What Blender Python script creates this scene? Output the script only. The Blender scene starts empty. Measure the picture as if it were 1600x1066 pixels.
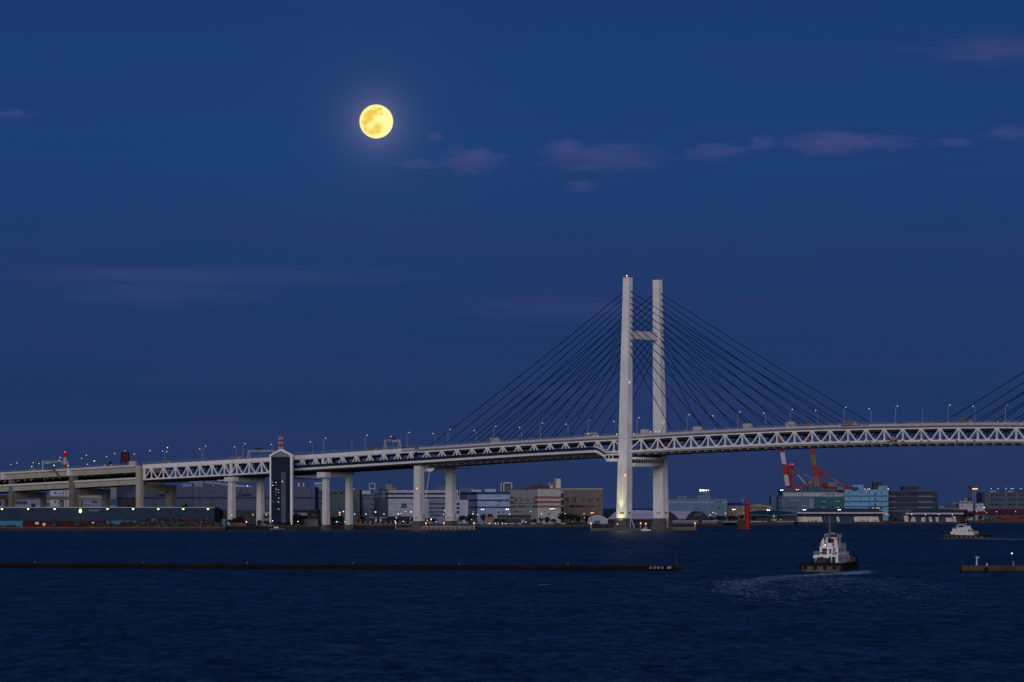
import bpy, math, random
from mathutils import Vector, Matrix
random.seed(7)
S = bpy.context.scene
F = 5600.0; HZ = 794.0; CH = 15.6          # focal length in photo pixels, eye-level row, eye height in metres
R = math.radians

# ------------------------------------------------------------------ camera
cam_d = bpy.data.cameras.new("camera"); cam = bpy.data.objects.new("camera", cam_d)
S.collection.objects.link(cam); S.camera = cam
cam.location = (0, 0, CH); cam.rotation_euler = (R(90), 0, 0)
cam_d.sensor_width = 36; cam_d.lens = 36 * F / 1600.0
cam_d.shift_y = (HZ - 533.0) / 1600.0
cam_d.clip_start = 5; cam_d.clip_end = 200000
S.render.resolution_x = 1024; S.render.resolution_y = 682

# ------------------------------------------------------------------ view
S.view_settings.view_transform = 'Standard'; S.view_settings.look = 'None'
S.view_settings.exposure = 0.0; S.view_settings.gamma = 1.0
S.cycles.max_bounces = 5; S.cycles.diffuse_bounces = 2; S.cycles.volume_bounces = 0
S.cycles.transparent_max_bounces = 12
S.cycles.sample_clamp_indirect = 1.5; S.cycles.caustics_reflective = False

def lin(c):
    return tuple(((x / 255) / 12.92 if x / 255 <= .04045 else ((x / 255 + .055) / 1.055) ** 2.4) for x in c)

MOON = (588, 190)
def dirpx(px, py):
    return Vector((px - 800, F, HZ - py)).normalized()

# ------------------------------------------------------------------ sky
W = bpy.data.worlds.new("World"); S.world = W; W.use_nodes = True
nt = W.node_tree; N = nt.nodes; L = nt.links
for n in list(N): N.remove(n)
def nd(tree, t, **kw):
    n = tree.nodes.new(t)
    for k, v in kw.items(): setattr(n, k, v)
    return n
def math_n(tree, op, a, b=None, c=None):
    n = tree.nodes.new('ShaderNodeMath'); n.operation = op
    for i, x in enumerate((a, b, c)):
        if x is None: continue
        if isinstance(x, (int, float)): n.inputs[i].default_value = x
        else: tree.links.new(x, n.inputs[i])
    return n.outputs[0]
def ramp_n(tree, fac, stops, interp='LINEAR'):
    n = tree.nodes.new('ShaderNodeValToRGB'); cr = n.color_ramp; cr.interpolation = interp
    while len(cr.elements) < len(stops): cr.elements.new(.5)
    for e, (p, c) in zip(cr.elements, stops):
        e.position = p; e.color = (c if len(c) == 4 else tuple(c) + (1,))
    if fac is not None: tree.links.new(fac, n.inputs[0])
    return n.outputs[0]
def mixc(tree, fac, a, b, mode='MIX'):
    n = tree.nodes.new('ShaderNodeMix'); n.data_type = 'RGBA'; n.blend_type = mode
    for i, x in ((0, fac), (6, a), (7, b)):
        if isinstance(x, (int, float)): n.inputs[i].default_value = x
        elif isinstance(x, tuple): n.inputs[i].default_value = x if len(x) == 4 else x + (1,)
        else: tree.links.new(x, n.inputs[i])
    return n.outputs[2]

tc = nd(nt, 'ShaderNodeTexCoord')
sep = nd(nt, 'ShaderNodeSeparateXYZ'); L.new(tc.outputs['Generated'], sep.inputs[0])
zc = math_n(nt, 'MAXIMUM', sep.outputs[2], 0.0)
zz = math_n(nt, 'POWER', zc, 0.5)           # spreads the first degrees above the horizon
def zs(z): return max(z, 0) ** .5
base = ramp_n(nt, zz, [
    (0.0, lin((36, 52, 92))), (zs(.012), lin((36, 53, 93))), (zs(.03), lin((32, 54, 98))),
    (zs(.06), lin((29, 57, 105))), (zs(.10), lin((27, 62, 114))), (zs(.14), lin((26, 59, 111))),
    (zs(.30), lin((20, 50, 97))), (zs(.6), lin((16, 38, 76))), (1.0, lin((12, 28, 60)))])
# afterglow in the west, behind the photographer
west = math_n(nt, 'MAXIMUM', math_n(nt, 'MULTIPLY', sep.outputs[1], -1.0), 0.0)
wz = math_n(nt, 'MULTIPLY', math_n(nt, 'POWER', west, 2.0),
            math_n(nt, 'EXPONENT', math_n(nt, 'MULTIPLY', zc, -2.5)))
sky_c = mixc(nt, wz, base, (0.30, 0.27, 0.33, 1))
# faint broad mottling of thin high cloud
mp = nd(nt, 'ShaderNodeMapping'); mp.inputs['Scale'].default_value = (9, 9, 75)
L.new(tc.outputs['Generated'], mp.inputs[0])
nz = nd(nt, 'ShaderNodeTexNoise'); nz.inputs['Scale'].default_value = 1.0; nz.inputs['Detail'].default_value = 4
L.new(mp.outputs[0], nz.inputs['Vector'])
veil = ramp_n(nt, nz.outputs[0], [(.42, (0, 0, 0)), (.72, (1, 1, 1))])
lowb_ = ramp_n(nt, zz, [(zs(.0), (.3, .3, .3)), (zs(.035), (.9, .9, .9)), (zs(.075), (.9, .9, .9)), (zs(.10), (.25, .25, .25)), (zs(.2), (0, 0, 0))])
sky_c = mixc(nt, math_n(nt, 'MULTIPLY', math_n(nt, 'MULTIPLY', veil, lowb_), 0.55), sky_c, lin((42, 54, 104)))
# aureole of moonlight scattered in the damp air
md = dirpx(*MOON)
dist = nd(nt, 'ShaderNodeVectorMath', operation='DISTANCE'); dist.inputs[1].default_value = md
L.new(tc.outputs['Generated'], dist.inputs[0])
g1 = math_n(nt, 'EXPONENT', math_n(nt, 'DIVIDE', math_n(nt, 'SUBTRACT', .0047, dist.outputs['Value']), .0032))
g1 = math_n(nt, 'MINIMUM', g1, 1.0)
g2 = math_n(nt, 'EXPONENT', math_n(nt, 'DIVIDE', math_n(nt, 'SUBTRACT', .0047, dist.outputs['Value']), .011))
g2 = math_n(nt, 'MINIMUM', g2, 1.0)
glow = mixc(nt, 1.0, mixc(nt, g1, (0, 0, 0), (.060, .040, .050)), mixc(nt, g2, (0, 0, 0), (.012, .014, .026)), 'ADD')
sky_c = mixc(nt, 1.0, sky_c, glow, 'ADD')
bg = nd(nt, 'ShaderNodeBackground'); L.new(sky_c, bg.inputs[0]); bg.inputs[1].default_value = 1.0
wo = nd(nt, 'ShaderNodeOutputWorld'); L.new(bg.outputs[0], wo.inputs[0])

# ------------------------------------------------------------------ the low western afterglow as the one sun lamp
sl = bpy.data.lights.new("afterglow_sun", 'SUN'); so = bpy.data.objects.new("afterglow_sun", sl)
S.collection.objects.link(so); sl.energy = 1.34; sl.angle = R(35); sl.color = (.99, .95, 1.0)
so.rotation_euler = (R(90 - 13), 0, R(-8)); so.location = (0, -200, 300)

# ================================================================== helpers
OR = {}
def tag(o, label=None, cat=None, group=None, kind=None):
    if label: o['label'] = label
    if cat: o['category'] = cat
    if group: o['group'] = group
    if kind: o['kind'] = kind
    return o
def thing(name, label, cat, loc=(0, 0, 0), group=None, rot=0.0):
    o = bpy.data.objects.new(name, None); S.collection.objects.link(o)
    o.location = loc; o.rotation_euler = (0, 0, rot); o.empty_display_size = 1
    OR[o.name] = Vector(loc)
    return tag(o, label, cat, group)

class MB:
    def __init__(s): s.v = []; s.f = []; s.T = None; s.mi = []; s.cur = 0
    def add(s, vs, fs):
        n = len(s.v)
        for p in vs:
            p = Vector(p); s.v.append(s.T @ p if s.T else p)
        for f in fs: s.f.append([i + n for i in f]); s.mi.append(s.cur)
        return s
    def hexa(s, a):
        return s.add(a, [(0, 3, 2, 1), (4, 5, 6, 7), (0, 1, 5, 4), (1, 2, 6, 5), (2, 3, 7, 6), (3, 0, 4, 7)])
    def box(s, x0, x1, y0, y1, z0, z1):
        return s.hexa([(x0, y0, z0), (x1, y0, z0), (x1, y1, z0), (x0, y1, z0), (x0, y0, z1), (x1, y0, z1), (x1, y1, z1), (x0, y1, z1)])
    def beam(s, p, q, w, h=None, up=(0, 0, 1)):
        p = Vector(p); q = Vector(q); h = h or w; d = (q - p).normalized(); u = Vector(up)
        a = d.cross(u)
        if a.length < 1e-4: a = d.cross(Vector((0, 1, 0)))
        a = a.normalized() * w / 2; b = a.cross(d).normalized() * h / 2
        return s.hexa([p - a - b, p + a - b, p + a + b, p - a + b, q - a - b, q + a - b, q + a + b, q - a + b])
    def tube(s, p, q, r, n=6, r2=None):
        p = Vector(p); q = Vector(q); d = (q - p).normalized(); r2 = r if r2 is None else r2
        a = d.orthogonal().normalized(); b = d.cross(a)
        vs = [p + (a * math.cos(t) + b * math.sin(t)) * r for t in [2 * math.pi * i / n for i in range(n)]]
        vs += [q + (a * math.cos(t) + b * math.sin(t)) * r2 for t in [2 * math.pi * i / n for i in range(n)]]
        return s.add(vs, [(i, (i + 1) % n, n + (i + 1) % n, n + i) for i in range(n)] + [tuple(range(n))[::-1], tuple(range(n, 2 * n))])
    def ball(s, c, r, n=8, m=5, sq=(1, 1, 1)):
        c = Vector(c); vs = [c + Vector((0, 0, r * sq[2]))]
        for j in range(1, m):
            t = math.pi * j / m
            for i in range(n):
                a = 2 * math.pi * i / n
                vs.append(c + Vector((r * sq[0] * math.sin(t) * math.cos(a), r * sq[1] * math.sin(t) * math.sin(a), r * sq[2] * math.cos(t))))
        vs.append(c - Vector((0, 0, r * sq[2])))
        fs = [(0, 1 + i, 1 + (i + 1) % n) for i in range(n)]
        for j in range(m - 2):
            for i in range(n):
                a = 1 + j * n + i; b = 1 + j * n + (i + 1) % n
                fs.append((a, a + n, b + n, b))
        k = 1 + (m - 2) * n; e = len(vs) - 1
        fs += [(k + i, e, k + (i + 1) % n) for i in range(n)]
        return s.add(vs, fs)
    def extrude(s, poly, vec):
        n = len(poly); vec = Vector(vec); P = [Vector(p) for p in poly]
        return s.add(P + [p + vec for p in P], [tuple(range(n))[::-1], tuple(range(n, 2 * n))] + [(i, (i + 1) % n, n + (i + 1) % n, n + i) for i in range(n)])
    def loft(s, rings, caps=True):
        n = len(rings[0]); vs = [p for r in rings for p in r]; fs = []
        for j in range(len(rings) - 1):
            for i in range(n):
                fs.append((j * n + i, j * n + (i + 1) % n, (j + 1) * n + (i + 1) % n, (j + 1) * n + i))
        if caps: fs += [tuple(range(n))[::-1], tuple(range((len(rings) - 1) * n, len(rings) * n))]
        return s.add(vs, fs)
    def build(s, name, mat, parent=None, at=None, smooth=False):
        o = Vector(at) if at is not None else (OR[parent.name] if parent else Vector((0, 0, 0)))
        me = bpy.data.meshes.new(name)
        me.from_pydata([tuple(p - o) for p in s.v], [], s.f)
        for m in (mat if isinstance(mat, (list, tuple)) else [mat]): me.materials.append(m)
        for pl, k in zip(me.polygons, s.mi): pl.material_index = k; pl.use_smooth = smooth
        me.validate(); me.update()
        ob = bpy.data.objects.new(name, me); S.collection.objects.link(ob)
        if parent:
            ob.parent = parent; OR[ob.name] = OR[parent.name]
        else:
            ob.location = o; OR[ob.name] = o
        return ob

def copy_tree(o, parent=None):
    c = o.copy(); S.collection.objects.link(c)
    if parent: c.parent = parent
    for ch in list(o.children): copy_tree(ch, c)
    return c

def at(px, py, Y):
    return Vector(((px - 800) * Y / F, Y, CH + (HZ - py) * Y / F))
def ground_Y(py, z=0.0):
    return (CH - z) * F / (py - HZ)

# ------------------------------------------------------------------ materials
MT = {}
def mat(name, col, rough=.6, metal=0.0, var=.18, scale=.25, streak=0.0, bump=0.0, spec=.14):
    if name in MT: return MT[name]
    m = bpy.data.materials.new(name); m.use_nodes = True; t = m.node_tree
    b = t.nodes['Principled BSDF']; b.inputs['Roughness'].default_value = rough
    b.inputs['Metallic'].default_value = metal; b.inputs['Specular IOR Level'].default_value = spec
    g = t.nodes.new('ShaderNodeNewGeometry'); n = t.nodes.new('ShaderNodeTexNoise')
    mp = t.nodes.new('ShaderNodeMapping'); t.links.new(g.outputs['Position'], mp.inputs[0]); t.links.new(mp.outputs[0], n.inputs['Vector'])
    n.inputs['Scale'].default_value = scale; n.inputs['Detail'].default_value = 6; n.inputs['Roughness'].default_value = .62
    c0 = tuple(x * (1 - var) for x in col); c1 = tuple(min(1, x * (1 + var)) for x in col)
    out = ramp_n(t, n.outputs[0], [(.3, c0), (.7, c1)])
    if streak:
        mp2 = t.nodes.new('ShaderNodeMapping'); mp2.inputs['Scale'].default_value = (1.1, 1.1, .05)
        t.links.new(g.outputs['Position'], mp2.inputs[0])
        n2 = t.nodes.new('ShaderNodeTexNoise'); n2.inputs['Scale'].default_value = 1.0; n2.inputs['Detail'].default_value = 5
        t.links.new(mp2.outputs[0], n2.inputs['Vector'])
        f = ramp_n(t, n2.outputs[0], [(.48, (0, 0, 0)), (.72, (1, 1, 1))])
        out = mixc(t, math_n(t, 'MULTIPLY', f, streak), out, tuple(x * .45 for x in col))
    t.links.new(out, b.inputs['Base Color'])
    if bump:
        bp = t.nodes.new('ShaderNodeBump'); bp.inputs['Strength'].default_value = bump; bp.inputs['Distance'].default_value = .3
        t.links.new(n.outputs[0], bp.inputs['Height']); t.links.new(bp.outputs[0], b.inputs['Normal'])
    MT[name] = m; return m
def emit(name, col, st):
    if name in MT: return MT[name]
    m = bpy.data.materials.new(name); m.use_nodes = True; t = m.node_tree
    b = t.nodes['Principled BSDF']; b.inputs['Base Color'].default_value = tuple(col) + (1,)
    b.inputs['Emission Color'].default_value = tuple(col) + (1,); b.inputs['Emission Strength'].default_value = st
    MT[name] = m; return m

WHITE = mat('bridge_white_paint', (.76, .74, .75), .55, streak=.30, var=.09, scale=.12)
def add_seams(m_, period, depth):
    t_ = m_.node_tree; b_ = t_.nodes['Principled BSDF']; src = b_.inputs['Base Color'].links[0].from_socket
    g_ = t_.nodes.new('ShaderNodeNewGeometry'); sp = t_.nodes.new('ShaderNodeSeparateXYZ'); t_.links.new(g_.outputs['Position'], sp.inputs[0])
    fr = math_n(t_, 'FRACT', math_n(t_, 'DIVIDE', sp.outputs[2], period)); ln_ = math_n(t_, 'LESS_THAN', fr, .035)
    blk = t_.nodes.new('ShaderNodeTexWhiteNoise'); blk.noise_dimensions = '1D'; t_.links.new(math_n(t_, 'FLOOR', math_n(t_, 'DIVIDE', sp.outputs[2], period)), blk.inputs['W'])
    f_ = math_n(t_, 'ADD', math_n(t_, 'MULTIPLY', ln_, depth), math_n(t_, 'MULTIPLY', blk.outputs['Value'], .10))
    t_.links.new(mixc(t_, f_, src, (.12, .11, .11)), b_.inputs['Base Color'])
add_seams(WHITE, 10.5, .14)
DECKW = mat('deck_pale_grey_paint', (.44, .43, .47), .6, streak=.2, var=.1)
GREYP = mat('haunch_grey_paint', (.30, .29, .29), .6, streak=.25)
DARK = mat('dark_steel', (.035, .035, .045), .6)
CABLE = mat('cable_dark_sheath', (.008, .010, .02), .5, var=.05)
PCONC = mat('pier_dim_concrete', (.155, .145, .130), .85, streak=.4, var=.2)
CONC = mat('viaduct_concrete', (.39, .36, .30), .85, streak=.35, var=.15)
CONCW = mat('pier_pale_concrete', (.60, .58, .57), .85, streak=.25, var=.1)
CAIS = mat('caisson_dark_concrete', (.10, .095, .09), .9, streak=.3)
ASPH = mat('asphalt', (.05, .05, .052), .9)
QUAY = mat('quay_concrete', (.055, .040, .034), .9, streak=.5, var=.35, scale=.3)
GLASS = mat('dark_blue_glass', (.0015, .012, .030), .12, var=.5, scale=.08, spec=.02)
WIN = mat('dark_window', (.012, .018, .035), .25, var=.4, spec=.06)
RED = mat('red_paint', (.30, .012, .018), .5, var=.2)
BLACK = mat('black_rubber', (.008, .008, .010), .8)
E_GW = emit('lamp_greenish_white', (.80, 1.0, .60), 1.0)
E_W = emit('lamp_white', (1.0, .95, .78), 1.5)
E_WB = emit('floodlight_white', (1.0, .97, .78), 5.0)
E_OR = emit('lamp_orange', (1.0, .38, .07), 1.5)
E_ORB = emit('lamp_orange_bright', (1.0, .36, .06), 2.4)
E_PK = emit('lamp_pinkish', (1.0, .62, .42), .75)
E_YG = emit('lamp_yellow_green', (.78, 1.0, .38), 1.6)
E_RED = emit('lamp_red', (1.0, .04, .06), 2.0)
E_TEAL = emit('lamp_teal', (.15, 1.0, .75), 1.0)
E_BLUE = emit('lamp_blue_white', (.6, .75, 1.0), 1.6)
E_DIM = emit('lamp_dim_warm', (.95, .85, .55), .55)

def text_mesh(name, body, px0, px1, py0, py1, Y, mt, parent, out=.35, stretch=True, normal_y=None, Yfun=None):
    """lettering as solid letters fixed on a wall; px/py give the spot on that wall"""
    cu = bpy.data.curves.new(name, 'FONT'); cu.body = body; cu.size = 10; cu.extrude = .15; cu.offset = .28; cu.resolution_u = 2
    to = bpy.data.objects.new(name, cu); S.collection.objects.link(to)
    dg = bpy.context.evaluated_depsgraph_get(); me = bpy.data.meshes.new_from_object(to.evaluated_get(dg))
    bpy.data.objects.remove(to)
    xs = [v.co.x for v in me.vertices]; ys = [v.co.y for v in me.vertices]
    if not xs: return None
    x0, x1, y0, y1 = min(xs), max(xs), min(ys), max(ys)
    o = OR[parent.name]
    for v in me.vertices:
        a = (v.co.x - x0) / max(1e-6, x1 - x0); b = (v.co.y - y0) / max(1e-6, y1 - y0)
        px = px0 + a * (px1 - px0); py = py1 + b * (py0 - py1)
        YY = Yfun(px) if Yfun else Y
        Ym = Yfun((px0 + px1) / 2) if Yfun else Y
        p = Vector(((px - 800) * YY / F, YY - out - (v.co.z > 0) * .12, CH + (HZ - py) * Ym / F))
        v.co = p - o
    me.materials.clear(); me.materials.append(mt)
    ob = bpy.data.objects.new(name, me); S.collection.objects.link(ob); ob.parent = parent; OR[ob.name] = o
    return ob

# ================================================================== setting: water, land
def shore():
    return [(-2200, 2450), (-400, 2470), (0, 2486), (200, 2500), (352, 2512), (356, 2570), (430, 2625), (560, 2690), (655, 2735), (668, 2960), (745, 2960),
            (752, 2900), (850, 2905), (925, 2960), (940, 3060), (1130, 3120), (1150, 3290), (1240, 3300), (1246, 3480), (1500, 3500), (1512, 3700), (1700, 3720), (2600, 3800)]
m = bpy.data.materials.new('sea_water'); m.use_nodes = True; t = m.node_tree
b = t.nodes['Principled BSDF']; b.inputs['Roughness'].default_value = .28; b.inputs['IOR'].default_value = 1.333
b.inputs['Specular IOR Level'].default_value = .5
g = t.nodes.new('ShaderNodeNewGeometry')
def wnoise(sx, sy, det, rough=.55):
    mp_ = t.nodes.new('ShaderNodeMapping'); mp_.inputs['Scale'].default_value = (sx, sy, 1)
    t.links.new(g.outputs['Position'], mp_.inputs[0])
    n_ = t.nodes.new('ShaderNodeTexNoise'); n_.inputs['Scale'].default_value = 1; n_.inputs['Detail'].default_value = det
    n_.inputs['Roughness'].default_value = rough; t.links.new(mp_.outputs[0], n_.inputs['Vector']); return n_.outputs[0]
# wave slopes at three sizes give the normal itself (a bump filtered over a grazing pixel would go flat)
def slope(sx, sy, det, amp, off):
    mp_ = t.nodes.new('ShaderNodeMapping'); mp_.inputs['Scale'].default_value = (sx, sy, 1); mp_.inputs['Location'].default_value = (off, off, 0)
    t.links.new(g.outputs['Position'], mp_.inputs[0])
    n_ = t.nodes.new('ShaderNodeTexNoise'); n_.inputs['Scale'].default_value = 1; n_.inputs['Detail'].default_value = det; n_.inputs['Roughness'].default_value = .6
    t.links.new(mp_.outputs[0], n_.inputs['Vector'])
    v_ = t.nodes.new('ShaderNodeVectorMath'); v_.operation = 'MULTIPLY_ADD'; v_.inputs[1].default_value = (amp, amp, 0); v_.inputs[2].default_value = (-.5 * amp, -.5 * amp, 0)
    t.links.new(n_.outputs['Color'], v_.inputs[0]); return v_.outputs[0]
sv = None
for a_ in ((.60, .17, 3, .58, 3.0), (.13, .06, 2, .30, 9.0), (2.0, .7, 2, .40, 20.0), (7.0, 4.0, 1, .75, 50.0), (.010, .006, 3, .12, 31.0)):
    v = slope(*a_)
    if sv is None: sv = v
    else:
        ad = t.nodes.new('ShaderNodeVectorMath'); ad.operation = 'ADD'; t.links.new(sv, ad.inputs[0]); t.links.new(v, ad.inputs[1]); sv = ad.outputs[0]
ad = t.nodes.new('ShaderNodeVectorMath'); ad.operation = 'ADD'; t.links.new(sv, ad.inputs[0]); ad.inputs[1].default_value = (0, -.17, 1)
nn = t.nodes.new('ShaderNodeVectorMath'); nn.operation = 'NORMALIZE'; t.links.new(ad.outputs[0], nn.inputs[0]); t.links.new(nn.outputs[0], b.inputs['Normal'])
patch = wnoise(.004, .012, 3)
wc = ramp_n(t, patch, [(.35, (.0014, .0048, .0150)), (.65, (.0024, .0075, .0230))])
cap = ramp_n(t, math_n(t, 'MULTIPLY', wnoise(.22, .9, 4, .7), math_n(t, 'ADD', wnoise(.02, .05, 2), .5)), [(.70, (0, 0, 0)), (.80, (1, 1, 1))])
wc = mixc(t, math_n(t, 'MULTIPLY', cap, .5), wc, (.12, .15, .26))
t.links.new(wc, b.inputs['Base Color'])
mb = MB(); mb.add([(-60000, -3000, 0), (60000, -3000, 0), (60000, 90000, 0), (-60000, 90000, 0)], [(0, 1, 2, 3)])
tag(mb.build('sea', m), kind='structure')

LZ = 2.0
land_m = mat('land_ground', (.035, .034, .034), .95, var=.4, scale=.05)
mb = MB(); pts = [((px - 800) * Y / F, Y) for px, Y in shore()]
back = [(14000, 14000), (-9000, 14000)]
top = [(x, y, LZ) for x, y in pts] + [(x, y, LZ) for x, y in back]
mb.add(top, [tuple(range(len(top)))])
mb.cur = 1
for i in range(len(pts) - 1):
    (x0, y0), (x1, y1) = pts[i], pts[i + 1]
    mb.add([(x0, y0, -1), (x1, y1, -1), (x1, y1, LZ), (x0, y0, LZ)], [(0, 1, 2, 3)])
tag(mb.build('land', [land_m, QUAY]), kind='structure')
# shoreline lip and armour stones
mb = MB()
for i in range(len(pts) - 1):
    (x0, y0), (x1, y1) = pts[i], pts[i + 1]
    if x1 - x0 < 15: continue
    mb.beam((x0, y0 + .2, LZ + .15), (x1, y1 + .2, LZ + .15), .7, .3)
tag(mb.build('quay_kerb', mat('kerb_concrete', (.16, .15, .14), .9)), kind='structure')
mb = MB(); rnd = random.Random(3)
for px in range(640, 945, 1):
    for k in range(2):
        p = px + rnd.random()
        Y = next(y0 + (y1 - y0) * (p - a) / (b_ - a) for (a, y0), (b_, y1) in zip(shore(), shore()[1:]) if a <= p < b_)
        c = at(p, 800, Y - .8 - k * 1.1); c.z = .7 + rnd.random() * .7 - k * .6; mb.ball(c, .6 + rnd.random() * .5, 5, 3)
tag(mb.build('armour_stones', mat('armour_rock', (.10, .095, .09), .95)), label='dark armour stones heaped along the low sea wall', kind='stuff')
mb = MB(); N_ = 90
ridge = []
for i in range(N_ + 1):
    x = -9000 + 23000 * i / N_; h = 5 + 3 * math.sin(i * .7) * math.sin(i * .23) + rnd.random() * 2
    ridge.append((x, 13800, h))
mb.loft([[(x, 13500, 0), (x, 13800, h), (x, 14300, h * .8), (x, 14600, 0)] for x, _, h in ridge])
tag(mb.build('distant_hills', mat('distant_wooded_hills', (.03, .035, .05), .95)), kind='structure')

# ------------------------------------------------------------------ moon
mm = bpy.data.materials.new('moon_surface'); mm.use_nodes = True; t = mm.node_tree
for n in list(t.nodes): t.nodes.remove(n)
tcn = t.nodes.new('ShaderNodeTexCoord')
seas = [(400, 430, 80, 1.0), (330, 570, 80, 1.0), (500, 395, 65, .9), (585, 345, 50, 1.0), (545, 650, 70, 1.1), (430, 520, 55, .8), (490, 302, 26, .9),
        (608, 430, 28, .9), (450, 730, 70, .9), (345, 690, 55, .7), (560, 725, 38, .8), (315, 400, 28, .5)]
nzm = t.nodes.new('ShaderNodeTexNoise'); nzm.inputs['Scale'].default_value = 5; nzm.inputs['Detail'].default_value = 8; nzm.inputs['Roughness'].default_value = .65
t.links.new(tcn.outputs['Object'], nzm.inputs['Vector'])
vo = t.nodes.new('ShaderNodeVectorMath'); vo.operation = 'MULTIPLY_ADD'; vo.inputs[1].default_value = (.22, .22, .22)
t.links.new(nzm.outputs['Color'], vo.inputs[0]); t.links.new(tcn.outputs['Object'], vo.inputs[2])
acc = None
for (x, y, r, a) in seas:
    dn = t.nodes.new('ShaderNodeVectorMath'); dn.operation = 'DISTANCE'
    cx = (x - 515) / 280; cz = -(y - 530) / 280; dn.inputs[1].default_value = (cx + .11, -math.sqrt(max(0, 1 - cx * cx - cz * cz)) + .11, cz + .11)
    t.links.new(vo.outputs[0], dn.inputs[0])
    e = math_n(t, 'MULTIPLY', math_n(t, 'EXPONENT', math_n(t, 'MULTIPLY', math_n(t, 'POWER', math_n(t, 'DIVIDE', dn.outputs['Value'], r / 280), 2.0), -1.0)), a)
    acc = e if acc is None else math_n(t, 'ADD', acc, e)
acc = math_n(t, 'ADD', acc, math_n(t, 'MULTIPLY', math_n(t, 'SUBTRACT', nzm.outputs[0], .5), 1.3))
mc = ramp_n(t, acc, [(-0.0, (1.0, .97, .42)), (.35, (1.0, .88, .27)), (.68, (.94, .70, .15)), (1.0, (.86, .60, .10))])
em = t.nodes.new('ShaderNodeEmission'); t.links.new(mc, em.inputs[0]); em.inputs[1].default_value = 1.0
mo = t.nodes.new('ShaderNodeOutputMaterial'); t.links.new(em.outputs[0], mo.inputs[0])
MY = 80000.0; mr = 26.3 / F * MY
mb = MB(); mb.ball((0, 0, 0), 1.0, 48, 32)
mn = mb.build('moon', mm, None, at=(0, 0, 0), smooth=True)
mn.location = at(MOON[0], MOON[1], MY); mn.scale = (mr, mr, mr)
tag(mn, 'full yellow moon with darker mottled patches in the blue evening sky', 'moon')

# ------------------------------------------------------------------ clouds: real volumes far behind the bridge
def cloud_mat(name, dens, seed):
    m = bpy.data.materials.new(name); m.use_nodes = True; t = m.node_tree
    for n in list(t.nodes): t.nodes.remove(n)
    tc_ = t.nodes.new('ShaderNodeTexCoord')
    mp_ = t.nodes.new('ShaderNodeMapping'); mp_.inputs['Location'].default_value = (seed * 7.3, seed * 3.1, seed)
    t.links.new(tc_.outputs['Object'], mp_.inputs[0])
    nz_ = t.nodes.new('ShaderNodeTexNoise'); nz_.inputs['Scale'].default_value = 2.3; nz_.inputs['Detail'].default_value = 7; nz_.inputs['Roughness'].default_value = .62
    t.links.new(mp_.outputs[0], nz_.inputs['Vector'])
    ln = t.nodes.new('ShaderNodeVectorMath'); ln.operation = 'LENGTH'; t.links.new(tc_.outputs['Object'], ln.inputs[0])
    # unit ellipsoid in object space: density falls to nothing at its skin
    fall = math_n(t, 'SUBTRACT', 1.0, math_n(t, 'POWER', ln.outputs['Value'], 1.3))
    dn = math_n(t, 'ADD', fall, math_n(t, 'MULTIPLY', math_n(t, 'SUBTRACT', nz_.outputs[0], .60), 2.6))
    dn = math_n(t, 'MULTIPLY', math_n(t, 'MAXIMUM', dn, 0.0), dens)
    pv = t.nodes.new('ShaderNodeVolumePrincipled'); pv.inputs['Color'].default_value = (.36, .36, .92, 1); pv.inputs['Anisotropy'].default_value = -.3
    t.links.new(dn, pv.inputs['Density'])
    o_ = t.nodes.new('ShaderNodeOutputMaterial'); t.links.new(pv.outputs[0], o_.inputs['Volume'])
    return m
CY = 22000.0; cp = CY / F
clouds = [  # centre px, py, half width, half height, density factor, label
    (738, 250, 62, 24, 1.0, 'small puffy purple cloud right below the moon'),
    (655, 257, 42, 9, .8, 'thin cloud wisp left of the puffy cloud under the moon'),
    (681, 213, 16, 8, .7, 'tiny faint cloud between the moon and the puffy cloud'),
    (940, 246, 130, 26, .75, 'long purple cloud bank above the bridge pylon'),
    (882, 228, 34, 16, .8, 'rounded cloud lump on top of the left end of the long cloud bank'),
    (908, 290, 36, 13, .55, 'small faint cloud under the long cloud bank'),
    (1120, 237, 66, 15, .8, 'flat cloud right of the long cloud bank'),
    (1192, 224, 28, 14, .7, 'small rounded cloud left of the peaked pinkish cloud'),
    (1300, 224, 84, 22, 1.15, 'peaked pinkish cloud, brightest one on the right of the sky'),
    (1385, 222, 66, 14, .55, 'faint trailing cloud right of the peaked pinkish cloud'),
    (1490, 223, 44, 8, .6, 'thin low cloud wisp near the right edge of the sky'),
    (1578, 207, 54, 14, .6, 'faint cloud at the right edge above the thin wisp'),
    (1545, 78, 150, 26, .55, 'broad faint cloud high in the upper right corner'),
    (20, 178, 44, 9, .6, 'faint cloud wisp at the left edge, upper sky'),
    (300, 432, 420, 20, .36, 'long hazy violet streak low over the left half of the sky'),
    (250, 462, 200, 26, .30, 'soft violet haze patch under the long streak on the left'),
    (880, 482, 220, 24, .22, 'very faint violet streak behind the pylon top'),
]
cb = MB(); cb.ball((0, 0, 0), 1.0, 20, 12)
cme = None
for i, (px, py, hw, hh_, d, lab) in enumerate(clouds):
    dep = min(hw, 70) * cp
    mtc = cloud_mat('cloud_vapour', d * 1.5 / (2 * dep), i)
    o = cb.build('cloud', mtc, None, at=(0, 0, 0))
    o.location = at(px, py, CY); o.scale = (hw * cp * 1.15, dep, hh_ * cp * 1.25)
    tag(o, lab, 'cloud', 'clouds in the evening sky')
#--SECTION2--

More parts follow.
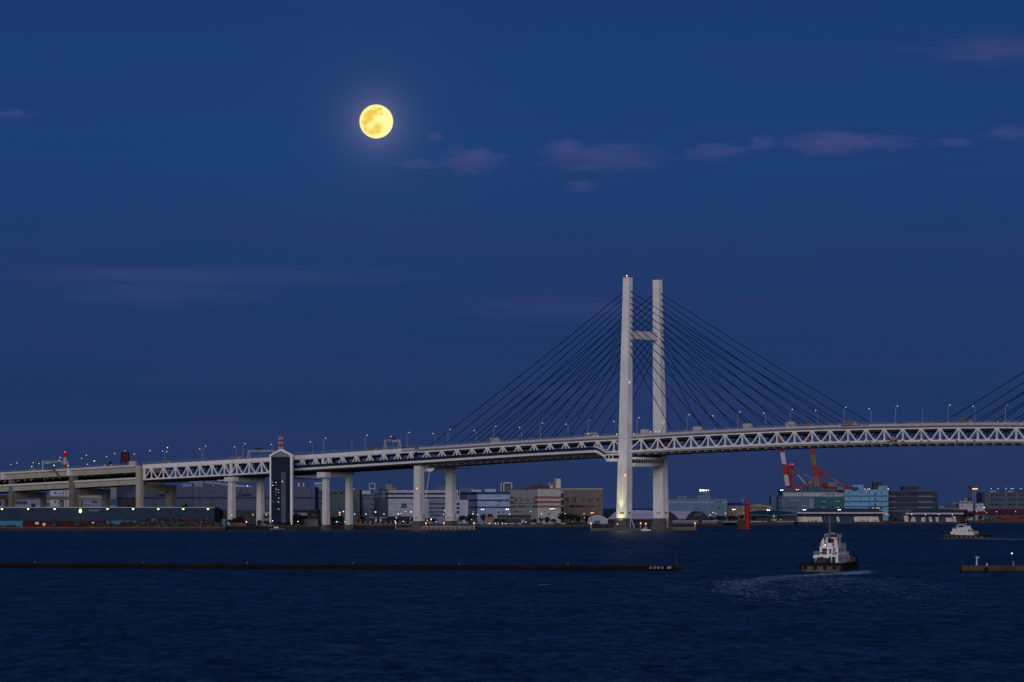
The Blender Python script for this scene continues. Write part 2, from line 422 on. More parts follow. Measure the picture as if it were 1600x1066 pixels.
# ================================================================== the bridge
AL = R(39.6); CA, SA = math.cos(AL), math.sin(AL)
def B(s, w, z): return Vector((79.57 + CA * s + SA * (w - 4), 2467.6 - SA * s + CA * (w - 4), z))
ZT = [(-900, 33), (-760, 39), (-636, 43.6), (-550, 46.5), (-465, 49.3), (-353, 53.0), (-300, 55.0), (-182, 59.6), (-100, 62.9), (-35, 65.1), (10, 66.2), (47, 67.4), (139, 69.7), (217, 70.3), (317, 69.6), (437, 66.2), (560, 61), (660, 57)]
def zt(s):
    P = ZT
    for i in range(len(P) - 1):
        if P[i][0] <= s <= P[i + 1][0] or i == len(P) - 2:
            x0, y0 = P[i]; x1, y1 = P[i + 1]
            m0 = (P[i + 1][1] - P[max(i - 1, 0)][1]) / (P[i + 1][0] - P[max(i - 1, 0)][0])
            k = min(i + 2, len(P) - 1); m1 = (P[k][1] - P[i][1]) / (P[k][0] - P[i][0])
            h = x1 - x0; u = (s - x0) / h
            return (2*u**3-3*u**2+1)*y0 + (u**3-2*u**2+u)*h*m0 + (-2*u**3+3*u**2)*y1 + (u**3-u**2)*h*m1
def s_of(px, w=2.5):
    k = (px - 800) / F     # X = k*Y
    X0 = 79.57 + SA * (w - 4); Y0 = 2467.6 + CA * (w - 4)
    return (k * Y0 - X0) / (CA + k * SA)
def srange(a, b, step=12.0):
    n = max(1, int(round((b - a) / step))); return [a + (b - a) * i / n for i in range(n + 1)]
def sweep(mb, prof, a, b, step=12.0, zf=zt):
    mb.loft([[B(s, w, zf(s) + dz) for w, dz in prof] for s in srange(a, b, step)])
def cross(mb, s, w0, w1, z0, z1, ds):
    mb.hexa([B(s - ds, w0, z0), B(s + ds, w0, z0), B(s + ds, w1, z0), B(s - ds, w1, z0), B(s - ds, w0, z1), B(s + ds, w0, z1), B(s + ds, w1, z1), B(s - ds, w1, z1)])
S_T2 = 437.0; S_L = -191.0; S_R = 437 + 191.0; PK = 14.25
BR = thing('cable_stayed_bridge', 'white cable stayed bridge with tall H-shaped pylon and double truss deck across the harbour', 'bridge', B(0, 21, 0))

# decks
mb = MB()
sweep(mb, [(2, 0), (2, -1.45), (4.2, -3.3), (37.8, -3.3), (40, -1.45), (40, 0), (39.6, 0), (39.6, -1.0), (2.4, -1.0), (2.4, 0)], S_L + 2, S_R)
o_deck = mb.build('upper_deck', DECKW, BR)
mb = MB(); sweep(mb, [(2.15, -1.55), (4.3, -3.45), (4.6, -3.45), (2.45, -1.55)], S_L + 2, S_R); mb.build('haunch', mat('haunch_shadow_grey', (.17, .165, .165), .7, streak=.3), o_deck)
mb = MB(); sweep(mb, [(5.2, -3.32), (36.8, -3.32), (36.8, -4.9), (5.2, -4.9)], S_L + 2, S_R); mb.build('floor_beam_shade', DARK, o_deck)  # one solid dark box: floor beams plus the deck's shade put into its colour
mb = MB(); sweep(mb, [(2.9, -.96), (2.9, -.90), (39.1, -.90), (39.1, -.96)], S_L + 2, S_R); mb.build('road_surface', ASPH, o_deck)
mb = MB(); sweep(mb, [(4.5, -11.7), (4.5, -13.0), (37.5, -13.0), (37.5, -11.7)], S_L - 1, S_R)
for s in srange(S_L, S_R, PK / 2): cross(mb, s, 5, 37, zt(s) - 14.1, zt(s) - 13.0, .35)
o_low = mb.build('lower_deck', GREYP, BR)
for w in (5.4, 36.6):
    mb = MB(); sweep(mb, [(w - .12, -11.7), (w + .12, -11.7), (w + .12, -10.5), (w - .12, -10.5)], S_L, S_R); mb.build('barrier', GREYP, o_low)

def railing(a, b, w, parent, step=2.4, h=1.15, base=0.0, m=None):
    mb = MB()
    for dz in (h, h * .55):
        sweep(mb, [(w - .05, base + dz - .06), (w + .05, base + dz - .06), (w + .05, base + dz + .06), (w - .05, base + dz + .06)], a, b)
    for s in srange(a, b, step): cross(mb, s, w - .09, w + .09, zt(s) + base, zt(s) + base + h, .09)
    return mb.build('railing', m or mat('rail_weathered_steel', (.26, .25, .27), .6, var=.4), parent)
railing(S_L + 2, S_R, 2.2, BR); railing(S_L + 2, S_R, 39.8, BR)

def truss(a_peaks, w, parent, mt, top_dz=-3.6, bot_dz=-11.7, end=None, chord=1.1):
    mb = MB(); a, b = end
    sweep(mb, [(w - .5, top_dz), (w + .5, top_dz), (w + .5, top_dz + chord), (w - .5, top_dz + chord)], a, b)
    sweep(mb, [(w - .5, bot_dz - .2), (w + .5, bot_dz - .2), (w + .5, bot_dz + chord - .1), (w - .5, bot_dz + chord - .1)], a, b)
    for i, s in enumerate(a_peaks):
        zt0 = zt(s) + top_dz; zb = zt(s) + bot_dz + chord / 2
        mb.beam(B(s, w, zb), B(s, w, zt0), .62, 1.0, up=(CA, -SA, 0))
        cross(mb, s, w - .55, w + .55, zt0 - 1.1, zt0 + .3, 1.5)
        cross(mb, s, w - .55, w + .55, zb, zb + 1.1, .95)
        for d in (-1, 1):
            j = i + d
            if 0 <= j < len(a_peaks): v = (s + a_peaks[j]) / 2
            else: v = a if d < 0 else b
            vv = v - d * .35
            mb.beam(B(s + d * .5, w, zt0 - .2), B(vv, w, zt(v) + bot_dz + chord / 2), .78, .8, up=(SA, CA, 0))
            if d > 0: cross(mb, v, w - .55, w + .55, zt(v) + bot_dz + .5, zt(v) + bot_dz + 1.9, 1.3)
    return mb.build('side_truss', mt, parent)
half = [11.87 + PK * i for i in range(13)]
pk = sorted([-x for x in half if -x > S_L + 3]) + half
pk += [p for p in [S_T2 - x for x in half] if p > pk[-1] + 5][::-1] if False else []
mid = []
x = half[-1]; 
while x + PK < S_T2 - half[-1] - 5: x += PK; mid.append(x)
pk = pk + mid + sorted(S_T2 - x for x in half) + [S_T2 + x for x in half if S_T2 + x < S_R - 3]
pk = sorted(pk)
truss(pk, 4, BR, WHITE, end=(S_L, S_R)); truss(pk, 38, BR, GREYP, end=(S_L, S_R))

# pylons
def leg(s0, w_base, w_top, name_parent):
    def dims(z): f = max(0, min(1, z / 174.3)); return 4.55 + (2.62 - 4.55) * f, 3.25 + (1.97 - 3.25) * f, w_base + (w_top - w_base) * f
    rings = []
    for z in (8.5, 60, 120, 174.3):
        a, b_, wc = dims(z); r = []
        n = .10
        for (u, v) in ((-a, -b_), (a*.30, -b_), (a*.30, -b_+n), (a*.42, -b_+n), (a*.42, -b_), (a, -b_), (a, -.2*b_), (a-n, -.2*b_), (a-n, .2*b_), (a, .2*b_), (a, b_), (-a, b_)):
            r.append(B(s0 + u, wc + v, z))
        rings.append(r)
    mb = MB(); mb.loft(rings)
    lg = mb.build('pylon_leg', WHITE, name_parent)
    mb = MB(); a, b_, wc = dims(6)
    mb.loft([[B(s0 + u * (a + e), wc + v * (b_ + e), z) for u, v in ((-1, -1), (1, -1), (1, 1), (-1, 1))] for z, e in ((-2, 1.5), (3.2, 1.2), (3.6, .5), (8.5, .35))])
    mb.build('footing', CAIS, lg)
    a, b_, wc = dims(174.3); mb = MB()
    for (u, v) in ((-1, -1), (1, -1), (1, 1), (-1, 1), (0, -1), (0, 1), (1, 0), (-1, 0)):
        p = B(s0 + u * a, wc + v * b_, 174.2); mb.beam(p, p + Vector((0, 0, 1.5)), .18)
    for z in (175.0, 175.7):
        c = [B(s0 + u * a, wc + v * b_, z) for (u, v) in ((-1, -1), (1, -1), (1, 1), (-1, 1))]
        for k in range(4): mb.beam(c[k], c[(k + 1) % 4], .12)
    mb.build('top_railing', mat('rail_rusty_brown', (.16, .10, .09), .7), lg)
    return lg, dims
LEGS = {}
for s0 in (0.0, S_T2):
    nl, nd_ = leg(s0, 0.0, 4.3, BR); fl, fd = leg(s0, 42.3, 37.9, BR); LEGS[s0] = (nl, nd_, fl, fd)
    mb = MB(); mb.hexa([B(s0 - 1.6, 3.3 + 1.9, 132.2), B(s0 + 1.6, 5.2, 132.2), B(s0 + 1.6, 36.9, 132.2), B(s0 - 1.6, 36.9, 132.2), B(s0 - 1.6, 5.2, 137.8), B(s0 + 1.6, 5.2, 137.8), B(s0 + 1.6, 36.9, 137.8), B(s0 - 1.6, 36.9, 137.8)])
    mb.build('cross_beam', WHITE, BR)
    mb = MB(); mb.hexa([B(s0 - 3, 4.3, 44.4), B(s0 + 2.4, 4.3, 44.4), B(s0 + 2.4, 38, 44.4), B(s0 - 3, 38, 44.4), B(s0 - 3, 4.3, 51.6), B(s0 + 2.4, 4.3, 51.6), B(s0 + 2.4, 38, 51.6), B(s0 - 3, 38, 51.6)])
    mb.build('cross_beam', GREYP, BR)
    for w_ in (8, 34):   # bearings between cross beam and lower deck
        mb = MB(); cross(mb, s0, w_ - 1.2, w_ + 1.2, 51.6, zt(s0) - 14, 1.4); mb.build('bearing', DARK, BR)
# draught marks painted in red near the foot of each visible leg
def facetext(parent, body, s, w, z, h, wid, axis):
    cu = bpy.data.curves.new('m', 'FONT'); cu.body = body; cu.size = 10; cu.extrude = .1; cu.offset = .1
    to = bpy.data.objects.new('m', cu); S.collection.objects.link(to)
    me = bpy.data.meshes.new_from_object(to.evaluated_get(bpy.context.evaluated_depsgraph_get())); bpy.data.objects.remove(to)
    xs = [v.co.x for v in me.vertices]; ys = [v.co.y for v in me.vertices]
    for v in me.vertices:
        a = ((v.co.x - min(xs)) / (max(xs) - min(xs)) - .5) * wid; hz_ = (v.co.y - min(ys)) / (max(ys) - min(ys)) * h
        o_ = .06 if v.co.z > 0 else .02
        p = B(s + a, w - o_, z + hz_) if axis == 's' else B(s + o_, w + a, z + hz_)
        v.co = p - OR[parent.name]
    me.materials.clear(); me.materials.append(RED)
    ob = bpy.data.objects.new('painted_marks', me); S.collection.objects.link(ob); ob.parent = parent; OR[ob.name] = OR[parent.name]
for lg_, dm in ((LEGS[0.0][0], LEGS[0.0][1]), (LEGS[0.0][2], LEGS[0.0][3])):
    a, b_, wc = dm(12)
    facetext(lg_, '首都高速', 0.4, wc - b_ - .03, 11.6, 1.3, 3.6, 's')
    facetext(lg_, '首都高速', a + .03, wc, 11.6, 1.3, 3.2, 'w')

# stay cables: one fan of eleven from each side of each leg
tops = [164.9 - 4.17 * i for i in range(10)] + [164.9 - 4.17 * 9 - 5.2]
for s0 in (0.0, S_T2):
    _, nd_, _, fd = LEGS[s0]
    for dm, wd in ((nd_, 3.2), (fd, 38.8)):
        for sd in (-1, 1):
            for i, z in enumerate(tops):
                a, b_, wc = dm(z); sdk = s0 + sd * half[12 - i]
                if not (S_L < sdk < S_R): sdk = s0 + sd * 182.9
                p = B(s0 + sd * a * .95, wc, z); q = B(sdk, wd, zt(sdk) - .9)
                mb = MB(); n_ = 10; prev = p
                for k in range(1, n_ + 1):
                    f = k / n_; r = p.lerp(q, f) - Vector((0, 0, 4 * f * (1 - f) * (p - q).length * .006)); mb.tube(prev, r, .25, 6); prev = r
                d = (q - p).normalized(); mb.tube(p, p + d * 3.2, .34, 6)
                mb.build('stay_cable', CABLE, BR)

# sky walk hanging outside the near truss, with the stair and lounge at the pylon
sw0, sw1 = -309.0, -24.0
mb = MB(); sweep(mb, [(-1.5, -9.7), (3.2, -9.7), (3.2, -11.25), (-1.0, -11.25)], sw0, sw1)
for s in srange(-300, -30, 27): 
    cross(mb, s, -1.56, -1.4, zt(s) - 11.1, zt(s) - 9.5, .25)
SW = mb.build('sky_walk', WHITE, BR)
mb = MB(); sweep(mb, [(-1.35, -7.7), (3.0, -7.7), (3.0, -9.7), (-1.35, -9.7)], sw0, sw1); mb.build('window_band', WIN, SW)
mb = MB(); sweep(mb, [(-1.6, -7.55), (3.0, -7.35), (3.0, -7.6), (-1.6, -7.75)], sw0, sw1)
for s in srange(sw0, sw1, 3.4): cross(mb, s, -1.42, -1.3, zt(s) - 9.7, zt(s) - 7.7, .1)
mb.build('window_frame', mat('frame_dark_grey', (.09, .09, .10), .6), SW)
mb = MB(); sweep(mb, [(-.6, -11.3), (4.5, -11.3), (4.5, -12.3), (-.2, -12.3)], sw0, sw1, 12); mb.build('underside_girder', DARK, SW)
mb = MB()   # stair gallery stepping down to the landing
za = zt(sw1) - 9.4; pth = [(sw1, za), (-20.5, za - .9), (-14.5, za - 4.0), (-11.0, za - 4.3)]
for (s1, z1), (s2, z2) in zip(pth, pth[1:]):
    mb.hexa([B(s1, -2.4, z1 - 1.9), B(s2, -2.4, z2 - 1.9), B(s2, 2.4, z2 - 1.9), B(s1, 2.4, z1 - 1.9), B(s1, -2.4, z1), B(s2, -2.4, z2), B(s2, 2.4, z2), B(s1, 2.4, z1)])
    mb.hexa([B(s1, -2.4, z1 + 1.7), B(s2, -2.4, z2 + 1.7), B(s2, 2.4, z2 + 1.7), B(s1, 2.4, z1 + 1.7), B(s1, -2.4, z1 + 2.3), B(s2, -2.4, z2 + 2.3), B(s2, 2.4, z2 + 2.3), B(s1, 2.4, z1 + 2.3)])
mb.build('stair_gallery', WHITE, SW)
mb = MB()
for (s1, z1), (s2, z2) in zip(pth, pth[1:]):
    mb.hexa([B(s1, -2.2, z1), B(s2, -2.2, z2), B(s2, 2.2, z2), B(s1, 2.2, z1), B(s1, -2.2, z1 + 1.7), B(s2, -2.2, z2 + 1.7), B(s2, 2.2, z2 + 1.7), B(s1, 2.2, z1 + 1.7)])
mb.build('window_band', WIN, SW)
mb = MB(); zl = za - 8.3
mb.hexa([B(-12, -4.4, zl), B(-3, -4.4, zl), B(-3, 3, zl), B(-12, 3, zl), B(-13, -4.6, zl + 2), B(-3, -4.6, zl + 2), B(-3, 3, zl + 2), B(-13, 3, zl + 2)])
mb.hexa([B(-13, -4.6, zl + 4.2), B(-3, -4.6, zl + 4.2), B(-3, 3, zl + 4.2), B(-13, 3, zl + 4.2), B(-13, -4.6, zl + 5.2), B(-3, -4.6, zl + 5.2), B(-3, 3, zl + 5.2), B(-13, 3, zl + 5.2)])
for s in (-12.8, -9.6, -6.4): mb.hexa([B(s - .35, -4.6, zl + 2), B(s + .35, -4.6, zl + 2), B(s + .35, -4.2, zl + 2), B(s - .35, -4.2, zl + 2), B(s - .35, -4.6, zl + 4.2), B(s + .35, -4.6, zl + 4.2), B(s + .35, -4.2, zl + 4.2), B(s - .35, -4.2, zl + 4.2)])
lm = mb.build('landing_room', WHITE, BR)
mb = MB(); mb.hexa([B(-12.6, -4.1, zl + 2), B(-3, -4.1, zl + 2), B(-3, 2.6, zl + 2), B(-12.6, 2.6, zl + 2), B(-12.6, -4.1, zl + 4.2), B(-3, -4.1, zl + 4.2), B(-3, 2.6, zl + 4.2), B(-12.6, 2.6, zl + 4.2)])
mb.build('window', WIN, lm)
# lounge: bowed room hung on the +s side of the lower cross beam
def bow(z, e, w0=4.6, w1=37.4, depth=7.0):
    r = [];  n = 12
    for i in range(n + 1):
        f = i / n; w = w0 + (w1 - w0) * f; r.append(B(2.45 + depth * (0.55 + .45 * math.sin(math.pi * f)) + e, w, z))
    return r + [B(2.45, w1, z), B(2.45, w0, z)]
mb = MB(); mb.loft([bow(44.2, -1.3), bow(45.0, -.9), bow(46.5, 0)]); mb.loft([bow(49.1, .4), bow(50.6, .7)])
for i in range(0, 17):
    f = i / 16.0; w = 4.9 + 32.2 * f; sx = 2.45 + 7.0 * (0.55 + .45 * math.sin(math.pi * f)) + .1
    mb.beam(B(sx, w, 46.5), B(sx + .2, w, 49.1), .16, .16)
LO = mb.build('sky_lounge', WHITE, BR)
mb = MB(); mb.loft([bow(46.5, -.25), bow(49.1, .1)]); mb.build('window_band', WIN, LO)
mb = MB(); mb.loft([bow(50.62, -2.5), bow(52.9, -2.5)]); mb.build('roof_plant', DARK, LO)

# floodlight at the pylon foot and its lamp
def spot(name, loc, target, energy, col, size=50, blend=1.0, r=.3):
    l = bpy.data.lights.new(name, 'SPOT'); l.energy = energy; l.color = col; l.spot_size = R(size); l.spot_blend = blend; l.shadow_soft_size = r
    o = bpy.data.objects.new(name, l); S.collection.objects.link(o); o.location = loc
    o.rotation_euler = (Vector(target) - Vector(loc)).to_track_quat('-Z', 'Y').to_euler(); return o
def flood_fixture(loc, label):
    t_ = thing('floodlight', label, 'floodlight', tuple(loc), 'floodlights at the pylon')
    mb = MB(); mb.beam(loc + Vector((0, 0, -1.0)), loc + Vector((0, 0, 0)), .2); mb.build('stand', DARK, t_)
    mb = MB(); mb.box(loc.x - .4, loc.x + .4, loc.y - .3, loc.y + .3, loc.z, loc.z + .45); mb.build('housing', E_GW, t_)
fl = B(-.3, -6.9, 4.4); flood_fixture(fl, 'greenish floodlight at the foot of the near pylon leg, shining up it')
spot('pylon_floodlight', fl + Vector((0, 0, .8)), B(-.2, -2.3, 48), 34000, (.92, 1.0, .36), 36, 1.0)
spot('pylon_floodlight', fl + Vector((0, 0, .8)), B(-.2, -3.2, 14), 3400, (.95, 1.0, .34), 96, 1.0)
for s_, w_, tw, e, lab in ((5.2, 2.8, 1.5, 1700, 'small uplight on the deck beside the near pylon leg'), (5.0, 39.2, 41.0, 2600, 'small uplight on the deck beside the far pylon leg')):
    p = B(s_ + 1.2, w_, zt(s_) + .4); flood_fixture(p, lab)
    spot('deck_uplight', p + Vector((0, 0, .8)), B(3.6, tw - .6, 92), e, (.80, 1.0, .62), 40, .9)
def point_lamp(px, py, Y, r, m, label, parent=None, cat='lamp', name='warning_lamp'):
    p = at(px, py, Y); mb = MB(); mb.ball(p, r, 6, 4); mb.beam(p, p - Vector((0, 0, r + .6)), .12)
    if parent: return mb.build(name, [m], parent)
    return tag(mb.build(name, m, None, at=p - Vector((0, 0, r + .6))), label, cat)
point_lamp(976.6, 742.2, 2461, .55, E_OR, '', BR); point_lamp(983.4, 597.5, 2463.5, .42, E_W, '', BR)
point_lamp(979.5, 431.0, 2466, .45, E_W, '', BR); point_lamp(651.5, 763.3, 2577, .55, E_OR, '', BR)
mb = MB()
for dx in (-1.5, 1.2): p = at(979 + dx, 434, 2469); mb.beam(p, p + Vector((0, 0, 6.5)), .12)
mb.build('antenna', DARK, BR)

# side pier (652) under the left end of the cable stayed part
def column(mb, s, w, ls, lw, z0, z1, flare=0.0):
    mb.hexa([B(s - ls - flare, w - lw - flare, z0), B(s + ls + flare, w - lw - flare, z0), B(s + ls + flare, w + lw + flare, z0), B(s - ls - flare, w + lw + flare, z0),
             B(s - ls, w - lw, z1), B(s + ls, w - lw, z1), B(s + ls, w + lw, z1), B(s - ls, w + lw, z1)])
def pier(parent, s, w0, w1, ls, lw, z0, ztop, beam_h, mt, footing=True, capd=None, btop=None):
    col = []
    for w in (w0, w1):
        mb = MB(); column(mb, s, w, ls, lw, z0, ztop, .35); c = mb.build('pier_column', mt, parent); col.append(c)
        if footing:
            mb = MB(); column(mb, s, w, ls + .8, lw + .8, -2, z0); mb.build('footing', CAIS, c)
    bt = btop if btop is not None else ztop
    mb = MB(); cross(mb, s, w0 + lw, w1 - lw, bt - beam_h, bt, ls * .8)
    if capd: cross(mb, s, w1 + lw + .02, w1 + lw + capd, bt - beam_h * .7, bt, ls * .8)
    mb.build('pier_beam', mt, parent); return col
zp = zt(-190)
cols = pier(BR, -190, 3.4, 38.6, 2.9, 2.15, 6.2, zp - 13.2, 4.2, CONCW, capd=2)
for c, w in zip(cols, (3.4, 38.6)): facetext(c, '首都高速', -190, w - 2.15 - .37, 8.0, 1.1, 3.0, 's')
mb = MB()   # inspection gondola rail and lattice seen under the deck
for k in range(10): mb.beam(B(-186 + k * 2, 4 + k * 3, zp - 14.2), B(-184 + k * 2, 8 + k * 3, zp - 15.6), .3)
mb.build('inspection_gantry', DARK, BR)
mb = MB(); p = at(672, 731.5, 2590); mb.loft([[p + Vector((x, y, z)) for x, y in ((-r1, -2), (r1, -2), (r1, 2), (-r1, 2))] for z, r1 in ((0, 3.4), (-1.5, 2.6), (-2.6, 1.0))]); mb.build('hanging_tray', WHITE, BR)
mb = MB(); mb.tube(at(671.5, 735, 2590), at(664.5, 782, 2590), .25, 5); mb.build('drain_pipe', CONCW, BR)

# ================================================================== truss viaduct on the left
VT = thing('truss_viaduct', 'white truss viaduct passing behind the glass elevator tower left of the cable stayed bridge', 'viaduct', B(-330, 21, 0))
a0, b0 = -471.5, -193.2
# fascia girder ends at px 627; upper chord is a tall plate
mb = MB(); sweep(mb, [(2, 0), (2, -2.9), (3.2, -2.9), (3.2, -3.3), (38.8, -3.3), (38.8, -2.9), (40, -2.9), (40, 0), (39.6, 0), (39.6, -1), (2.4, -1), (2.4, 0)], a0, -206); UD = mb.build('upper_deck', WHITE, VT)
mb = MB(); sweep(mb, [(2, 0), (2, -1.45), (4.2, -3.3), (37.8, -3.3), (40, -1.45), (40, 0), (39.6, 0), (39.6, -1.0), (2.4, -1.0), (2.4, 0)], -206, b0); mb.build('upper_deck', DECKW, VT)
mb = MB(); sweep(mb, [(2.9, -.96), (2.9, -.9), (39.1, -.9), (39.1, -.96)], a0, b0); mb.build('road_surface', ASPH, UD)
mb = MB(); sweep(mb, [(4.5, -11.7), (4.5, -12.7), (37.5, -12.7), (37.5, -11.7)], a0, b0)
for s in srange(a0, b0, 6.5): cross(mb, s, 5, 37, zt(s) - 13.5, zt(s) - 12.7, .3)
mb.build('lower_deck', DARK, VT)
pkv = [-463.1 + 13.0 * i for i in range(10)]; pkv += [-332.5, -318.6, -304.7, -291.1, -278.1, -264.3, -250.6, -237.4, -223.7, -210.0, -197.5]
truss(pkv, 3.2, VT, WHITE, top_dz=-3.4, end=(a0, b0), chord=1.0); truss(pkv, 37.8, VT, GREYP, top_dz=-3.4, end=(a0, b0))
for s in (-283.7, -378.0, a0 + .8):
    mb = MB()
    for w in (3.2, 37.8): cross(mb, s, w - .7, w + .7, zt(s) - 12, zt(s) - 2.9, .95 if s > a0 + 2 else .7)
    mb.build('end_post', WHITE, VT)
railing(a0, b0, 2.2, VT, h=1.9); railing(a0, b0, 39.8, VT, h=1.9)
mb = MB()
for i, s in enumerate(srange(a0 + 5, b0 - 5, 26)): mb.ball(B(s, 7, zt(s) - 4.2), .28, 6, 4)
mb.build('under_deck_lamp', E_DIM, VT)
pier(VT, -284, 6.6, 32.0, 2.0, 1.55, 3.2, zt(-284) - 13.4, 3.4, CONCW, capd=3)
mb = MB(); z_ = zt(-284); cross(mb, -284, 1.2, 7.6, z_ - 17.4, z_ - 13.5, 4.2); mb.build('pier_cap', CONCW, VT)
pier(VT, -378, 3.8, 35.2, 2.1, 1.75, 3.0, zt(-378) - 13.0, 3.6, CONCW, capd=2)
mb = MB(); z_ = zt(-378); cross(mb, -378, 0.4, 6.8, z_ - 16.4, z_ - 13.2, 4.6); mb.build('pier_cap', CONCW, VT)
# end pier, full height
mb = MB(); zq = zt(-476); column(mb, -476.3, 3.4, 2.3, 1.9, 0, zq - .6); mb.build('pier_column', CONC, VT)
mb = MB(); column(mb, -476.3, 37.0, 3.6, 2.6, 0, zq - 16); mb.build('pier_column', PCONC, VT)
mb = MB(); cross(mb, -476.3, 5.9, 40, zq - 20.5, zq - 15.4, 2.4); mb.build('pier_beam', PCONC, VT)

# ================================================================== girder viaduct further left
GV = thing('girder_viaduct', 'double deck concrete girder viaduct on broad piers at the left edge', 'viaduct', B(-600, 21, 0))
g0, g1 = -760.0, -479.2
mb = MB(); sweep(mb, [(1.6, .1), (1.6, -1.2), (2.8, -1.5), (3.2, -5.5), (30, -5.9), (38, -5.5), (40, -1.2), (40, .1), (39.6, .1), (39.6, -1), (2.0, -1), (2.0, .1)], g0, g1); GU = mb.build('upper_girder', CONC, GV)
mb = MB(); sweep(mb, [(1.35, .25), (1.35, -1.0), (1.58, -1.0), (1.58, .25)], g0, g1); mb.build('parapet', CONCW, GU)
mb = MB(); sweep(mb, [(2.5, -.96), (2.5, -.9), (39, -.9), (39, -.96)], g0, g1); mb.build('road_surface', ASPH, GU)
railing(g0, g1, 1.5, GV, base=.25, h=1.3); railing(g0, g1, 39.7, GV, base=.1, h=1.5)
def zl_(s): return zt(s) - 11.0 + max(0, (-590 - s)) * .0 - 0.2
mb = MB(); sweep(mb, [(2.2, -9.9), (2.2, -11.2), (3.4, -11.5), (3.8, -15.2), (34, -15.2), (35, -11.2), (35, -9.9), (34.6, -9.9), (34.6, -11), (2.6, -11), (2.6, -9.9)], g0, g1, zf=lambda s: zt(s) + .2)
GL = mb.build('lower_girder', CONC, GV)
mb = MB(); sweep(mb, [(35.5, -5.6), (35.5, -9.4), (36, -9.4), (36, -5.6)], g0, g1); mb.build('rear_screen', mat('screen_navy', (.008, .010, .02), .8), GV)
mb = MB(); sweep(mb, [(2.0, -9.7), (2.0, -11.0), (2.18, -11.0), (2.18, -9.7)], g0, g1, zf=lambda s: zt(s) + .2); mb.build('parapet', CONCW, GL)
for px_ in (107.5, 4.5):
    s = s_of(px_, 1.6); mb = MB(); cross(mb, s, .9, 3.2, zt(s) - 5.4, zt(s) + .35, 1.6); mb.build('girder_end_block', CONCW, GU)
for (pa, pb, pc, pd) in ((108.5, 121.5, 159.5, 172), (14, 23, 63.5, 72)):
    for (a, b_), w in (((pa, pb), 4.5), ((pc, pd), 37)):
        s = s_of((a + b_) / 2, w); hw_ = (b_ - a) * .5 * (2467 - SA * s) / F / (CA + .5)
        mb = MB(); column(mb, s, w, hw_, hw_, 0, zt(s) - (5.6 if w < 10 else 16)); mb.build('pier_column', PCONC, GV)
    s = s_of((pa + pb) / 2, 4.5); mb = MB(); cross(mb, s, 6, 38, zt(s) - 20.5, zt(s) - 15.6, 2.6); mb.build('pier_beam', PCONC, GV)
rnd = random.Random(11)
for (px_, py_) in ((6, 754), (8, 752), (27, 753), (29.5, 751), (39, 751.5), (40, 749), (48.5, 751), (50, 749.5), (64, 747), (69.5, 750), (74, 747.5), (83, 748), (93, 747.5), (115, 743.5), (125, 744), (133, 744.2), (140.5, 741.8), (143, 744.5), (150, 742), (158, 742.5), (168.5, 742.8), (177, 740), (186, 740.5), (195.5, 741), (199, 738), (206, 738.2), (214.5, 739)):
    s = s_of(px_, 14); p = B(s, 14, 0); p = at(px_, py_, p.y)
    mb = MB(); mb.ball(p, .19, 6, 4); mb.beam(p, p + Vector((0, 0, 1.2)), .05); mb.build('deck_lamp', E_DIM, GV)

# ramps of the junction behind
def ramp(name, label, P, thick, width, m, par=1.3, pil=()):
    T_ = thing(name, label, 'ramp', tuple(at(P[0][0], HZ, P[0][2]).xy) + (0,))
    mb = MB(); rings = []
    for (px, py, Y) in P:
        p = at(px, py, Y); rings.append([p, p - Vector((0, 0, par)), p - Vector((0, -.6, par + .3)), p - Vector((0, -1.2, thick)), p + Vector((0, width - 1.2, -thick)), p + Vector((0, width, -par)), p + Vector((0, width, 0)), p + Vector((0, width - .4, 0)), p + Vector((0, width - .4, -par)), p + Vector((0, .4, -par)), p + Vector((0, .4, 0))])
    mb.loft(rings); mb.build('girder', m, T_)
    mb = MB(); 
    for (a, b_) in zip(P, P[1:]): mb.beam(at(*a) + Vector((0, -.12, -.4)), at(*b_) + Vector((0, -.12, -.4)), .2, .9)
    mb.build('parapet', CONCW, T_)
    for (a, b_, Y) in pil:
        # top of the pillar under the girder
        for (p0, p1) in zip(P, P[1:]):
            if p0[0] <= a <= p1[0]: 
                f = (a - p0[0]) / (p1[0] - p0[0]); zt_ = at(a, p0[1] + (p1[1] - p0[1]) * f, Y).z - thick + .2
        x0 = at(a, 0, Y).x; x1 = at(b_, 0, Y).x; mb = MB(); mb.box(x0, x1, Y + 2, Y + width - 2, LZ, zt_); mb.build('pillar', m, T_)
    return T_
DKC = mat('ramp_dim_concrete', (.20, .19, .17), .9, streak=.3)
ramp('road_ramp', 'straight level road ramp crossing behind the viaduct piers, upper of two at left', [(-60, 774, 2960), (60, 774.2, 2960), (108, 775, 2960), (160, 776.5, 2970)], 3.6, 12, CONC, pil=((4.5, 8.6, 2952), (92, 97, 2962)))
ramp('road_ramp', 'lowest level road ramp just above the roof line of the long blue shed', [(-60, 790.5, 3000), (50, 790.3, 3000), (108, 790.6, 3000)], 3.0, 12, CONC, pil=((30, 34, 3002),))
ramp('road_ramp', 'high road ramp behind the girder viaduct behind the end pier of the truss', [(110, 747.5, 3080), (125, 746.8, 3080), (160, 744.0, 3080), (222, 741.5, 3080), (250, 741.8, 3080)], 3.2, 11, DKC, pil=((121, 127, 3083), (159, 163, 3083)))
ramp('road_ramp', 'curving pale road ramp seen under the truss viaduct right of the lettered warehouse end', [(296, 751.8, 3420), (318, 752.0, 3380), (340, 754.2, 3340), (365, 757.8, 3300), (400, 761, 3290)], 2.2, 12, CONC, pil=((332.5, 334.5, 3352),))
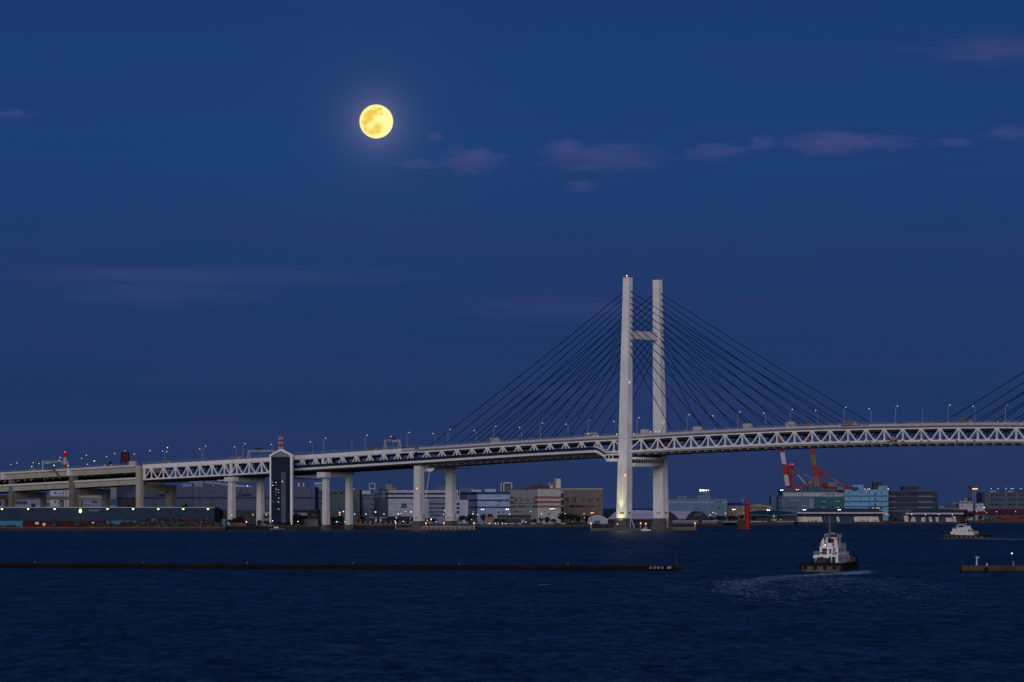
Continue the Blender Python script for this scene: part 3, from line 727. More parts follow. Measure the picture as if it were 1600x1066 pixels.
ramp('road_ramp', 'upper thin pale road ramp above the curving ramp under the truss viaduct', [(340, 749.6, 3200), (356, 749.4, 3200), (378, 749.6, 3200), (405, 750, 3200)], 1.5, 10, CONC)
ramp('road_ramp', 'short pale road stub under the sky walk right of the glass elevator tower', [(455, 744.0, 2750), (480, 744.8, 2750), (500, 746.0, 2750)], 2.0, 9, CONC, pil=())
#--SECTION3--

# ================================================================== buildings of the far shore
def facer(pts):
    """wall line through (px, Y) corners -> depth of the wall behind any pixel column"""
    def Yf(px):
        for (a, ya), (b_, yb) in zip(pts, pts[1:]):
            if a <= px <= b_ or (b_ == pts[-1][0]) or (px < a):
                xa = (a - 800) / F * ya; xb = (b_ - 800) / F * yb; k = (px - 800) / F
                den = (xb - xa) - k * (yb - ya)
                if abs(den) < 1e-9: return ya
                f = (k * ya - xa) / den; return ya + f * (yb - ya)
    return Yf
class Bld:
    def __init__(s, name, label, cat, pts, ytop, m, depth=45, base=LZ, part='wall', group=None, roof=None):
        s.pts = pts; s.Y = facer(pts); s.Yr = min(y for _, y in pts)
        s.root = thing(name, label, cat, ((pts[0][0] - 800) / F * pts[0][1], pts[0][1], base), group)
        s.z1 = CH + (HZ - ytop) * s.Yr / F; s.base = base; s.depth = depth
        P = [((px - 800) / F * y, y) for px, y in pts]; P += [(P[-1][0], P[-1][1] + depth), (P[0][0], max(P[0][1], P[-1][1]) + depth)]
        mb = MB(); mb.extrude([(x, y, base) for x, y in P], (0, 0, s.z1 - base))
        s.wall = mb.build(part, m, s.root)
        c = sum((Vector((x, y)) for x, y in P), Vector((0, 0))) / len(P)
        rm = roof or mat('roof_felt', (.09, .09, .10), .9)
        mb = MB(); mb.extrude([(c.x + (x - c.x) * .995, c.y + (y - c.y) * .995, s.z1 + .01) for x, y in P], (0, 0, .25)); mb.build('roof', rm, s.root)
    def z(s, py, px=None): return CH + (HZ - py) * s.Yr / F
    def strip(s, name, px0, px1, py0, py1, m, out=.22, parent=None, t=.15):
        cs = [px0] + [a for a, _ in s.pts if px0 + .3 < a < px1 - .3] + [px1]
        mb = MB(); z0, z1 = s.z(py1), s.z(py0)
        for a, b_ in zip(cs, cs[1:]):
            e = 1e-3; ya, yb = s.Y(a + e), s.Y(b_ - e)
            pa = Vector(((a - 800) / F * ya, ya)); pb = Vector(((b_ - 800) / F * yb, yb)); d = (pb - pa).normalized(); n = Vector((d.y, -d.x))
            q = [pa + n * out, pb + n * out, pb - n * t, pa - n * t]
            mb.hexa([(v.x, v.y, z0) for v in q] + [(v.x, v.y, z1) for v in q])
        return mb.build(name, m, parent or s.root)
    def strips(s, name, rects, m, out=.24, parent=None):
        return [s.strip(name, *r, m, out=out, parent=parent) for r in rects]
    def roofbox(s, name, px0, px1, py0, m, dy=6, dep=12, py1=None):
        Y = s.Y((px0 + px1) / 2) + dy; z0 = s.z1 + .27; z1 = CH + (HZ - py0) * Y / F
        if py1: z0 = CH + (HZ - py1) * Y / F
        mb = MB(); mb.box((px0 - 800) / F * Y, (px1 - 800) / F * Y, Y, Y + dep, z0, z1); return mb.build(name, m, s.root)
    def text(s, body, px0, px1, py0, py1, m, name='lettering', out=.3):
        return text_mesh(name, body, px0, px1, py0, py1, 0, m, s.root, out=out, Yfun=s.Y)
def wm(name, c, **k): return mat(name, lin(c) if max(c) > 1.5 else c, .75, **k)
W_BL = mat('wall_slate_blue', (.016, .034, .068), .7, streak=.2)
W_FU = mat('wall_lilac_grey', (.090, .100, .175), .75, streak=.15)
W_FB = mat('wall_brown_grey', (.050, .046, .058), .8, streak=.2)
TEAL_S = mat('stripe_teal', (.010, .045, .08), .6)
W_GG = mat('wall_green_grey', (.075, .105, .125), .75, streak=.2)
W_PB = mat('wall_pale_blue_grey', (.16, .19, .29), .75, streak=.15)
W_LG = mat('wall_light_grey', (.36, .38, .47), .75, streak=.15)
W_LB = mat('wall_light_blue_grey', (.30, .36, .52), .75, streak=.12)
BLUE_S = mat('stripe_deep_blue', (.006, .045, .17), .5)
W_PK = mat('wall_warm_white', (.50, .49, .47), .8, streak=.15)
PINK_S = mat('stripe_salmon', (.30, .105, .095), .7)
W_BR = mat('wall_taupe', (.155, .128, .115), .8, streak=.3)
W_CY = mat('wall_pale_cyan', (.105, .17, .26), .75, streak=.12)
W_CY2 = mat('wall_bright_cyan', (.14, .31, .48), .7, streak=.15)
W_TE = mat('wall_dark_teal', (.022, .10, .12), .7, streak=.2)
W_DK = mat('wall_dark_slate', (.020, .032, .060), .6, streak=.3)
W_BG = mat('wall_beige', (.21, .19, .17), .8, streak=.2)
W_SB = mat('wall_steel_blue', (.075, .12, .21), .7, streak=.2)
LILAC = mat('roof_lilac_metal', (.64, .60, .80), .6, streak=.12)
BAND = mat('band_dark', (.018, .022, .045), .4)
CYANP = mat('panel_cyan', (.035, .17, .26), .7, streak=.3, var=.3)
RUST = mat('rust_red_steel', (.055, .012, .012), .85, var=.5, streak=.3)
GREENP = mat('green_machine_paint', (.006, .055, .038), .6, var=.3)
BLUEP = mat('bright_blue_paint', (.004, .055, .24), .5)
EDGE = mat('edge_pale', (.42, .38, .42), .6)
OLIVE = mat('cream_lit_wall', (.40, .38, .28), .7)

# --- long blue scrap yard shed
sh = Bld('scrap_shed', 'long low slate blue shed with row of greenish lamps at the left waterfront', 'shed', [(-120, 2545), (335, 2545)], 793.5, W_BL, depth=50, base=LZ + .0)
sh.strip('roof_edge', -120, 335.3, 792.6, 793.6, EDGE, out=.5)
sh.strip('open_bay', 36, 166, 814.2, 824, RUST, out=.3); sh.strip('open_bay', 214, 335, 814.2, 824, mat('bay_shadow_steel', (.02, .015, .02), .9), out=.3)
sh.strips('cyan_panel', [(-60, 35.6, 814, 824), (166.3, 170.8, 813.6, 825), (173.2, 212.8, 813.8, 824)], CYANP, out=.6)
sh.strips('vent', [(px - 4, px + 3.5, 801.7, 803.2) for px in (3, 44, 85, 126, 168, 208, 247, 286)], BAND, out=.25)
sh.text('東京製鐵', 139, 157, 796.2, 799.2, mat('sign_pale', (.20, .22, .30), .6), name='sign')
sh.strips('lit_opening', [(55.2, 60.5, 816, 819.5), (66.8, 71.8, 817.5, 822)], emit('dim_orange_interior', (.8, .42, .18), .12), out=.4)
sh.strips('lit_opening', [(144, 147, 816, 817.6), (152, 154, 818.5, 820)], emit('dim_cream_interior', (.8, .62, .35), .30), out=.4)
for px in (3, 44, 85.3, 168, 208, 247.3, 286.3, 325):
    p = at(px, 795.6, 2541); T_ = thing('wall_lamp', 'greenish white lamp on the front edge of the long blue shed', 'lamp', tuple(p), 'lamps along the long blue shed')
    mb = MB(); mb.ball(p + Vector((0, 0, 0)), .72, 8, 5, (1.1, .7, .8)); mb.build('lamp_glass', E_YG, T_)
    mb = MB(); mb.beam(p + Vector((0, 0, .9)), p + Vector((0, 3.4, 1.2)), .18); mb.build('bracket', DARK, T_)
p = at(125.6, 798.4, 2541); T_ = thing('wall_lamp', 'largest bell-shaped green lamp on the front of the long blue shed', 'lamp', tuple(p), 'lamps along the long blue shed')
mb = MB(); mb.ball(p, 1.15, 8, 6, (.9, .6, 1.3)); mb.build('lamp_glass', E_YG, T_); mb = MB(); mb.beam(p + Vector((0, 0, 1.3)), p + Vector((0, 3.4, 1.6)), .2); mb.build('bracket', DARK, T_)
l = bpy.data.lights.new('shed_lamp_light', 'POINT'); l.energy = 260; l.color = (.75, 1, .45); l.shadow_soft_size = .5
o = bpy.data.objects.new('shed_lamp_light', l); S.collection.objects.link(o); o.location = p + Vector((0, -1.6, -1.6))

# --- scrap heaps
def heap(label, px0, px1, ytop, Y, m, n=900, sz=.9, seed=1, prof=None, name='scrap_heap'):
    r = random.Random(seed); mb = MB(); x0, x1 = at(px0, 0, Y).x, at(px1, 0, Y).x; H = CH + (HZ - ytop) * Y / F - LZ
    prof = prof or (lambda u: min(1, 3.2 * u, 3.2 * (1 - u)) * (.85 + .15 * math.sin(u * 9)))
    rings = []
    for i in range(25):
        u = i / 24; h = LZ + H * prof(u) * .92; x = x0 + (x1 - x0) * u
        rings.append([(x, Y - 7, LZ), (x, Y - 4.2, LZ + (h - LZ) * .55), (x, Y, h), (x, Y + 5, LZ + (h - LZ) * .7), (x, Y + 8, LZ)])
    mb.loft(rings)
    for _ in range(n):
        u = r.random(); v = r.random(); h = H * prof(u); x = x0 + (x1 - x0) * u
        z = LZ + h * v; y = Y - 7 + 6.5 * v ** 1.3
        c = Vector((x, y - .1, z)); d = Vector((r.uniform(-1, 1), r.uniform(-.6, .6), r.uniform(-1, 1))).normalized()
        mb.cur = r.choice((0, 0, 0, 1, 1, 2)) if r.random() > .03 else 3
        mb.beam(c - d * sz * r.uniform(.3, 1), c + d * sz * r.uniform(.3, 1), sz * r.uniform(.15, .8), sz * r.uniform(.1, .4))
    return tag(mb.build(name, m, None, at=((x0 + x1) / 2, Y, LZ)), label, 'scrap heap', kind='stuff')
SC = [mat('scrap_dark', (.035, .030, .034), .85, var=.5), mat('scrap_rust', (.075, .035, .028), .9, var=.5), mat('scrap_grey', (.09, .085, .09), .6, var=.4), mat('scrap_bright', (.38, .34, .32), .5)]
heap('large mound of mixed scrap metal on the quay', 212, 348, 806.5, 2530, SC, 1900, 1.0, 2, lambda u: min(1, 4 * u + .35, 5.5 * (1 - u) + .15) * (.86 + .14 * math.sin(u * 17) * math.sin(u * 5 + 1)))
heap('smaller grey scrap heap before the cyan panels', 140, 190, 816.5, 2528, SC, 500, .8, 3)
heap('dark low scrap heap at the far left quay', -20, 34, 820.5, 2515, SC, 300, .8, 4)
heap('dark scrap heap top behind the cyan panel', 182, 216, 812.0, 2534, SC, 300, .8, 5)
def crane_green(px, Y, k, label, flip=1):
    p = at(px, 0, Y); p.z = LZ; T_ = thing('material_handler', label, 'excavator', tuple(p), 'green machines in the scrap yard')
    mb = MB(); mb.box(p.x - 1.8 * k, p.x + 1.8 * k, p.y - 1.2, p.y + 1.2, LZ, LZ + .9 * k); mb.build('track', BLACK, T_)
    mb = MB(); mb.box(p.x - 1.5 * k, p.x + 1.5 * k, p.y - 1.1, p.y + 1.1, LZ + .9 * k, LZ + 2.3 * k); b_ = mb.build('body', GREENP, T_)
    mb = MB(); mb.box(p.x + flip * .3 * k - .6 * k, p.x + flip * .3 * k + .6 * k, p.y - 1.2, p.y - .2, LZ + 2.3 * k, LZ + 3.6 * k); mb.build('cab', WIN, T_)
    e1 = p + Vector((-flip * 2.6 * k, 0, 7.2 * k)); e2 = p + Vector((-flip * 5.2 * k, 0, 6.4 * k)); e3 = e2 + Vector((-flip * .4, 0, -4.4 * k))
    mb = MB(); mb.beam(p + Vector((0, 0, 2.0 * k)), e1, .7 * k); mb.build('boom', GREENP, T_)
    mb = MB(); mb.beam(e1, e2, .5 * k); mb.beam(e2, e3, .35 * k); mb.build('stick', GREENP, T_)
    mb = MB()
    for a in range(4): 
        d = Vector((math.cos(a * 1.57 + .5), math.sin(a * 1.57 + .5), 0)); mb.beam(e3, e3 + d * .8 * k - Vector((0, 0, .5 * k)), .25 * k); mb.beam(e3 + d * .8 * k - Vector((0, 0, .5 * k)), e3 + d * .3 * k - Vector((0, 0, 1.4 * k)), .2 * k)
    mb.build('grapple', DARK, T_)
crane_green(84, 2518, 1.0, 'green grab machine before the red open bay, left one', 1)
crane_green(121, 2518, 1.1, 'green grab machine below the bell-shaped lamp', -1)
crane_green(279, 2519, 1.25, 'green grab machine standing in front of the large scrap mound', 1)
T_ = thing('cyan_post', 'upright cyan panel at the right end of the scrap quay', 'panel', tuple(at(349.5, 0, 2530).xy) + (LZ,))
mb = MB(); a = at(347.4, 813, 2530); c = at(352.2, 824.5, 2530); mb.box(a.x, c.x, 2530, 2533, LZ, a.z); mb.build('panel', CYANP, T_)
mb = MB(); mb.box(a.x - .2, c.x + .2, 2529.9, 2533.1, a.z, a.z + .4); mb.build('cap', EDGE, T_)

# --- lettered lilac warehouse
fu = Bld('lettered_warehouse', 'wide lilac grey warehouse with dark lettering and teal stripe behind the truss viaduct', 'warehouse', [(182, 3120), (303, 3060), (492, 3085)], 761, W_FU, depth=60)
fu.strip('stripe', 182, 492, 776.8, 779.2, TEAL_S); fu.strip('lower_wall', 300, 430, 797, 818, W_FB, out=.3); fu.strip('lower_wall', 184, 221, 779.2, 818, W_FB, out=.3)
fu.strips('panel_joint', [(240.6, 241.1, 762, 812), (261, 261.4, 780, 812), (302.6, 303.1, 762, 812), (312, 312.4, 762, 797), (332.4, 332.8, 762, 797), (487, 487.5, 762, 797)], BAND)
fu.strips('small_window', [(321.5, 324, 769.3, 770.5), (328, 330.5, 769.3, 770.5), (321.5, 324, 781, 782.3), (328, 330.5, 781, 782.3), (314, 316, 784, 785.5), (328, 330.5, 789.8, 791)], BAND)
INK = mat('sign_ink', (.010, .013, .022), .5); LEAF = mat('sign_green', (.015, .13, .06), .5)
for (x0, x1) in ((243, 264), (371.5, 392.5)):
    fu.text('utaba', x0 + 5.2, x1, 770.4, 775.6, INK, name='sign')
    sg = MB(); Yq = fu.Y(x0 + 2) - .5
    for (a, b_) in (((x0 + 1.2, 775.8), (x0 + 2.2, 770.5)), ((x0 + 2.2, 770.5), (x0 + 3.6, 768.0)), ((x0 + 3.6, 768.0), (x0 + 5.6, 767.5)), ((x0 + .8, 771.6), (x0 + 3.6, 771.2))):
        sg.beam(at(*a, Yq), at(*b_, Yq), .95, .5, up=(0, 1, 0))
    sg.build('sign', INK, fu.root)
    sg = MB(); sg.beam(at(x0 + 1.6, 773.4, Yq - .2), at(x0 + 2.2, 770.6, Yq - .2), .55, .3, up=(0, 1, 0)); sg.build('sign_leaf', LEAF, fu.root)
fu.roofbox('roof_plant', 285, 300, 756, W_PB, 30, 10); fu.roofbox('roof_plant', 303, 318, 752, W_PB, 40, 10)
for px in (467, 474.5):
    T_ = thing('chimney', 'thin red and white chimney behind the lilac warehouse, under the road stub', 'chimney', (at(px, 0, 3200).x, 3200, LZ), 'pair of thin chimneys')
    a = at(px, 761, 3200); mb = MB(); mb.tube((a.x, 3200, LZ), at(px, 754.5, 3200), .75, 8); mb.build('lower_shaft', mat('white_shaft', (.5, .48, .48), .6), T_)
    mb = MB(); mb.tube(at(px, 754.5, 3200), at(px, 748.3, 3200), .85, 8, .75); mb.build('upper_shaft', RED, T_)

# --- small buildings around the tower foot
qh = Bld('quay_house', 'low pale house with dark windows left of the glass elevator tower foot', 'building', [(410.5, 2700), (422, 2700)], 801, W_BG, depth=14); qh.strip('window', 412, 421.5, 804.5, 810, WIN); qh.strip('roof_edge', 410, 422.5, 800, 801.6, EDGE, out=.6)
gh = Bld('gate_house', 'low terminal house with pale eave and brown upper wall right of the elevator tower', 'building', [(454, 2770), (498, 2770)], 797, W_FB, depth=20)
gh.strip('pale_eave', 453.5, 480.5, 801.3, 805.6, EDGE, out=1.2); gh.strip('window', 470, 479.5, 805.8, 812, GLASS); gh.strip('window', 486, 494, 803.5, 806.5, mat('dim_pane', (.09, .09, .10), .4)); gh.strip('pale_wall', 454, 480, 812.2, 818, W_BG, out=.5)
pl = Bld('podium', 'low grey podium wall with small lights under the glass elevator tower', 'building', [(420, 2650), (456, 2650), (497, 2665)], 812, mat('podium_grey', (.16, .15, .15), .8), depth=12)
pl.strips('window', [(427, 431, 815.5, 818), (434, 438, 815.5, 818)], WIN)

# --- glass elevator tower
GT_Y = 2632.0
def gp(px, py, y=0): return at(px, py, GT_Y) + Vector((0, y, 0))
GT = thing('elevator_tower', 'tall dark glass elevator tower in white frame with gabled roof beside the viaduct', 'tower', (gp(439, 0).x, GT_Y, LZ))
xl, xr, xm = gp(421.2, 0).x, gp(456.8, 0).x, gp(439, 0).x; zb_ = 5.0; ze = gp(0, 713).z; za_ = gp(0, 701).z
DEP = 15.0; fw = 1.15
mb = MB()
for x0, x1 in ((xl, xl + fw), (xr - fw - .4, xr)):
    for y0 in (GT_Y, GT_Y + DEP - fw): mb.box(x0, x1, y0, y0 + fw, zb_, ze)
for x in (xl, xr - fw): mb.box(x + .02, x + fw - .02, GT_Y + fw, GT_Y + DEP - fw, ze - 1.2, ze - .02)
mb.build('frame', WHITE, GT)
mb = MB(); mb.extrude([(xl - .3, GT_Y - .2, ze - .6), (xl - .3, GT_Y - .2, ze + .9), (xm, GT_Y - .2, za_), (xr + .3, GT_Y - .2, ze + .9), (xr + .3, GT_Y - .2, ze - .6), (xm, GT_Y - .2, za_ - 1.7)], (0, 1.4, 0))
mb.extrude([(xl - .3, GT_Y + DEP - 1.2, ze - .6), (xl - .3, GT_Y + DEP - 1.2, ze + .9), (xm, GT_Y + DEP - 1.2, za_), (xr + .3, GT_Y + DEP - 1.2, ze + .9), (xr + .3, GT_Y + DEP - 1.2, ze - .6), (xm, GT_Y + DEP - 1.2, za_ - 1.7)], (0, 1.2, 0))
mb.build('gable_frame', WHITE, GT)
mb = MB(); mb.extrude([(xl - .2, GT_Y + 1.3, ze + .4), (xm, GT_Y + 1.3, za_ - .5), (xr + .2, GT_Y + 1.3, ze + .4), (xm, GT_Y + 1.3, za_ - 1.1)], (0, DEP - 2.6, 0)); mb.build('roof', mat('tower_roof_grey', (.2, .2, .22), .6), GT)
mb = MB(); mb.extrude([(xl + 2.2, GT_Y + .35, ze - .5), (xm, GT_Y + .35, za_ - 2.1), (xr - 2.2, GT_Y + .35, ze - .5)], (0, .4, 0)); mb.build('gable_panel', mat('gable_grey_green', (.17, .18, .18), .7), GT)
mb = MB(); mb.box(xl + fw + .02, xr - fw - .42, GT_Y + .3, GT_Y + DEP - .3, zb_, ze - .45)
mb.box(xl + .3, xl + fw + .02, GT_Y + fw + .02, GT_Y + DEP - fw - .02, zb_, ze - 1.3); gl = mb.build('glazing', GLASS, GT)
mb = MB(); nfl = 15
for k in range(1, nfl): z = zb_ + (ze - zb_) * k / nfl; mb.box(xl + fw + .03, xr - fw - .43, GT_Y + .15, GT_Y + .32, z - .09, z + .09)
mb.build('mullions', mat('mullion_dark', (.004, .008, .018), .5), GT)
mb = MB(); x0 = gp(439.5, 0).x; x1 = gp(446.3, 0).x; mb.box(x0, x1, GT_Y + .05, GT_Y + .14, zb_, gp(0, 738).z); mb.build('lift_shaft_panel', mat('lift_shaft_pale', (.055, .065, .10), .5, var=.3), GT)
rnd = random.Random(5)
for (px, py) in ((425.2, 753.6), (426.5, 758.3), (431, 754), (431.5, 758), (431.2, 764.5), (434.8, 765.5), (431.2, 769), (435, 770), (431, 773.5), (435.5, 778.5), (434, 783.8), (435.5, 785), (434.6, 795), (436, 796.5), (427, 784), (441, 752.5)):
    c = gp(px, py, .02); mb = MB(); mb.ball(c, rnd.uniform(.16, .32), 6, 4); mb.build('interior_lamp', E_DIM if rnd.random() < .75 else E_W, GT)
# red and white lattice mast behind the tower
T_ = thing('lattice_mast', 'red and white striped lattice mast rising above the glass tower roof', 'mast', (at(439, 0, 3300).x, 3300, LZ))
for k, (y0, y1, m_) in enumerate(((680.5, 683, RED), (683, 687.5, EDGE), (687.5, 690.5, RED), (690.5, 694.5, EDGE), (694.5, 698, RED), (698, 709, EDGE))):
    mb = MB(); w_ = 1.55 + k * .08
    c0 = at(438.9, y0, 3300); c1 = at(438.9, y1, 3300)
    for (i, j) in ((-1, -1), (1, -1), (1, 1), (-1, 1)): mb.beam(c0 + Vector((i * w_, j * w_, 0)), c1 + Vector((i * w_, j * w_, 0)), .4)
    mb.beam(c0 + Vector((-w_, -w_, 0)), c1 + Vector((w_, -w_, 0)), .3); mb.beam(c0 + Vector((w_, -w_, 0)), c1 + Vector((-w_, -w_, 0)), .3)
    for q in ((-1, -1, 1, -1), (1, -1, 1, 1), (1, 1, -1, 1), (-1, 1, -1, -1)): mb.beam(c0 + Vector((q[0] * w_, q[1] * w_, -.3)), c0 + Vector((q[2] * w_, q[3] * w_, -.3)), .5)
    if m_ is RED: mb.box(c0.x - w_, c0.x + w_, 3300 - w_, 3300 + w_, c1.z + .2, c0.z - .2)
    mb.build('mast_section', m_, T_)
c1 = at(438.9, 709, 3300); mb = MB(); mb.box(c1.x - 1.9, c1.x + 1.9, 3298, 3302, LZ, c1.z); mb.build('mast_base', EDGE, T_)

# --- green grey building with the dark emblem
gb = Bld('emblem_warehouse', 'greenish grey warehouse with dark letters seen between the columns of the viaduct pier', 'warehouse', [(489, 3260), (562, 3240)], 766, W_GG, depth=50)
gb.roofbox('penthouse', 492, 508, 756.5, W_PB, 3, 14); gb.roofbox('penthouse_roof', 490.5, 512, 754.2, EDGE, 2, 16, py1=756.4)
gb.text('⊕', 496.5, 502.5, 766.5, 772.3, INK, name='sign'); gb.text('SLAI', 513.5, 526.5, 768.3, 772.4, INK, name='sign'); gb.text('INT', 531, 539.5, 768.3, 772.4, INK, name='sign')
gb.strips('small_window', [(499, 504, 777, 779), (499, 504, 786.5, 788)], BAND)

# --- white block with teal band and goal-shaped roof frame
wb = Bld('office_block', 'pale blue office block with teal band and white goal-shaped frame on its roof', 'building', [(561, 3330), (586, 3330)], 772, W_PB, depth=40)
wb.strip('teal_band', 561, 586, 776.6, 780.2, mat('band_teal_blue', (.04, .10, .19), .6)); wb.strip('window_band', 562, 585, 773.4, 775.4, BAND)
wb.roofbox('penthouse', 564.5, 579, 767, W_LG, 3, 12)
wb.strips('window', [(580, 584.5, y, y + 2.2) for y in (780.8, 787.3, 794.8, 801)], BAND)
wb.strips('vertical_sign', [(565.5, 567.2, y, y + 2.6) for y in (780.6, 786, 790, 795)], mat('sign_dark_orange', (.11, .05, .05), .7))
mb = MB(); 
for a, b_ in (((577.3, 755.8), (577.3, 767)), ((585.8, 755.8), (585.8, 767)), ((577, 755.6), (586.2, 755.6)), ((577.5, 763.5), (585.8, 763.5))): mb.beam(at(*a, 3345), at(*b_, 3345), .6)
mb.build('roof_frame', EDGE, wb.root)
# --- large white banded building
lb = Bld('banded_logistics_building', 'large pale grey building with two dark window bands and a square teal logo', 'building', [(584, 3330), (607, 3205), (700, 3225)], 766, W_LG, depth=55)
lb.strips('window_band', [(606, 700, 770.2, 772.9), (604, 700, 777, 779.4), (585, 589, 770.5, 773), (590, 597, 770.5, 772.8), (602, 606, 770.4, 773), (585, 589, 777, 779.2), (591, 597, 777, 779), (602, 604, 777, 779.2)], BAND)
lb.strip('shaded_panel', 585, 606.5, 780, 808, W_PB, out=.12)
lb.strip('logo_board', 627, 634.8, 787, 793.6, mat('logo_teal', (.02, .07, .11), .5), out=.4); lb.strip('logo_core', 629.3, 632.4, 788.8, 791.8, mat('logo_pale_teal', (.10, .20, .26), .5), out=.6)
lb.strips('panel_joint', [(607.2, 665, 787, 787.4), (607.2, 627, 799.5, 799.9)], W_PB)
lb.roofbox('penthouse', 603, 613.5, 757, W_BG, 5, 15); lb.roofbox('penthouse', 613.5, 619.5, 762, W_BG, 5, 15); lb.roofbox('roof_plant', 591, 604, 763.8, DARK, 6, 15)
mb = MB()
for px, y0 in ((598, 744), (608.5, 745), (612, 754)): mb.beam(at(px, y0, 3225), at(px, 766, 3225), .22)
mb.build('antenna', DARK, lb.root)
an = Bld('office_annex', 'grey office annex with three rows of windows right of the first bridge pier column', 'building', [(669.5, 3150), (698.5, 3150)], 781, W_PB, depth=25)
an.strips('window_band', [(670.5, 696, 785.6, 789), (670.5, 696, 792.4, 795.2), (670.5, 696, 798.8, 801.2), (672, 696, 804, 806.5)], mat('window_brownish', (.035, .035, .05), .4, var=.5, scale=.8))
an.strips('mullion', [(x, x + .7, 785.4, 801.4) for x in (675, 680, 685, 690)], W_PB, out=.35)
w2 = Bld('white_block', 'white block with three stacked dark windows right of the second bridge pier column', 'building', [(698, 3170), (718, 3170), (731.5, 3170)], 781.5, W_LG, depth=25)
w2.strips('window', [(713.5, 717.8, y, y + 4) for y in (785.6, 792, 798.6)], BAND)
w3 = Bld('stair_block', 'narrow tall white stair block behind the white block by the pier', 'building', [(697, 3215), (718.5, 3215)], 766, W_LG, depth=20); w3.strip('window_band', 715.5, 717.5, 766.5, 776, BAND); w3.strips('window_band', [(699, 714, 770.5, 773), (699, 714, 777, 779)], BAND)
sb = Bld('shipyard_roofline', 'dark bluish superstructure with orange lamps peeking over the banded building', 'building', [(681, 3900), (710, 3900)], 761, W_SB, depth=40)
sb.roofbox('upper_part', 688, 706, 758, W_SB, 2, 12); sb.roofbox('mast', 695, 696, 752, DARK, 2, 1)
sc2 = Bld('roof_machinery_block', 'dark bluish machinery block over the left end of the blue striped building', 'building', [(718, 3700), (742, 3700)], 762, W_SB, depth=40)
sc2.roofbox('upper_part', 719, 722, 757, W_SB, 2, 6)

# --- blue striped white building
bs = Bld('blue_striped_warehouse', 'pale blue white warehouse with three deep blue stripes and roof frame tower', 'warehouse', [(718, 3500), (746, 3345), (798, 3350)], 769, W_LB, depth=60)
bs.strips('blue_stripe', [(718, 798, 769, 772.6), (731, 798, 780.6, 782.9), (731, 798, 791.7, 793.9)], BLUE_S)
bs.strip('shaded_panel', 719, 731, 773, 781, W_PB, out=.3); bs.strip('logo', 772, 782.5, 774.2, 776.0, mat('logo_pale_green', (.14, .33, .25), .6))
bs.strips('sign', [(730 + 5 * k, 731.5 + 5 * k, 773.6, 774.6) for k in range(4)], mat('pane_pale', (.35, .38, .5), .5))
bs.strips('window', [(777.3, 779.5, 787.5, 790), (777, 781, 799, 802), (785.5, 788, 799, 802), (777, 783, 782.9, 785)], mat('window_slate', (.10, .12, .18), .4))
bs.roofbox('penthouse', 736.5, 752, 765.2, W_LG, 4, 14); bs.roofbox('penthouse', 757.5, 774.8, 764.4, W_LG, 4, 14)
bt = MB(); Yt = 3352
for a, b_ in (((787.2, 755), (787.2, 769)), ((799.4, 755), (799.4, 764)), ((786.6, 754.8), (800.2, 754.8)), ((783.2, 754.5), (783.2, 767.5))): bt.beam(at(*a, Yt), at(*b_, Yt), 1.1)
bt.build('tower_frame', EDGE, bs.root); bs.roofbox('tower_core', 788, 799, 756.2, W_GG, 6, 12); bs.roofbox('tower_core', 783.6, 787, 756.5, BAND, 6, 12)

# --- pink striped building
pb = Bld('pink_striped_warehouse', 'warm white cold store with three salmon stripes, bright right face and stair tower', 'warehouse', [(797, 3290), (840, 3185), (876.2, 3200)], 763.6, W_PK, depth=60)
pb.strip('roof_edge', 797, 876.2, 763.2, 764.3, PINK_S)
for y0, y1, xl_, xr_ in ((775.6, 779.0, 802.8, 836), (782.8, 786.2, 804, 835), (789.9, 793.2, 806.5, 832.3)):
    pb.strips('salmon_stripe', [(797, xl_, y0, y1), (xr_, 876.2, y0, y1)], PINK_S)
INKP = mat('sign_dark_violet', (.07, .065, .10), .6)
for ch, a, b_ in (('ヨ', 804.5, 808), ('コ', 811, 815), ('レ', 824, 828), ('イ', 831.5, 835)): pb.text(ch, a, b_, 777.6, 784, INKP, name='sign')
sg = MB(); c = at(819, 781, pb.Y(819) - .6); sg.ball(c, 1.1, 8, 5, (1, .3, 1)); sg.build('sign_dot', RED, pb.root)
pb.text('大黒物流センター', 807.5, 831, 789.6, 793.2, INKP, name='sign')
pb.strips('window', [(802.8, 805, 799, 800.8), (807, 810, 798.8, 800.8), (815, 816, 799, 800.5), (822, 823, 799, 800.5), (807.5, 810, 805, 806.5), (811.5, 814, 805, 806.5), (856.5, 859, 802, 804), (850, 851.5, 799, 800)], BAND)
pb.strip('sill_line', 797, 840, 786.4, 786.9, INKP)
pb.roofbox('stair_tower', 867.8, 876, 748.2, W_PK, 1, 10); pb.roofbox('stair_tower_step', 863.5, 867.8, 748.8, W_BR, 2, 9); pb.roofbox('stair_tower_step', 860.2, 863.5, 758, W_PK, 2, 9)
mb = MB(); r = random.Random(9)
for px0_, px1_, y0 in ((821, 828, 760.5), (828, 834, 756.5), (834, 840, 755.8), (841, 848, 756.5), (848, 853, 758), (853, 857, 759)):
    Yq = 3215 + r.random() * 8; a = at(px0_, y0, Yq); mb.box(a.x, at(px1_, 0, Yq).x, Yq, Yq + 7, pb.z1 + .3, a.z - r.random())
mb.build('roof_machinery', mat('machinery_brown_grey', (.06, .05, .055), .8, var=.5, scale=.5), pb.root)
mb = MB(); mb.ball(at(859, 755.5, 3205), 1.3, 8, 5, (1, 1, .7)); mb.tube(at(859, 763, 3205), at(859, 756, 3205), .3, 6); mb.build('water_tank', W_LG, pb.root)
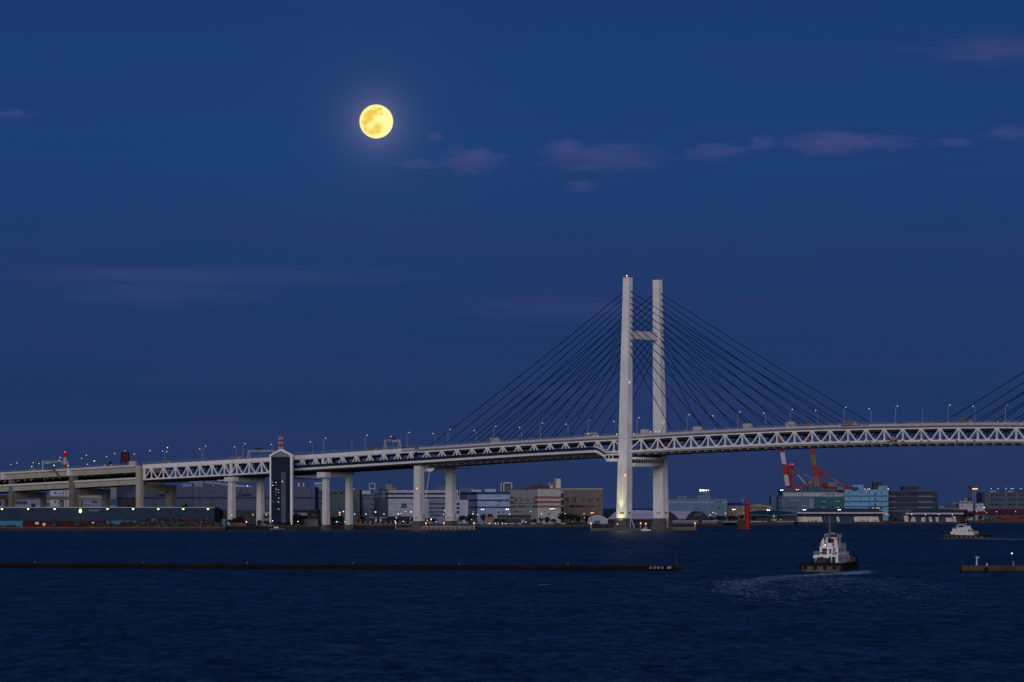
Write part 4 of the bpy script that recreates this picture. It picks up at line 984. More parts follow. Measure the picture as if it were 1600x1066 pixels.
# --- taupe building with letters
tb = Bld('taupe_cold_store', 'taupe cold store with large outlined sign characters and red dot', 'warehouse', [(876.4, 3330), (942.2, 3315)], 763.8, W_BR, depth=55)
tb.strip('roof_edge', 876.4, 942.2, 763.6, 764.6, W_PK)
for (ch, a, b_) in (('ヨ', 882, 888.5), ('コ', 893, 900), ('レ', 920.5, 926.5), ('イ', 931, 937.5)): tb.text(ch, a, b_, 777.8, 784, INK, name='sign')
sg = MB(); c = at(910, 780.8, tb.Y(910) - .5); sg.ball(c, 1.35, 8, 5, (1, .3, .9)); sg.build('sign_dot', mat('sign_red', (.35, .01, .02), .5), tb.root)
tb.text('大黒物流センター', 884, 935.5, 789.3, 793.2, INK, name='sign')
tb.strips('balcony', [(876.8, 881, y, y + 2.6) for y in (768.2, 779, 789.4, 800)], W_PK, out=3.5)
tb.strip('dark_recess', 876.5, 880.5, 771, 808, W_FB, out=.3)

# --- pale arched shed
def hall(name, label, cat, px0, px1, ybase, yeave, ypeak, Y, depth, mw, mr, arch=False, n=10):
    x0, x1 = at(px0, 0, Y).x, at(px1, 0, Y).x; ze_ = at(0, yeave, Y).z; zp_ = at(0, ypeak, Y).z; zb2 = LZ
    T_ = thing(name, label, cat, ((x0 + x1) / 2, Y, LZ))
    prof = []
    for i in range(n + 1):
        u = i / n; z = ze_ + (zp_ - ze_) * (math.sin(math.pi * u) if arch else 1 - abs(2 * u - 1)); prof.append((x0 + (x1 - x0) * u, z))
    mb = MB(); mb.extrude([(x0, Y, zb2)] + [(x, Y, z) for x, z in prof] + [(x1, Y, zb2)], (0, depth, 0)); mb.build('wall', mw, T_)
    mb = MB(); mb.extrude([(x + (-.4 if x < (x0+x1)/2 else .4), Y - .6, z + .45) for x, z in prof] + [(x, Y - .6, z + .02) for x, z in prof[::-1]], (0, depth + 1, 0)); mb.build('roof', mr, T_)
    return T_
hs = hall('arched_shed', 'small pale shed with low arched roof and grey door left of the pylon', 'shed', 918, 949.5, 819, 813, 806.2, 3095, 40, W_LG, LILAC, True)
mb = MB(); a = at(928, 813.5, 3094.6); c = at(937.5, 818.5, 3094.6); mb.box(a.x, c.x, 3094.5, 3094.9, LZ, a.z); mb.build('door', mat('door_grey', (.10, .10, .12), .6), hs)
# --- lilac vaulted market hall
HY = 3230.0
HT = thing('vaulted_hall', 'long lilac roofed quay hall with two dark arched openings behind the pylon', 'warehouse', (at(1020, 0, HY).x, HY, LZ))
def q(px, py, y=0): return at(px, py, HY + y)
mb = MB(); mb.add([q(948, 811.3), q(1108, 811.3), q(1108, 804, 40), q(1085, 799.2, 40), (q(1004, 798.8, 40)), q(996, 797.6, 40), q(1012, 797.6, 40), q(962, 799.4, 40)], [(0, 1, 3, 6, 5, 7), (1, 2, 3)])
mb.build('roof', LILAC, HT)
mb = MB(); mb.box(q(948.5, 0).x, q(1108, 0).x, HY + .3, HY + 55, LZ, q(0, 811.6).z); mb.build('wall', mat('hall_dark_wall', (.012, .013, .03), .6), HT)
for px0_, px1_ in ((1023.5, 1059.5), (1071.5, 1109)):
    mb = MB(); x0, x1 = q(px0_, 0).x, q(px1_, 0).x; zt_ = q(0, 798.8).z; zb2 = q(0, 811.2).z - .0; pr = [(x0 + (x1 - x0) * i / 16, zb2 + (zt_ - zb2) * math.sin(math.pi * i / 16) ** .8) for i in range(17)]
    mb.extrude([(x, HY - 1.2, z) for x, z in pr] + [(x1, HY - 1.2, LZ), (x0, HY - 1.2, LZ)], (0, 46, 0)); mb.build('arched_bay', mat('bay_navy', (.010, .012, .03), .5), HT)
mb = MB(); mb.box(q(1083.8, 0).x, q(1096.8, 0).x, HY - 1.6, HY - 1.25, q(0, 806).z, q(0, 804.1).z); mb.box(q(1089, 0).x, q(1096.6, 0).x, HY - 1.6, HY - 1.25, q(0, 803.2).z, q(0, 801.8).z); mb.build('sign_board', mat('sign_mauve', (.10, .09, .14), .6), HT)
fw_ = Bld('fence_wall', 'low pale lilac screen wall on the quay right of the pylon, left section', 'wall', [(1051, 3150), (1091.5, 3150)], 814.3, mat('screen_lilac', (.13, .11, .14), .8), depth=2); fw_.strip('rail', 1051, 1091.5, 813.6, 814.6, EDGE, out=.3)
fw_ = Bld('fence_wall', 'low pale lilac screen wall on the quay, right section before the trees', 'wall', [(1097, 3150), (1120, 3150)], 814.3, mat('screen_lilac', (.13, .11, .14), .8), depth=2); fw_.strip('rail', 1097, 1120, 813.6, 814.6, EDGE, out=.3)

# --- pale cyan cold store right of the pylon
cs = Bld('pale_cyan_warehouse', 'pale cyan blue warehouse with light line and bright rooftop floodlights right of pylon', 'warehouse', [(1030, 3560), (1136.2, 3550)], 780, W_CY, depth=60)
cs.strip('light_line', 1030, 1136.2, 784.3, 785.6, mat('line_pale', (.28, .33, .45), .7)); cs.roofbox('penthouse', 1058.2, 1072.5, 775.5, W_CY, 2, 14); cs.roofbox('penthouse', 1089, 1110, 774.6, W_CY, 2, 14)
cs.text('横浜冷蔵倉庫', 1116, 1129, 783.6, 786.2, mat('sign_maroon', (.09, .03, .07), .6), name='sign')
cs.strips('balcony', [(1085.5, 1091, 793.2, 794.6), (1120.5, 1126, 793, 794.6)], mat('balcony_green_grey', (.05, .09, .10), .6), out=1.2)
cs.strips('window', [(1066, 1067.5, 777, 778.2), (1091.5, 1093, 777, 778.2), (1087, 1088, 788, 791), (1122.5, 1123.3, 788, 791)], BAND)
mb = MB(); Yq = 3565; mb.extrude([at(1078, 776.2, Yq), at(1078, 780, Yq), at(1084.5, 780, Yq)], (0, 3, 0)); mb.build('red_roof_wedge', mat('wedge_red', (.28, .03, .03), .6), cs.root)
for k, (px, rr) in enumerate(((1094.6, .95), (1098.6, .72), (1101.2, .45), (1103.6, .6), (1107, .38))):
    T_ = thing('rooftop_floodlight', 'white floodlight on thin mast above the pale cyan warehouse', 'floodlight', tuple(at(px + 1, 774.6, 3556)), 'floodlights above the pale cyan warehouse')
    mb = MB(); mb.beam(at(px + 1, 774.6, 3556), at(px, 766.6, 3556), .22); mb.build('mast', W_LG, T_)
    mb = MB(); mb.ball(at(px, 766.4, 3555), rr, 8, 5); mb.build('lamp_head', E_WB, T_)

# --- beige sheds behind the red lighthouse
bg_ = Bld('beige_shed', 'beige shed with bright blue roof left of the red lighthouse', 'shed', [(1136.4, 3600), (1164, 3600)], 790.8, W_BG, depth=40)
mb = MB(); Yq = 3602; mb.loft([[at(1136.4, 790.6, Yq), at(1166, 790.6, Yq), at(1166, 787, Yq + 25), at(1136.4, 787, Yq + 25)], [at(1136.4, 790.4, Yq) + Vector((0, 0, .5)), at(1166, 790.4, Yq) + Vector((0, 0, .5)), at(1166, 786.6, Yq + 25) + Vector((0, 0, .5)), at(1136.4, 786.6, Yq + 25) + Vector((0, 0, .5))]]); mb.build('blue_roof', mat('roof_blue', (.012, .05, .24), .5), bg_.root)
bg_.strips('window', [(1137, 1139.5, 792.8, 794.6), (1145, 1149, 792.8, 794.2), (1155, 1159, 792.8, 794.2)], BAND)
g2_ = hall('gabled_shed', 'beige gabled shed with two rows of dark characters right of the red lighthouse', 'shed', 1163, 1206, 815, 790.2, 787.0, 3640, 40, W_BG, mat('roof_dark_grey', (.06, .06, .07), .8))
text_mesh('sign', '東洋埠頭株式会社倉庫', 1172, 1199, 792.4, 794.6, 3640, INK, g2_); text_mesh('sign', '大黒営業所', 1179, 1192, 796.4, 798.4, 3640, INK, g2_)
T_ = thing('flag_pole', 'thin pale flag pole above the blue roofed shed', 'pole', tuple(at(1160.4, 790, 3610)))
mb = MB(); mb.beam(at(1160.4, 789, 3610), at(1160.4, 779.5, 3610), .3); mb.box(at(1160.4, 0, 3610).x, at(1161.2, 0, 3610).x, 3609.9, 3610.1, at(0, 784, 3610).z, at(0, 780, 3610).z); mb.build('pole', W_LG, T_)

# --- red lighthouse in the water
LY = 2655.0
RL = thing('red_lighthouse', 'bright red pointed lighthouse tower on a brown block at the water', 'lighthouse', (at(1167.6, 0, LY).x, LY, 0))
REDL = mat('lighthouse_red', (.42, .014, .022), .45, var=.12)
c = at(1167.6, 0, LY)
def octo(z, r): return [(c.x + r * math.cos(math.pi / 8 + i * math.pi / 4), LY + r * math.sin(math.pi / 8 + i * math.pi / 4), z) for i in range(8)]
def zpy(py): return at(0, py, LY).z
mb = MB(); mb.loft([octo(-1, 2.15), octo(zpy(800), 2.15), octo(zpy(790.5), 2.0), octo(zpy(788.5), 1.7)]); mb.build('tower_body', REDL, RL)
mb = MB(); mb.loft([octo(zpy(788.5), 1.5), octo(zpy(786.8), .8), octo(zpy(785), .85), octo(zpy(776.8), .12)]); mb.build('pointed_top', REDL, RL)
mb = MB(); mb.loft([octo(zpy(788.4), 2.2), octo(zpy(788.0), 2.2)]); 
for p_ in octo(zpy(788.0), 2.1): mb.beam(p_, (p_[0], p_[1], p_[2] + .9), .1)
mb.build('gallery', REDL, RL)
mb = MB(); mb.tube((c.x, LY, zpy(786.6)), (c.x, LY, zpy(785.2)), .95, 8); mb.build('lantern', mat('lantern_grey', (.2, .2, .22), .3), RL)
mb = MB(); mb.box(at(1153, 0, LY).x, at(1164.5, 0, LY).x, LY - 1.8, LY + 3.5, -1, zpy(812)); mb.build('base_block', mat('base_brown', (.10, .055, .035), .85, var=.25), RL)
mb = MB(); mb.box(at(1150, 0, LY).x, at(1173, 0, LY).x, LY - 2.6, LY + 4, -1, .35); mb.build('footing', CAIS, RL)
#--SECTION4--

# --- background of the junction behind the left viaduct
jb = Bld('junction_building', 'pale lilac buildings with small windows glimpsed between ramps at the left edge', 'building', [(78, 3500), (122, 3500)], 765.5, W_LG, depth=30); jb.strips('window', [(85, 88, 769, 772), (92, 94, 770, 772), (98, 99, 767, 774), (85, 88, 783, 786), (90, 93, 785, 787)], BAND)
jb = Bld('junction_building', 'dim grey building low between the junction pillars', 'building', [(123, 3450), (160, 3450)], 774, W_PB, depth=30); jb.strips('window_band', [(124, 158, 776, 778.5), (144, 152, 782.5, 786), (127, 141, 788.6, 789.5)], BAND)
jb = Bld('junction_building', 'dark low buildings behind the ramps at the far left edge', 'building', [(-60, 3600), (78, 3600)], 779.8, W_PB, depth=30); jb.strips('dark_opening', [(-50, 3, 782, 790), (9, 14, 781, 790), (24, 43, 783, 788), (66, 84, 786, 790)], BAND)
jb = Bld('container_store', 'small block with bright blue panel between the columns above the long shed', 'building', [(172.4, 3300), (185, 3300)], 762, W_BG, depth=20); jb.strip('blue_panel', 173.2, 184.3, 779.6, 789.4, BLUEP); jb.strips('band', [(172.4, 185, 770, 773), (172.4, 185, 774.5, 776)], W_PB)
ch = thing('chimney', 'red and white chimney with red beacon rising behind the left viaduct', 'chimney', (at(101.7, 0, 3300).x, 3300, LZ))
for (a, b_, m_) in ((705.5, 714.5, RED), (714.5, 726, EDGE), (726, 733, RED), (733, 752, EDGE), (752, 765, RED), (765, 815, EDGE)):
    mb = MB(); mb.tube(at(101.7, b_, 3300), at(101.7, a, 3300), 1.55, 10, 1.5); mb.build('chimney_section', m_, ch)
mb = MB(); mb.ball(at(101.7, 706.8, 3298), .65, 6, 4); mb.build('beacon', E_RED, ch)
def lattice_tower(name, label, px, y0, y1, Y, hw0, hw1, m, n=5, beacon=True):
    T_ = thing(name, label, 'tower', (at(px, 0, Y).x, Y, LZ)); mb = MB(); za, zb3 = at(0, y1, Y).z, at(0, y0, Y).z; x = at(px, 0, Y).x
    for k in range(n):
        f0, f1 = k / n, (k + 1) / n; a = hw0 + (hw1 - hw0) * f0; b_ = hw0 + (hw1 - hw0) * f1; z0 = za + (zb3 - za) * f0; z1 = za + (zb3 - za) * f1
        c = [(x + i * a, Y + j * a, z0) for i, j in ((-1, -1), (1, -1), (1, 1), (-1, 1))]; d = [(x + i * b_, Y + j * b_, z1) for i, j in ((-1, -1), (1, -1), (1, 1), (-1, 1))]
        for q_ in range(4): mb.beam(c[q_], d[q_], .9); mb.beam(c[q_], d[(q_ + 1) % 4], .5); mb.beam(c[(q_ + 1) % 4], d[q_], .5); mb.beam(c[q_], c[(q_ + 1) % 4], .6)
    mb.box(x - hw1, x + hw1, Y - hw1, Y + hw1, zb3 - 1.2, zb3); mb.build('lattice', m, T_)
    mb = MB(); mb.tube((x, Y, za), (x, Y, zb3 - 1), hw1 * .55, 8); mb.build('core', m, T_)
    if beacon: mb = MB(); mb.ball((x, Y - hw1, zb3 + .8), .5, 6, 4); mb.build('beacon', E_RED, T_)
    return T_
lattice_tower('crane_tower', 'dark red lattice tower with red beacon standing above the left viaduct', 195.5, 706, 760, 3500, 5.2, 3.0, mat('tower_dark_red', (.09, .012, .025), .7))
lattice_tower('crane_tower', 'short thin dark red lattice tower left of the taller dark red tower', 172.5, 721, 760, 3500, 1.6, .9, mat('tower_dark_red', (.09, .012, .025), .7), 4, False)

# --- right hand shore -------------------------------------------------
o1 = Bld('blue_grey_office', 'blue grey office with dark left windows and red emblem before the teal warehouse', 'building', [(1216.5, 3800), (1263, 3800), (1272, 3800)], 776, W_SB, depth=30)
o1.strips('window', [(1217, 1222.5, 776.6, 780), (1217.5, 1220, 783, 787.5), (1217.5, 1219.5, 788, 791), (1217, 1223, 792.5, 795.5), (1225, 1240, 793, 794.6), (1242, 1245, 791.8, 794.6)], BAND); o1.strip('pale_pier', 1264, 1272, 779.5, 799, W_PB, out=.5)
o1.strip('red_emblem', 1230.3, 1232, 780.5, 784, RED, out=.5); o1.strips('window_band', [(1235, 1250, 781, 783), (1252, 1262, 789, 792)], W_PB)
o0 = Bld('blue_grey_block', 'low hazy blue block just left of the blue grey office', 'building', [(1205, 4000), (1217, 4000)], 776.5, W_SB, depth=30); o0.strip('roof_edge', 1205, 1217, 776.3, 777, W_PB)
te = Bld('teal_warehouse', 'dark teal warehouse with pale lettered band below the container cranes', 'warehouse', [(1222, 3900), (1319.5, 3890)], 766, W_TE, depth=60)
te.strip('pale_band', 1224, 1319, 769.8, 775.9, mat('band_lilac_white', (.34, .30, .38), .7), out=.3)
te.text('TOKAI UNYU', 1288.5, 1305, 771.2, 773.9, INK, name='lettering', out=.6); te.strips('band_mark', [(1284, 1285.7, 771.6, 773.4), (1309, 1310.3, 771.2, 774), (1253, 1254.5, 771.4, 773.6)], INK, out=.5)
te.strips('lit_louvre', [(1283.5, 1289.5, 782.6, 784.6), (1306, 1312, 782.6, 784.6), (1283.5, 1289.5, 792, 794.2), (1306, 1312, 792, 794.2)], mat('louvre_pale', (.22, .24, .28), .6)); te.strips('pane_row', [(x, x + 1.2, y, y + .8) for x in (1290.5, 1297, 1303.5) for y in (768, 777.3, 786)], W_PB)
te.strips('left_pane', [(1237, 1242, 777.2, 779), (1256, 1262, 777, 779.5)], W_PB)
te.roofbox('stair_house', 1263, 1282, 759.8, W_TE, 2, 16)
cy = Bld('cyan_striped_warehouse', 'bright cyan warehouse with deep blue stripes and red ring emblems', 'warehouse', [(1319.5, 3880), (1388, 3870)], 765, W_CY2, depth=60)
cy.strips('blue_stripe', [(1320, 1388, y, y + 1.5) for y in (774.5, 782.8, 791)], BLUE_S)
cy.strips('slit_window', [(x, x + 1.2, y, y + 3) for x in (1326.7, 1344, 1357.8, 1377.3) for y in (768, 776.7, 784.7)], BAND); cy.strips('vent', [(1366.5, 1369, y, y + 4) for y in (770, 778.5, 786.8)], BAND); cy.strip('dark_dock', 1357.5, 1379, 792.6, 796, BAND)
cy.strips('lit_dock_window', [(1362.5, 1366, 793.3, 794.6), (1368.5, 1375, 793.3, 794.6)], emit('dock_window_glow', (.75, .85, .45), .12), out=.4)
cy.roofbox('stair_house', 1332, 1349.2, 758, W_CY2, 2, 14); cy.roofbox('stair_house', 1372.5, 1387, 759.2, W_CY2, 2, 14); cy.roofbox('small_house', 1308.5, 1317.5, 761, W_CY, -1, 8, py1=766)
for px, py in ((1349.5, 769.3), (1382, 764)):
    mb = MB(); Yq = cy.Y(px) - .6; c_ = at(px, py, Yq); rr = 1.45
    for k in range(14): a, b_ = 2 * math.pi * k / 14, 2 * math.pi * (k + 1) / 14; mb.beam(c_ + Vector((rr * math.cos(a), 0, rr * 1.2 * math.sin(a))), c_ + Vector((rr * math.cos(b_), 0, rr * 1.2 * math.sin(b_))), .32)
    mb.build('ring_emblem', mat('ring_red', (.28, .05, .12), .6), cy.root)
cy.roofbox('roof_plant', 1364, 1378, 753.5, mat('plant_grey_blue', (.035, .045, .06), .8), 20, 12); cy.roofbox('roof_plant', 1366, 1372, 761, DARK, 12, 6)
T_ = thing('container', 'bright blue container on the roof of the cyan warehouse', 'container', tuple(at(1336, 765, 3874))); mb = MB(); a = at(1330.6, 760.9, 3874); c_ = at(1340.6, 764.8, 3874); mb.box(a.x, c_.x, 3872, 3876, c_.z, a.z)
for k in range(12): x = a.x + (c_.x - a.x) * (k + .5) / 12; mb.box(x - .1, x + .1, 3871.85, 3872, c_.z + .1, a.z - .1)
mb.build('shell', BLUEP, T_)
for px in (1351.5, 1356.3, 1358.6):
    T_ = thing('rooftop_floodlight', 'small white floodlight on the roof of the cyan striped warehouse', 'floodlight', tuple(at(px, 765, 3874)), 'floodlights on the cyan striped warehouse'); mb = MB(); mb.ball(at(px, 764.3, 3873), .42, 6, 4); mb.build('lamp_head', E_W, T_); mb = MB(); mb.beam(at(px, 765.2, 3873.5), at(px, 764.3, 3873.5), .15); mb.build('stand', DARK, T_)
dk = Bld('dark_logistics_centre', 'dark slate logistics building with red emblem, letters and pale ramps at both ends', 'building', [(1388, 3900), (1465.3, 3900)], 767, W_DK, depth=70)
dk.strips('floor_line', [(1388, 1464.5, y, y + .8) for y in (766.9, 776.0, 785.0)] + [(1388, 1434, 793.3, 794.2), (1388, 1428, 797.2, 799.5)], mat('line_slate', (.10, .11, .17), .7))
dk.strips('pale_ramp', [(x0, x1, y, y + 1.7) for y in (774.6, 783.5, 792.4) for x0, x1 in ((1388, 1399), (1434, 1446), (1447, 1457))], mat('ramp_lilac', (.20, .18, .25), .7), out=1.5)
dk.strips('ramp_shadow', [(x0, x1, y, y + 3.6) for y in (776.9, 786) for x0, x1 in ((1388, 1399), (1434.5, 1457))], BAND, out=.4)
dk.text('▲', 1413.3, 1418, 768.6, 775.2, mat('emblem_dark_red', (.16, .012, .03), .5), name='emblem'); dk.text('三井', 1422.5, 1431.8, 769.4, 774, mat('letters_black', (.004, .006, .014), .5), name='lettering')
dk.roofbox('penthouse', 1410.5, 1435.5, 760, mat('plant_grey_blue', (.035, .045, .06), .8), 4, 20); dk.roofbox('antenna', 1410.8, 1411.2, 752, DARK, 4, .6)
T_ = thing('rooftop_lamp', 'single orange lamp at the corner between cyan and dark buildings', 'lamp', tuple(at(1387.8, 766, 3866))); mb = MB(); mb.ball(at(1387.8, 764.4, 3866), .75, 8, 5); mb.build('lamp_head', E_OR, T_); mb = MB(); mb.beam(at(1387.8, 766.4, 3866), at(1387.8, 764.6, 3866), .2); mb.build('stand', DARK, T_)
r1_ = Bld('harbour_office', 'pale low harbour office with dark window bands right of the dark logistics building', 'building', [(1466, 4000), (1476, 4000), (1500, 4000)], 791, W_PB, depth=30); r1_.strip('window_band', 1476, 1499, 791.2, 793.3, BAND); r1_.strips('roof_hut', [(1487, 1499, 785, 787.2)], W_BG, out=-8, )
r1_.strip('lit_eave', 1466, 1475, 791.7, 792.7, mat('eave_cream', (.4, .42, .36), .7), out=.8)
r2_ = Bld('harbour_office', 'taller pale harbour office with one square window right of the low one', 'building', [(1499, 3990), (1519.5, 3990)], 783.5, W_LG, depth=30); r2_.strip('window_band', 1498.8, 1519.5, 785, 786.6, BAND); r2_.strip('window', 1502, 1504.2, 789.6, 792, BAND); r2_.roofbox('roof_hut', 1506.5, 1511.5, 778.6, W_BG, 4, 8); r2_.roofbox('roof_hut', 1512.5, 1518, 778.4, W_FB, 6, 8)
r3_ = Bld('small_white_office', 'small white office with orange lit roof sign by the high mast lights', 'building', [(1524.5, 3990), (1537, 3990)], 787, W_LG, depth=20); r3_.strips('window', [(1524.8, 1526.2, 790, 793), (1531, 1533, 789.5, 791.5)], BAND)
mb = MB(); a = at(1530, 785.2, 3992); c_ = at(1534, 786.9, 3992); mb.box(a.x, c_.x, 3991, 3992, c_.z + .3, a.z); mb.build('roof_sign', mat('sign_orange_brown', (.30, .15, .09), .6), r3_.root)
cp_ = Bld('car_terminal', 'multi storey grey blue car terminal with open dark floors at the right edge', 'building', [(1536.5, 4100), (1760, 4100)], 770, mat('terminal_grey_blue', (.065, .085, .13), .75, streak=.2), depth=60)
cp_.strips('open_floor', [(x0, x1, y, y + 2.9) for y in (771.8, 779.5, 787) for x0, x1 in ((1546, 1567.5), (1574, 1587), (1591.5, 1640), (1646, 1700))], BAND, out=.2); cp_.strip('dark_end', 1534.2, 1538.5, 769.5, 794, BAND, out=.4)
cp_.strips('ramp_pillar', [(x, x + 1.0, 771, 796) for x in (1545.6, 1572.5, 1589.6)], mat('pillar_slate', (.11, .13, .18), .7), out=.5)
# container walls and stacks
def boxes(name, label, grp, lst, Y, cat='container'):
    for (a, b_, y0, y1, m_) in lst:
        p0, p1 = at(a, y0, Y), at(b_, y1, Y); T_ = thing(name, label, cat, ((p0.x + p1.x) / 2, Y, max(LZ, p1.z)), grp)
        mb = MB(); mb.box(p0.x, p1.x, Y, Y + 2.5, max(LZ, p1.z), p0.z); n_ = max(3, int((p1.x - p0.x) / .8))
        for k in range(n_): x = p0.x + (p1.x - p0.x) * (k + .5) / n_; mb.box(x - .12, x + .12, Y - .12, Y, max(LZ, p1.z) + .15, p0.z - .15)
        mb.build('shell', m_, T_)
CR = [mat('container_maroon', (.10, .012, .022), .7, var=.3), mat('container_dark_red', (.07, .010, .016), .7, var=.3), mat('container_plum', (.06, .014, .035), .7), mat('container_navy', (.012, .022, .06), .7), mat('container_rust', (.16, .035, .02), .7), mat('container_green', (.008, .045, .035), .7), mat('container_orange', (.35, .07, .02), .7)]
r = random.Random(21); rows = []
for row, (yt, yb, x0) in enumerate(((795.6, 798.9, 1539), (798.9, 802.2, 1512), (802.2, 805.4, 1500))):
    x = x0
    while x < 1610: rows.append((x, x + 8.3, yt, yb, CR[r.choice((0, 0, 1, 1, 2)) if row < 2 else r.choice((1, 3, 3, 2))])); x += 8.8
x = 1556
while x < 1612:
    for yt, yb in ((807.5, 810.5), (810.5, 813.6)): rows.append((x, x + 8.3, yt, yb, CR[r.choice((1, 4, 0, 4))]))
    x += 8.9
CN_ = {'container_maroon': 'maroon', 'container_dark_red': 'dark red', 'container_plum': 'plum', 'container_navy': 'navy', 'container_rust': 'rust red'}
for rw in rows:
    tier = {795.6: 'topmost tier', 798.9: 'second tier', 802.2: 'third tier', 807.5: 'front stack upper tier', 810.5: 'front stack bottom tier'}[rw[2]]
    boxes('shipping_container', CN_[rw[4].name] + ' container, ' + tier + ', right hand yard', 'stacked containers in the right hand yard', [rw], 3840 if rw[2] > 807 else 3860)
boxes('shipping_container', 'orange shipping container alone at the quay edge right of the ferry pier building', 'containers on the right quay', [(1522.5, 1529.5, 811.6, 814.6, CR[6])], 3800)
boxes('shipping_container', 'green shipping container on the right quay beside the orange one', 'containers on the right quay', [(1530, 1538.5, 811.8, 814.8, CR[5]), (1539, 1547.5, 811.8, 814.8, CR[5])], 3800)
yw = Bld('yard_building', 'low maroon roofed yard building behind the pier building at right', 'building', [(1462, 3870), (1512, 3870)], 796.4, CR[1], depth=30); yw.strip('roof_band', 1462, 1512, 796.4, 798.4, CR[0], out=.4)

# --- ferry pier building with skewed white walls and blue doors
def pier_building(label, x0, x1, Y, panels, eave, back, lamps=False):
    T_ = thing('pier_building', label, 'building', (at((x0 + x1) / 2, 0, Y).x, Y, LZ)); ze0 = at(0, eave, Y).z; th = .55
    xa, xb = at(x0, 0, Y).x, at(x1, 0, Y).x
    mb = MB(); mb.add([(xa, Y - 4, ze0 - .6), (xb, Y - 4, ze0 - .6), (xb - 6, Y + 30, ze0 + 3.6), (xa + 14, Y + 30, ze0 + 3.6), (xa, Y - 4, ze0 + .2), (xb, Y - 4, ze0 + .2), (xb - 6, Y + 30, ze0 + 4.4), (xa + 14, Y + 30, ze0 + 4.4)], [(0, 3, 2, 1), (4, 5, 6, 7), (0, 1, 5, 4), (1, 2, 6, 5), (2, 3, 7, 6), (3, 0, 4, 7)])
    mb.build('roof', mat('pier_roof_navy', (.07, .08, .14), .7, streak=.2), T_)
    mb = MB(); mb.box(xa - .3, xb + .3, Y - 4.5, Y - 4, ze0 - .75, ze0 + .75); mb.build('roof_edge', EDGE, T_)
    mb = MB(); mb.box(xa + 2, xb - 2, Y + .5, Y + 26, LZ, ze0 - .7); mb.build('wall', mat('pier_dark_wall', (.035, .037, .045), .8), T_)
    for (a, b_, c_, d_, m_, yt) in panels:   # top-left, top-right, bottom-right, bottom-left px
        zt_ = at(0, yt, Y).z; yo = Y - (.35 if m_ is PCR else (.12 if m_ is PBLUE else 0)); mb = MB(); mb.extrude([(at(a, 0, Y).x, yo, zt_), (at(b_, 0, Y).x, yo, zt_), (at(c_, 0, Y).x, yo, LZ), (at(d_, 0, Y).x, yo, LZ)], (0, .5, 0))
        if m_ is PBLUE:
            for k in range(1, 5): x = at(a + (b_ - a) * k / 5, 0, Y).x; mb.box(x - .12, x + .12, yo - .1, yo, LZ, zt_ - .2)
            mb.build('door_panel', m_, T_)
        else:
            w_ = mb.build('wall_panel', m_, T_)
    return T_
PBLUE = mat('pier_door_blue', (.010, .045, .14), .6, var=.3); PWH = mat('pier_wall_white', (.50, .47, .46), .8, streak=.2); PCR = mat('pier_wall_cream', (.62, .61, .45), .8)
P1_ = pier_building('long pier building with pale roof edge, cream skewed walls and blue doors behind the tug', 1246, 1383, 3500,
    [(1244.5, 1251.5, 1252, 1246, PWH, 807.5), (1251.5, 1281, 1284.5, 1252, PWH, 807.8), (1254, 1260, 1260.5, 1254.5, PCR, 807.6), (1279.5, 1283, 1285.5, 1282.5, PCR, 807.6), (1283.6, 1306, 1306, 1286, PBLUE, 808),
     (1306.5, 1310.6, 1312.5, 1308.8, PCR, 808), (1311.5, 1333.3, 1335, 1313.5, PBLUE, 808), (1333.8, 1338.5, 1339.3, 1335.7, PCR, 808), (1338.6, 1372, 1374.5, 1339.5, PWH, 807.4), (1358.5, 1363, 1363, 1358.5, PCR, 807.3)], 801.6, 796)
mb = MB()
for px in (1264, 1269, 1274, 1275.6, 1345.8, 1350, 1356, 1368): a = at(px - .6, 812.6, 3499.7); c_ = at(px + .6, 815.4, 3499.7); mb.box(a.x, c_.x, 3499.55, 3499.95, c_.z, a.z)
mb.build('doorway', BAND, P1_)
P2_ = pier_building('second pier building with lamps under its pale roof edge, right behind the small tug', 1414, 1504.5, 3520,
    [(1412, 1419, 1419.5, 1413.5, PWH, 805.5), (1424.5, 1429.5, 1431, 1422.5, PWH, 808), (1430, 1438.8, 1438.8, 1431, PBLUE, 808), (1439.5, 1446, 1446, 1439.5, PWH, 808.6), (1446.5, 1451, 1451, 1446.5, PBLUE, 808), (1451.4, 1455.5, 1457, 1452, PWH, 808), (1456, 1461, 1462, 1457.3, PBLUE, 808), (1461.4, 1466.3, 1467.2, 1463, PWH, 808.4), (1468.5, 1477, 1477, 1468.5, PBLUE, 808), (1477.2, 1488, 1488, 1478.5, PWH, 809), (1488.5, 1493, 1494.5, 1488.5, PWH, 806.8)], 802.6, 797)
# glazed entrance hall with two swooping roofs
CN = thing('entrance_canopy', 'dark teal swooping canopy roofs with a small lit entrance left of the pier building', 'canopy', (at(1208, 0, 3480).x, 3480, LZ))
CT = mat('canopy_dark_teal', (.022, .05, .085), .5); Yc = 3480
mb = MB(); topl = [(1172, 800.4), (1185, 798.6), (1200, 797.9), (1215, 798), (1232, 799.8), (1246, 802.2)]; botl = [(1172, 804.8), (1185, 805.4), (1200, 806.4), (1213, 806.4), (1230, 804.6), (1246, 802.9)]
for (a, b_), (c_, d_) in zip(zip(topl, topl[1:]), zip(botl, botl[1:])):
    mb.hexa([at(*c_, Yc), at(*d_, Yc), at(*b_, Yc + 18), at(*a, Yc + 18), at(*c_, Yc) + Vector((0, 0, .35)), at(*d_, Yc) + Vector((0, 0, .35)), at(*b_, Yc + 18) + Vector((0, 0, .35)), at(*a, Yc + 18) + Vector((0, 0, .35))])
mb.build('canopy_roof', CT, CN)
mb = MB()
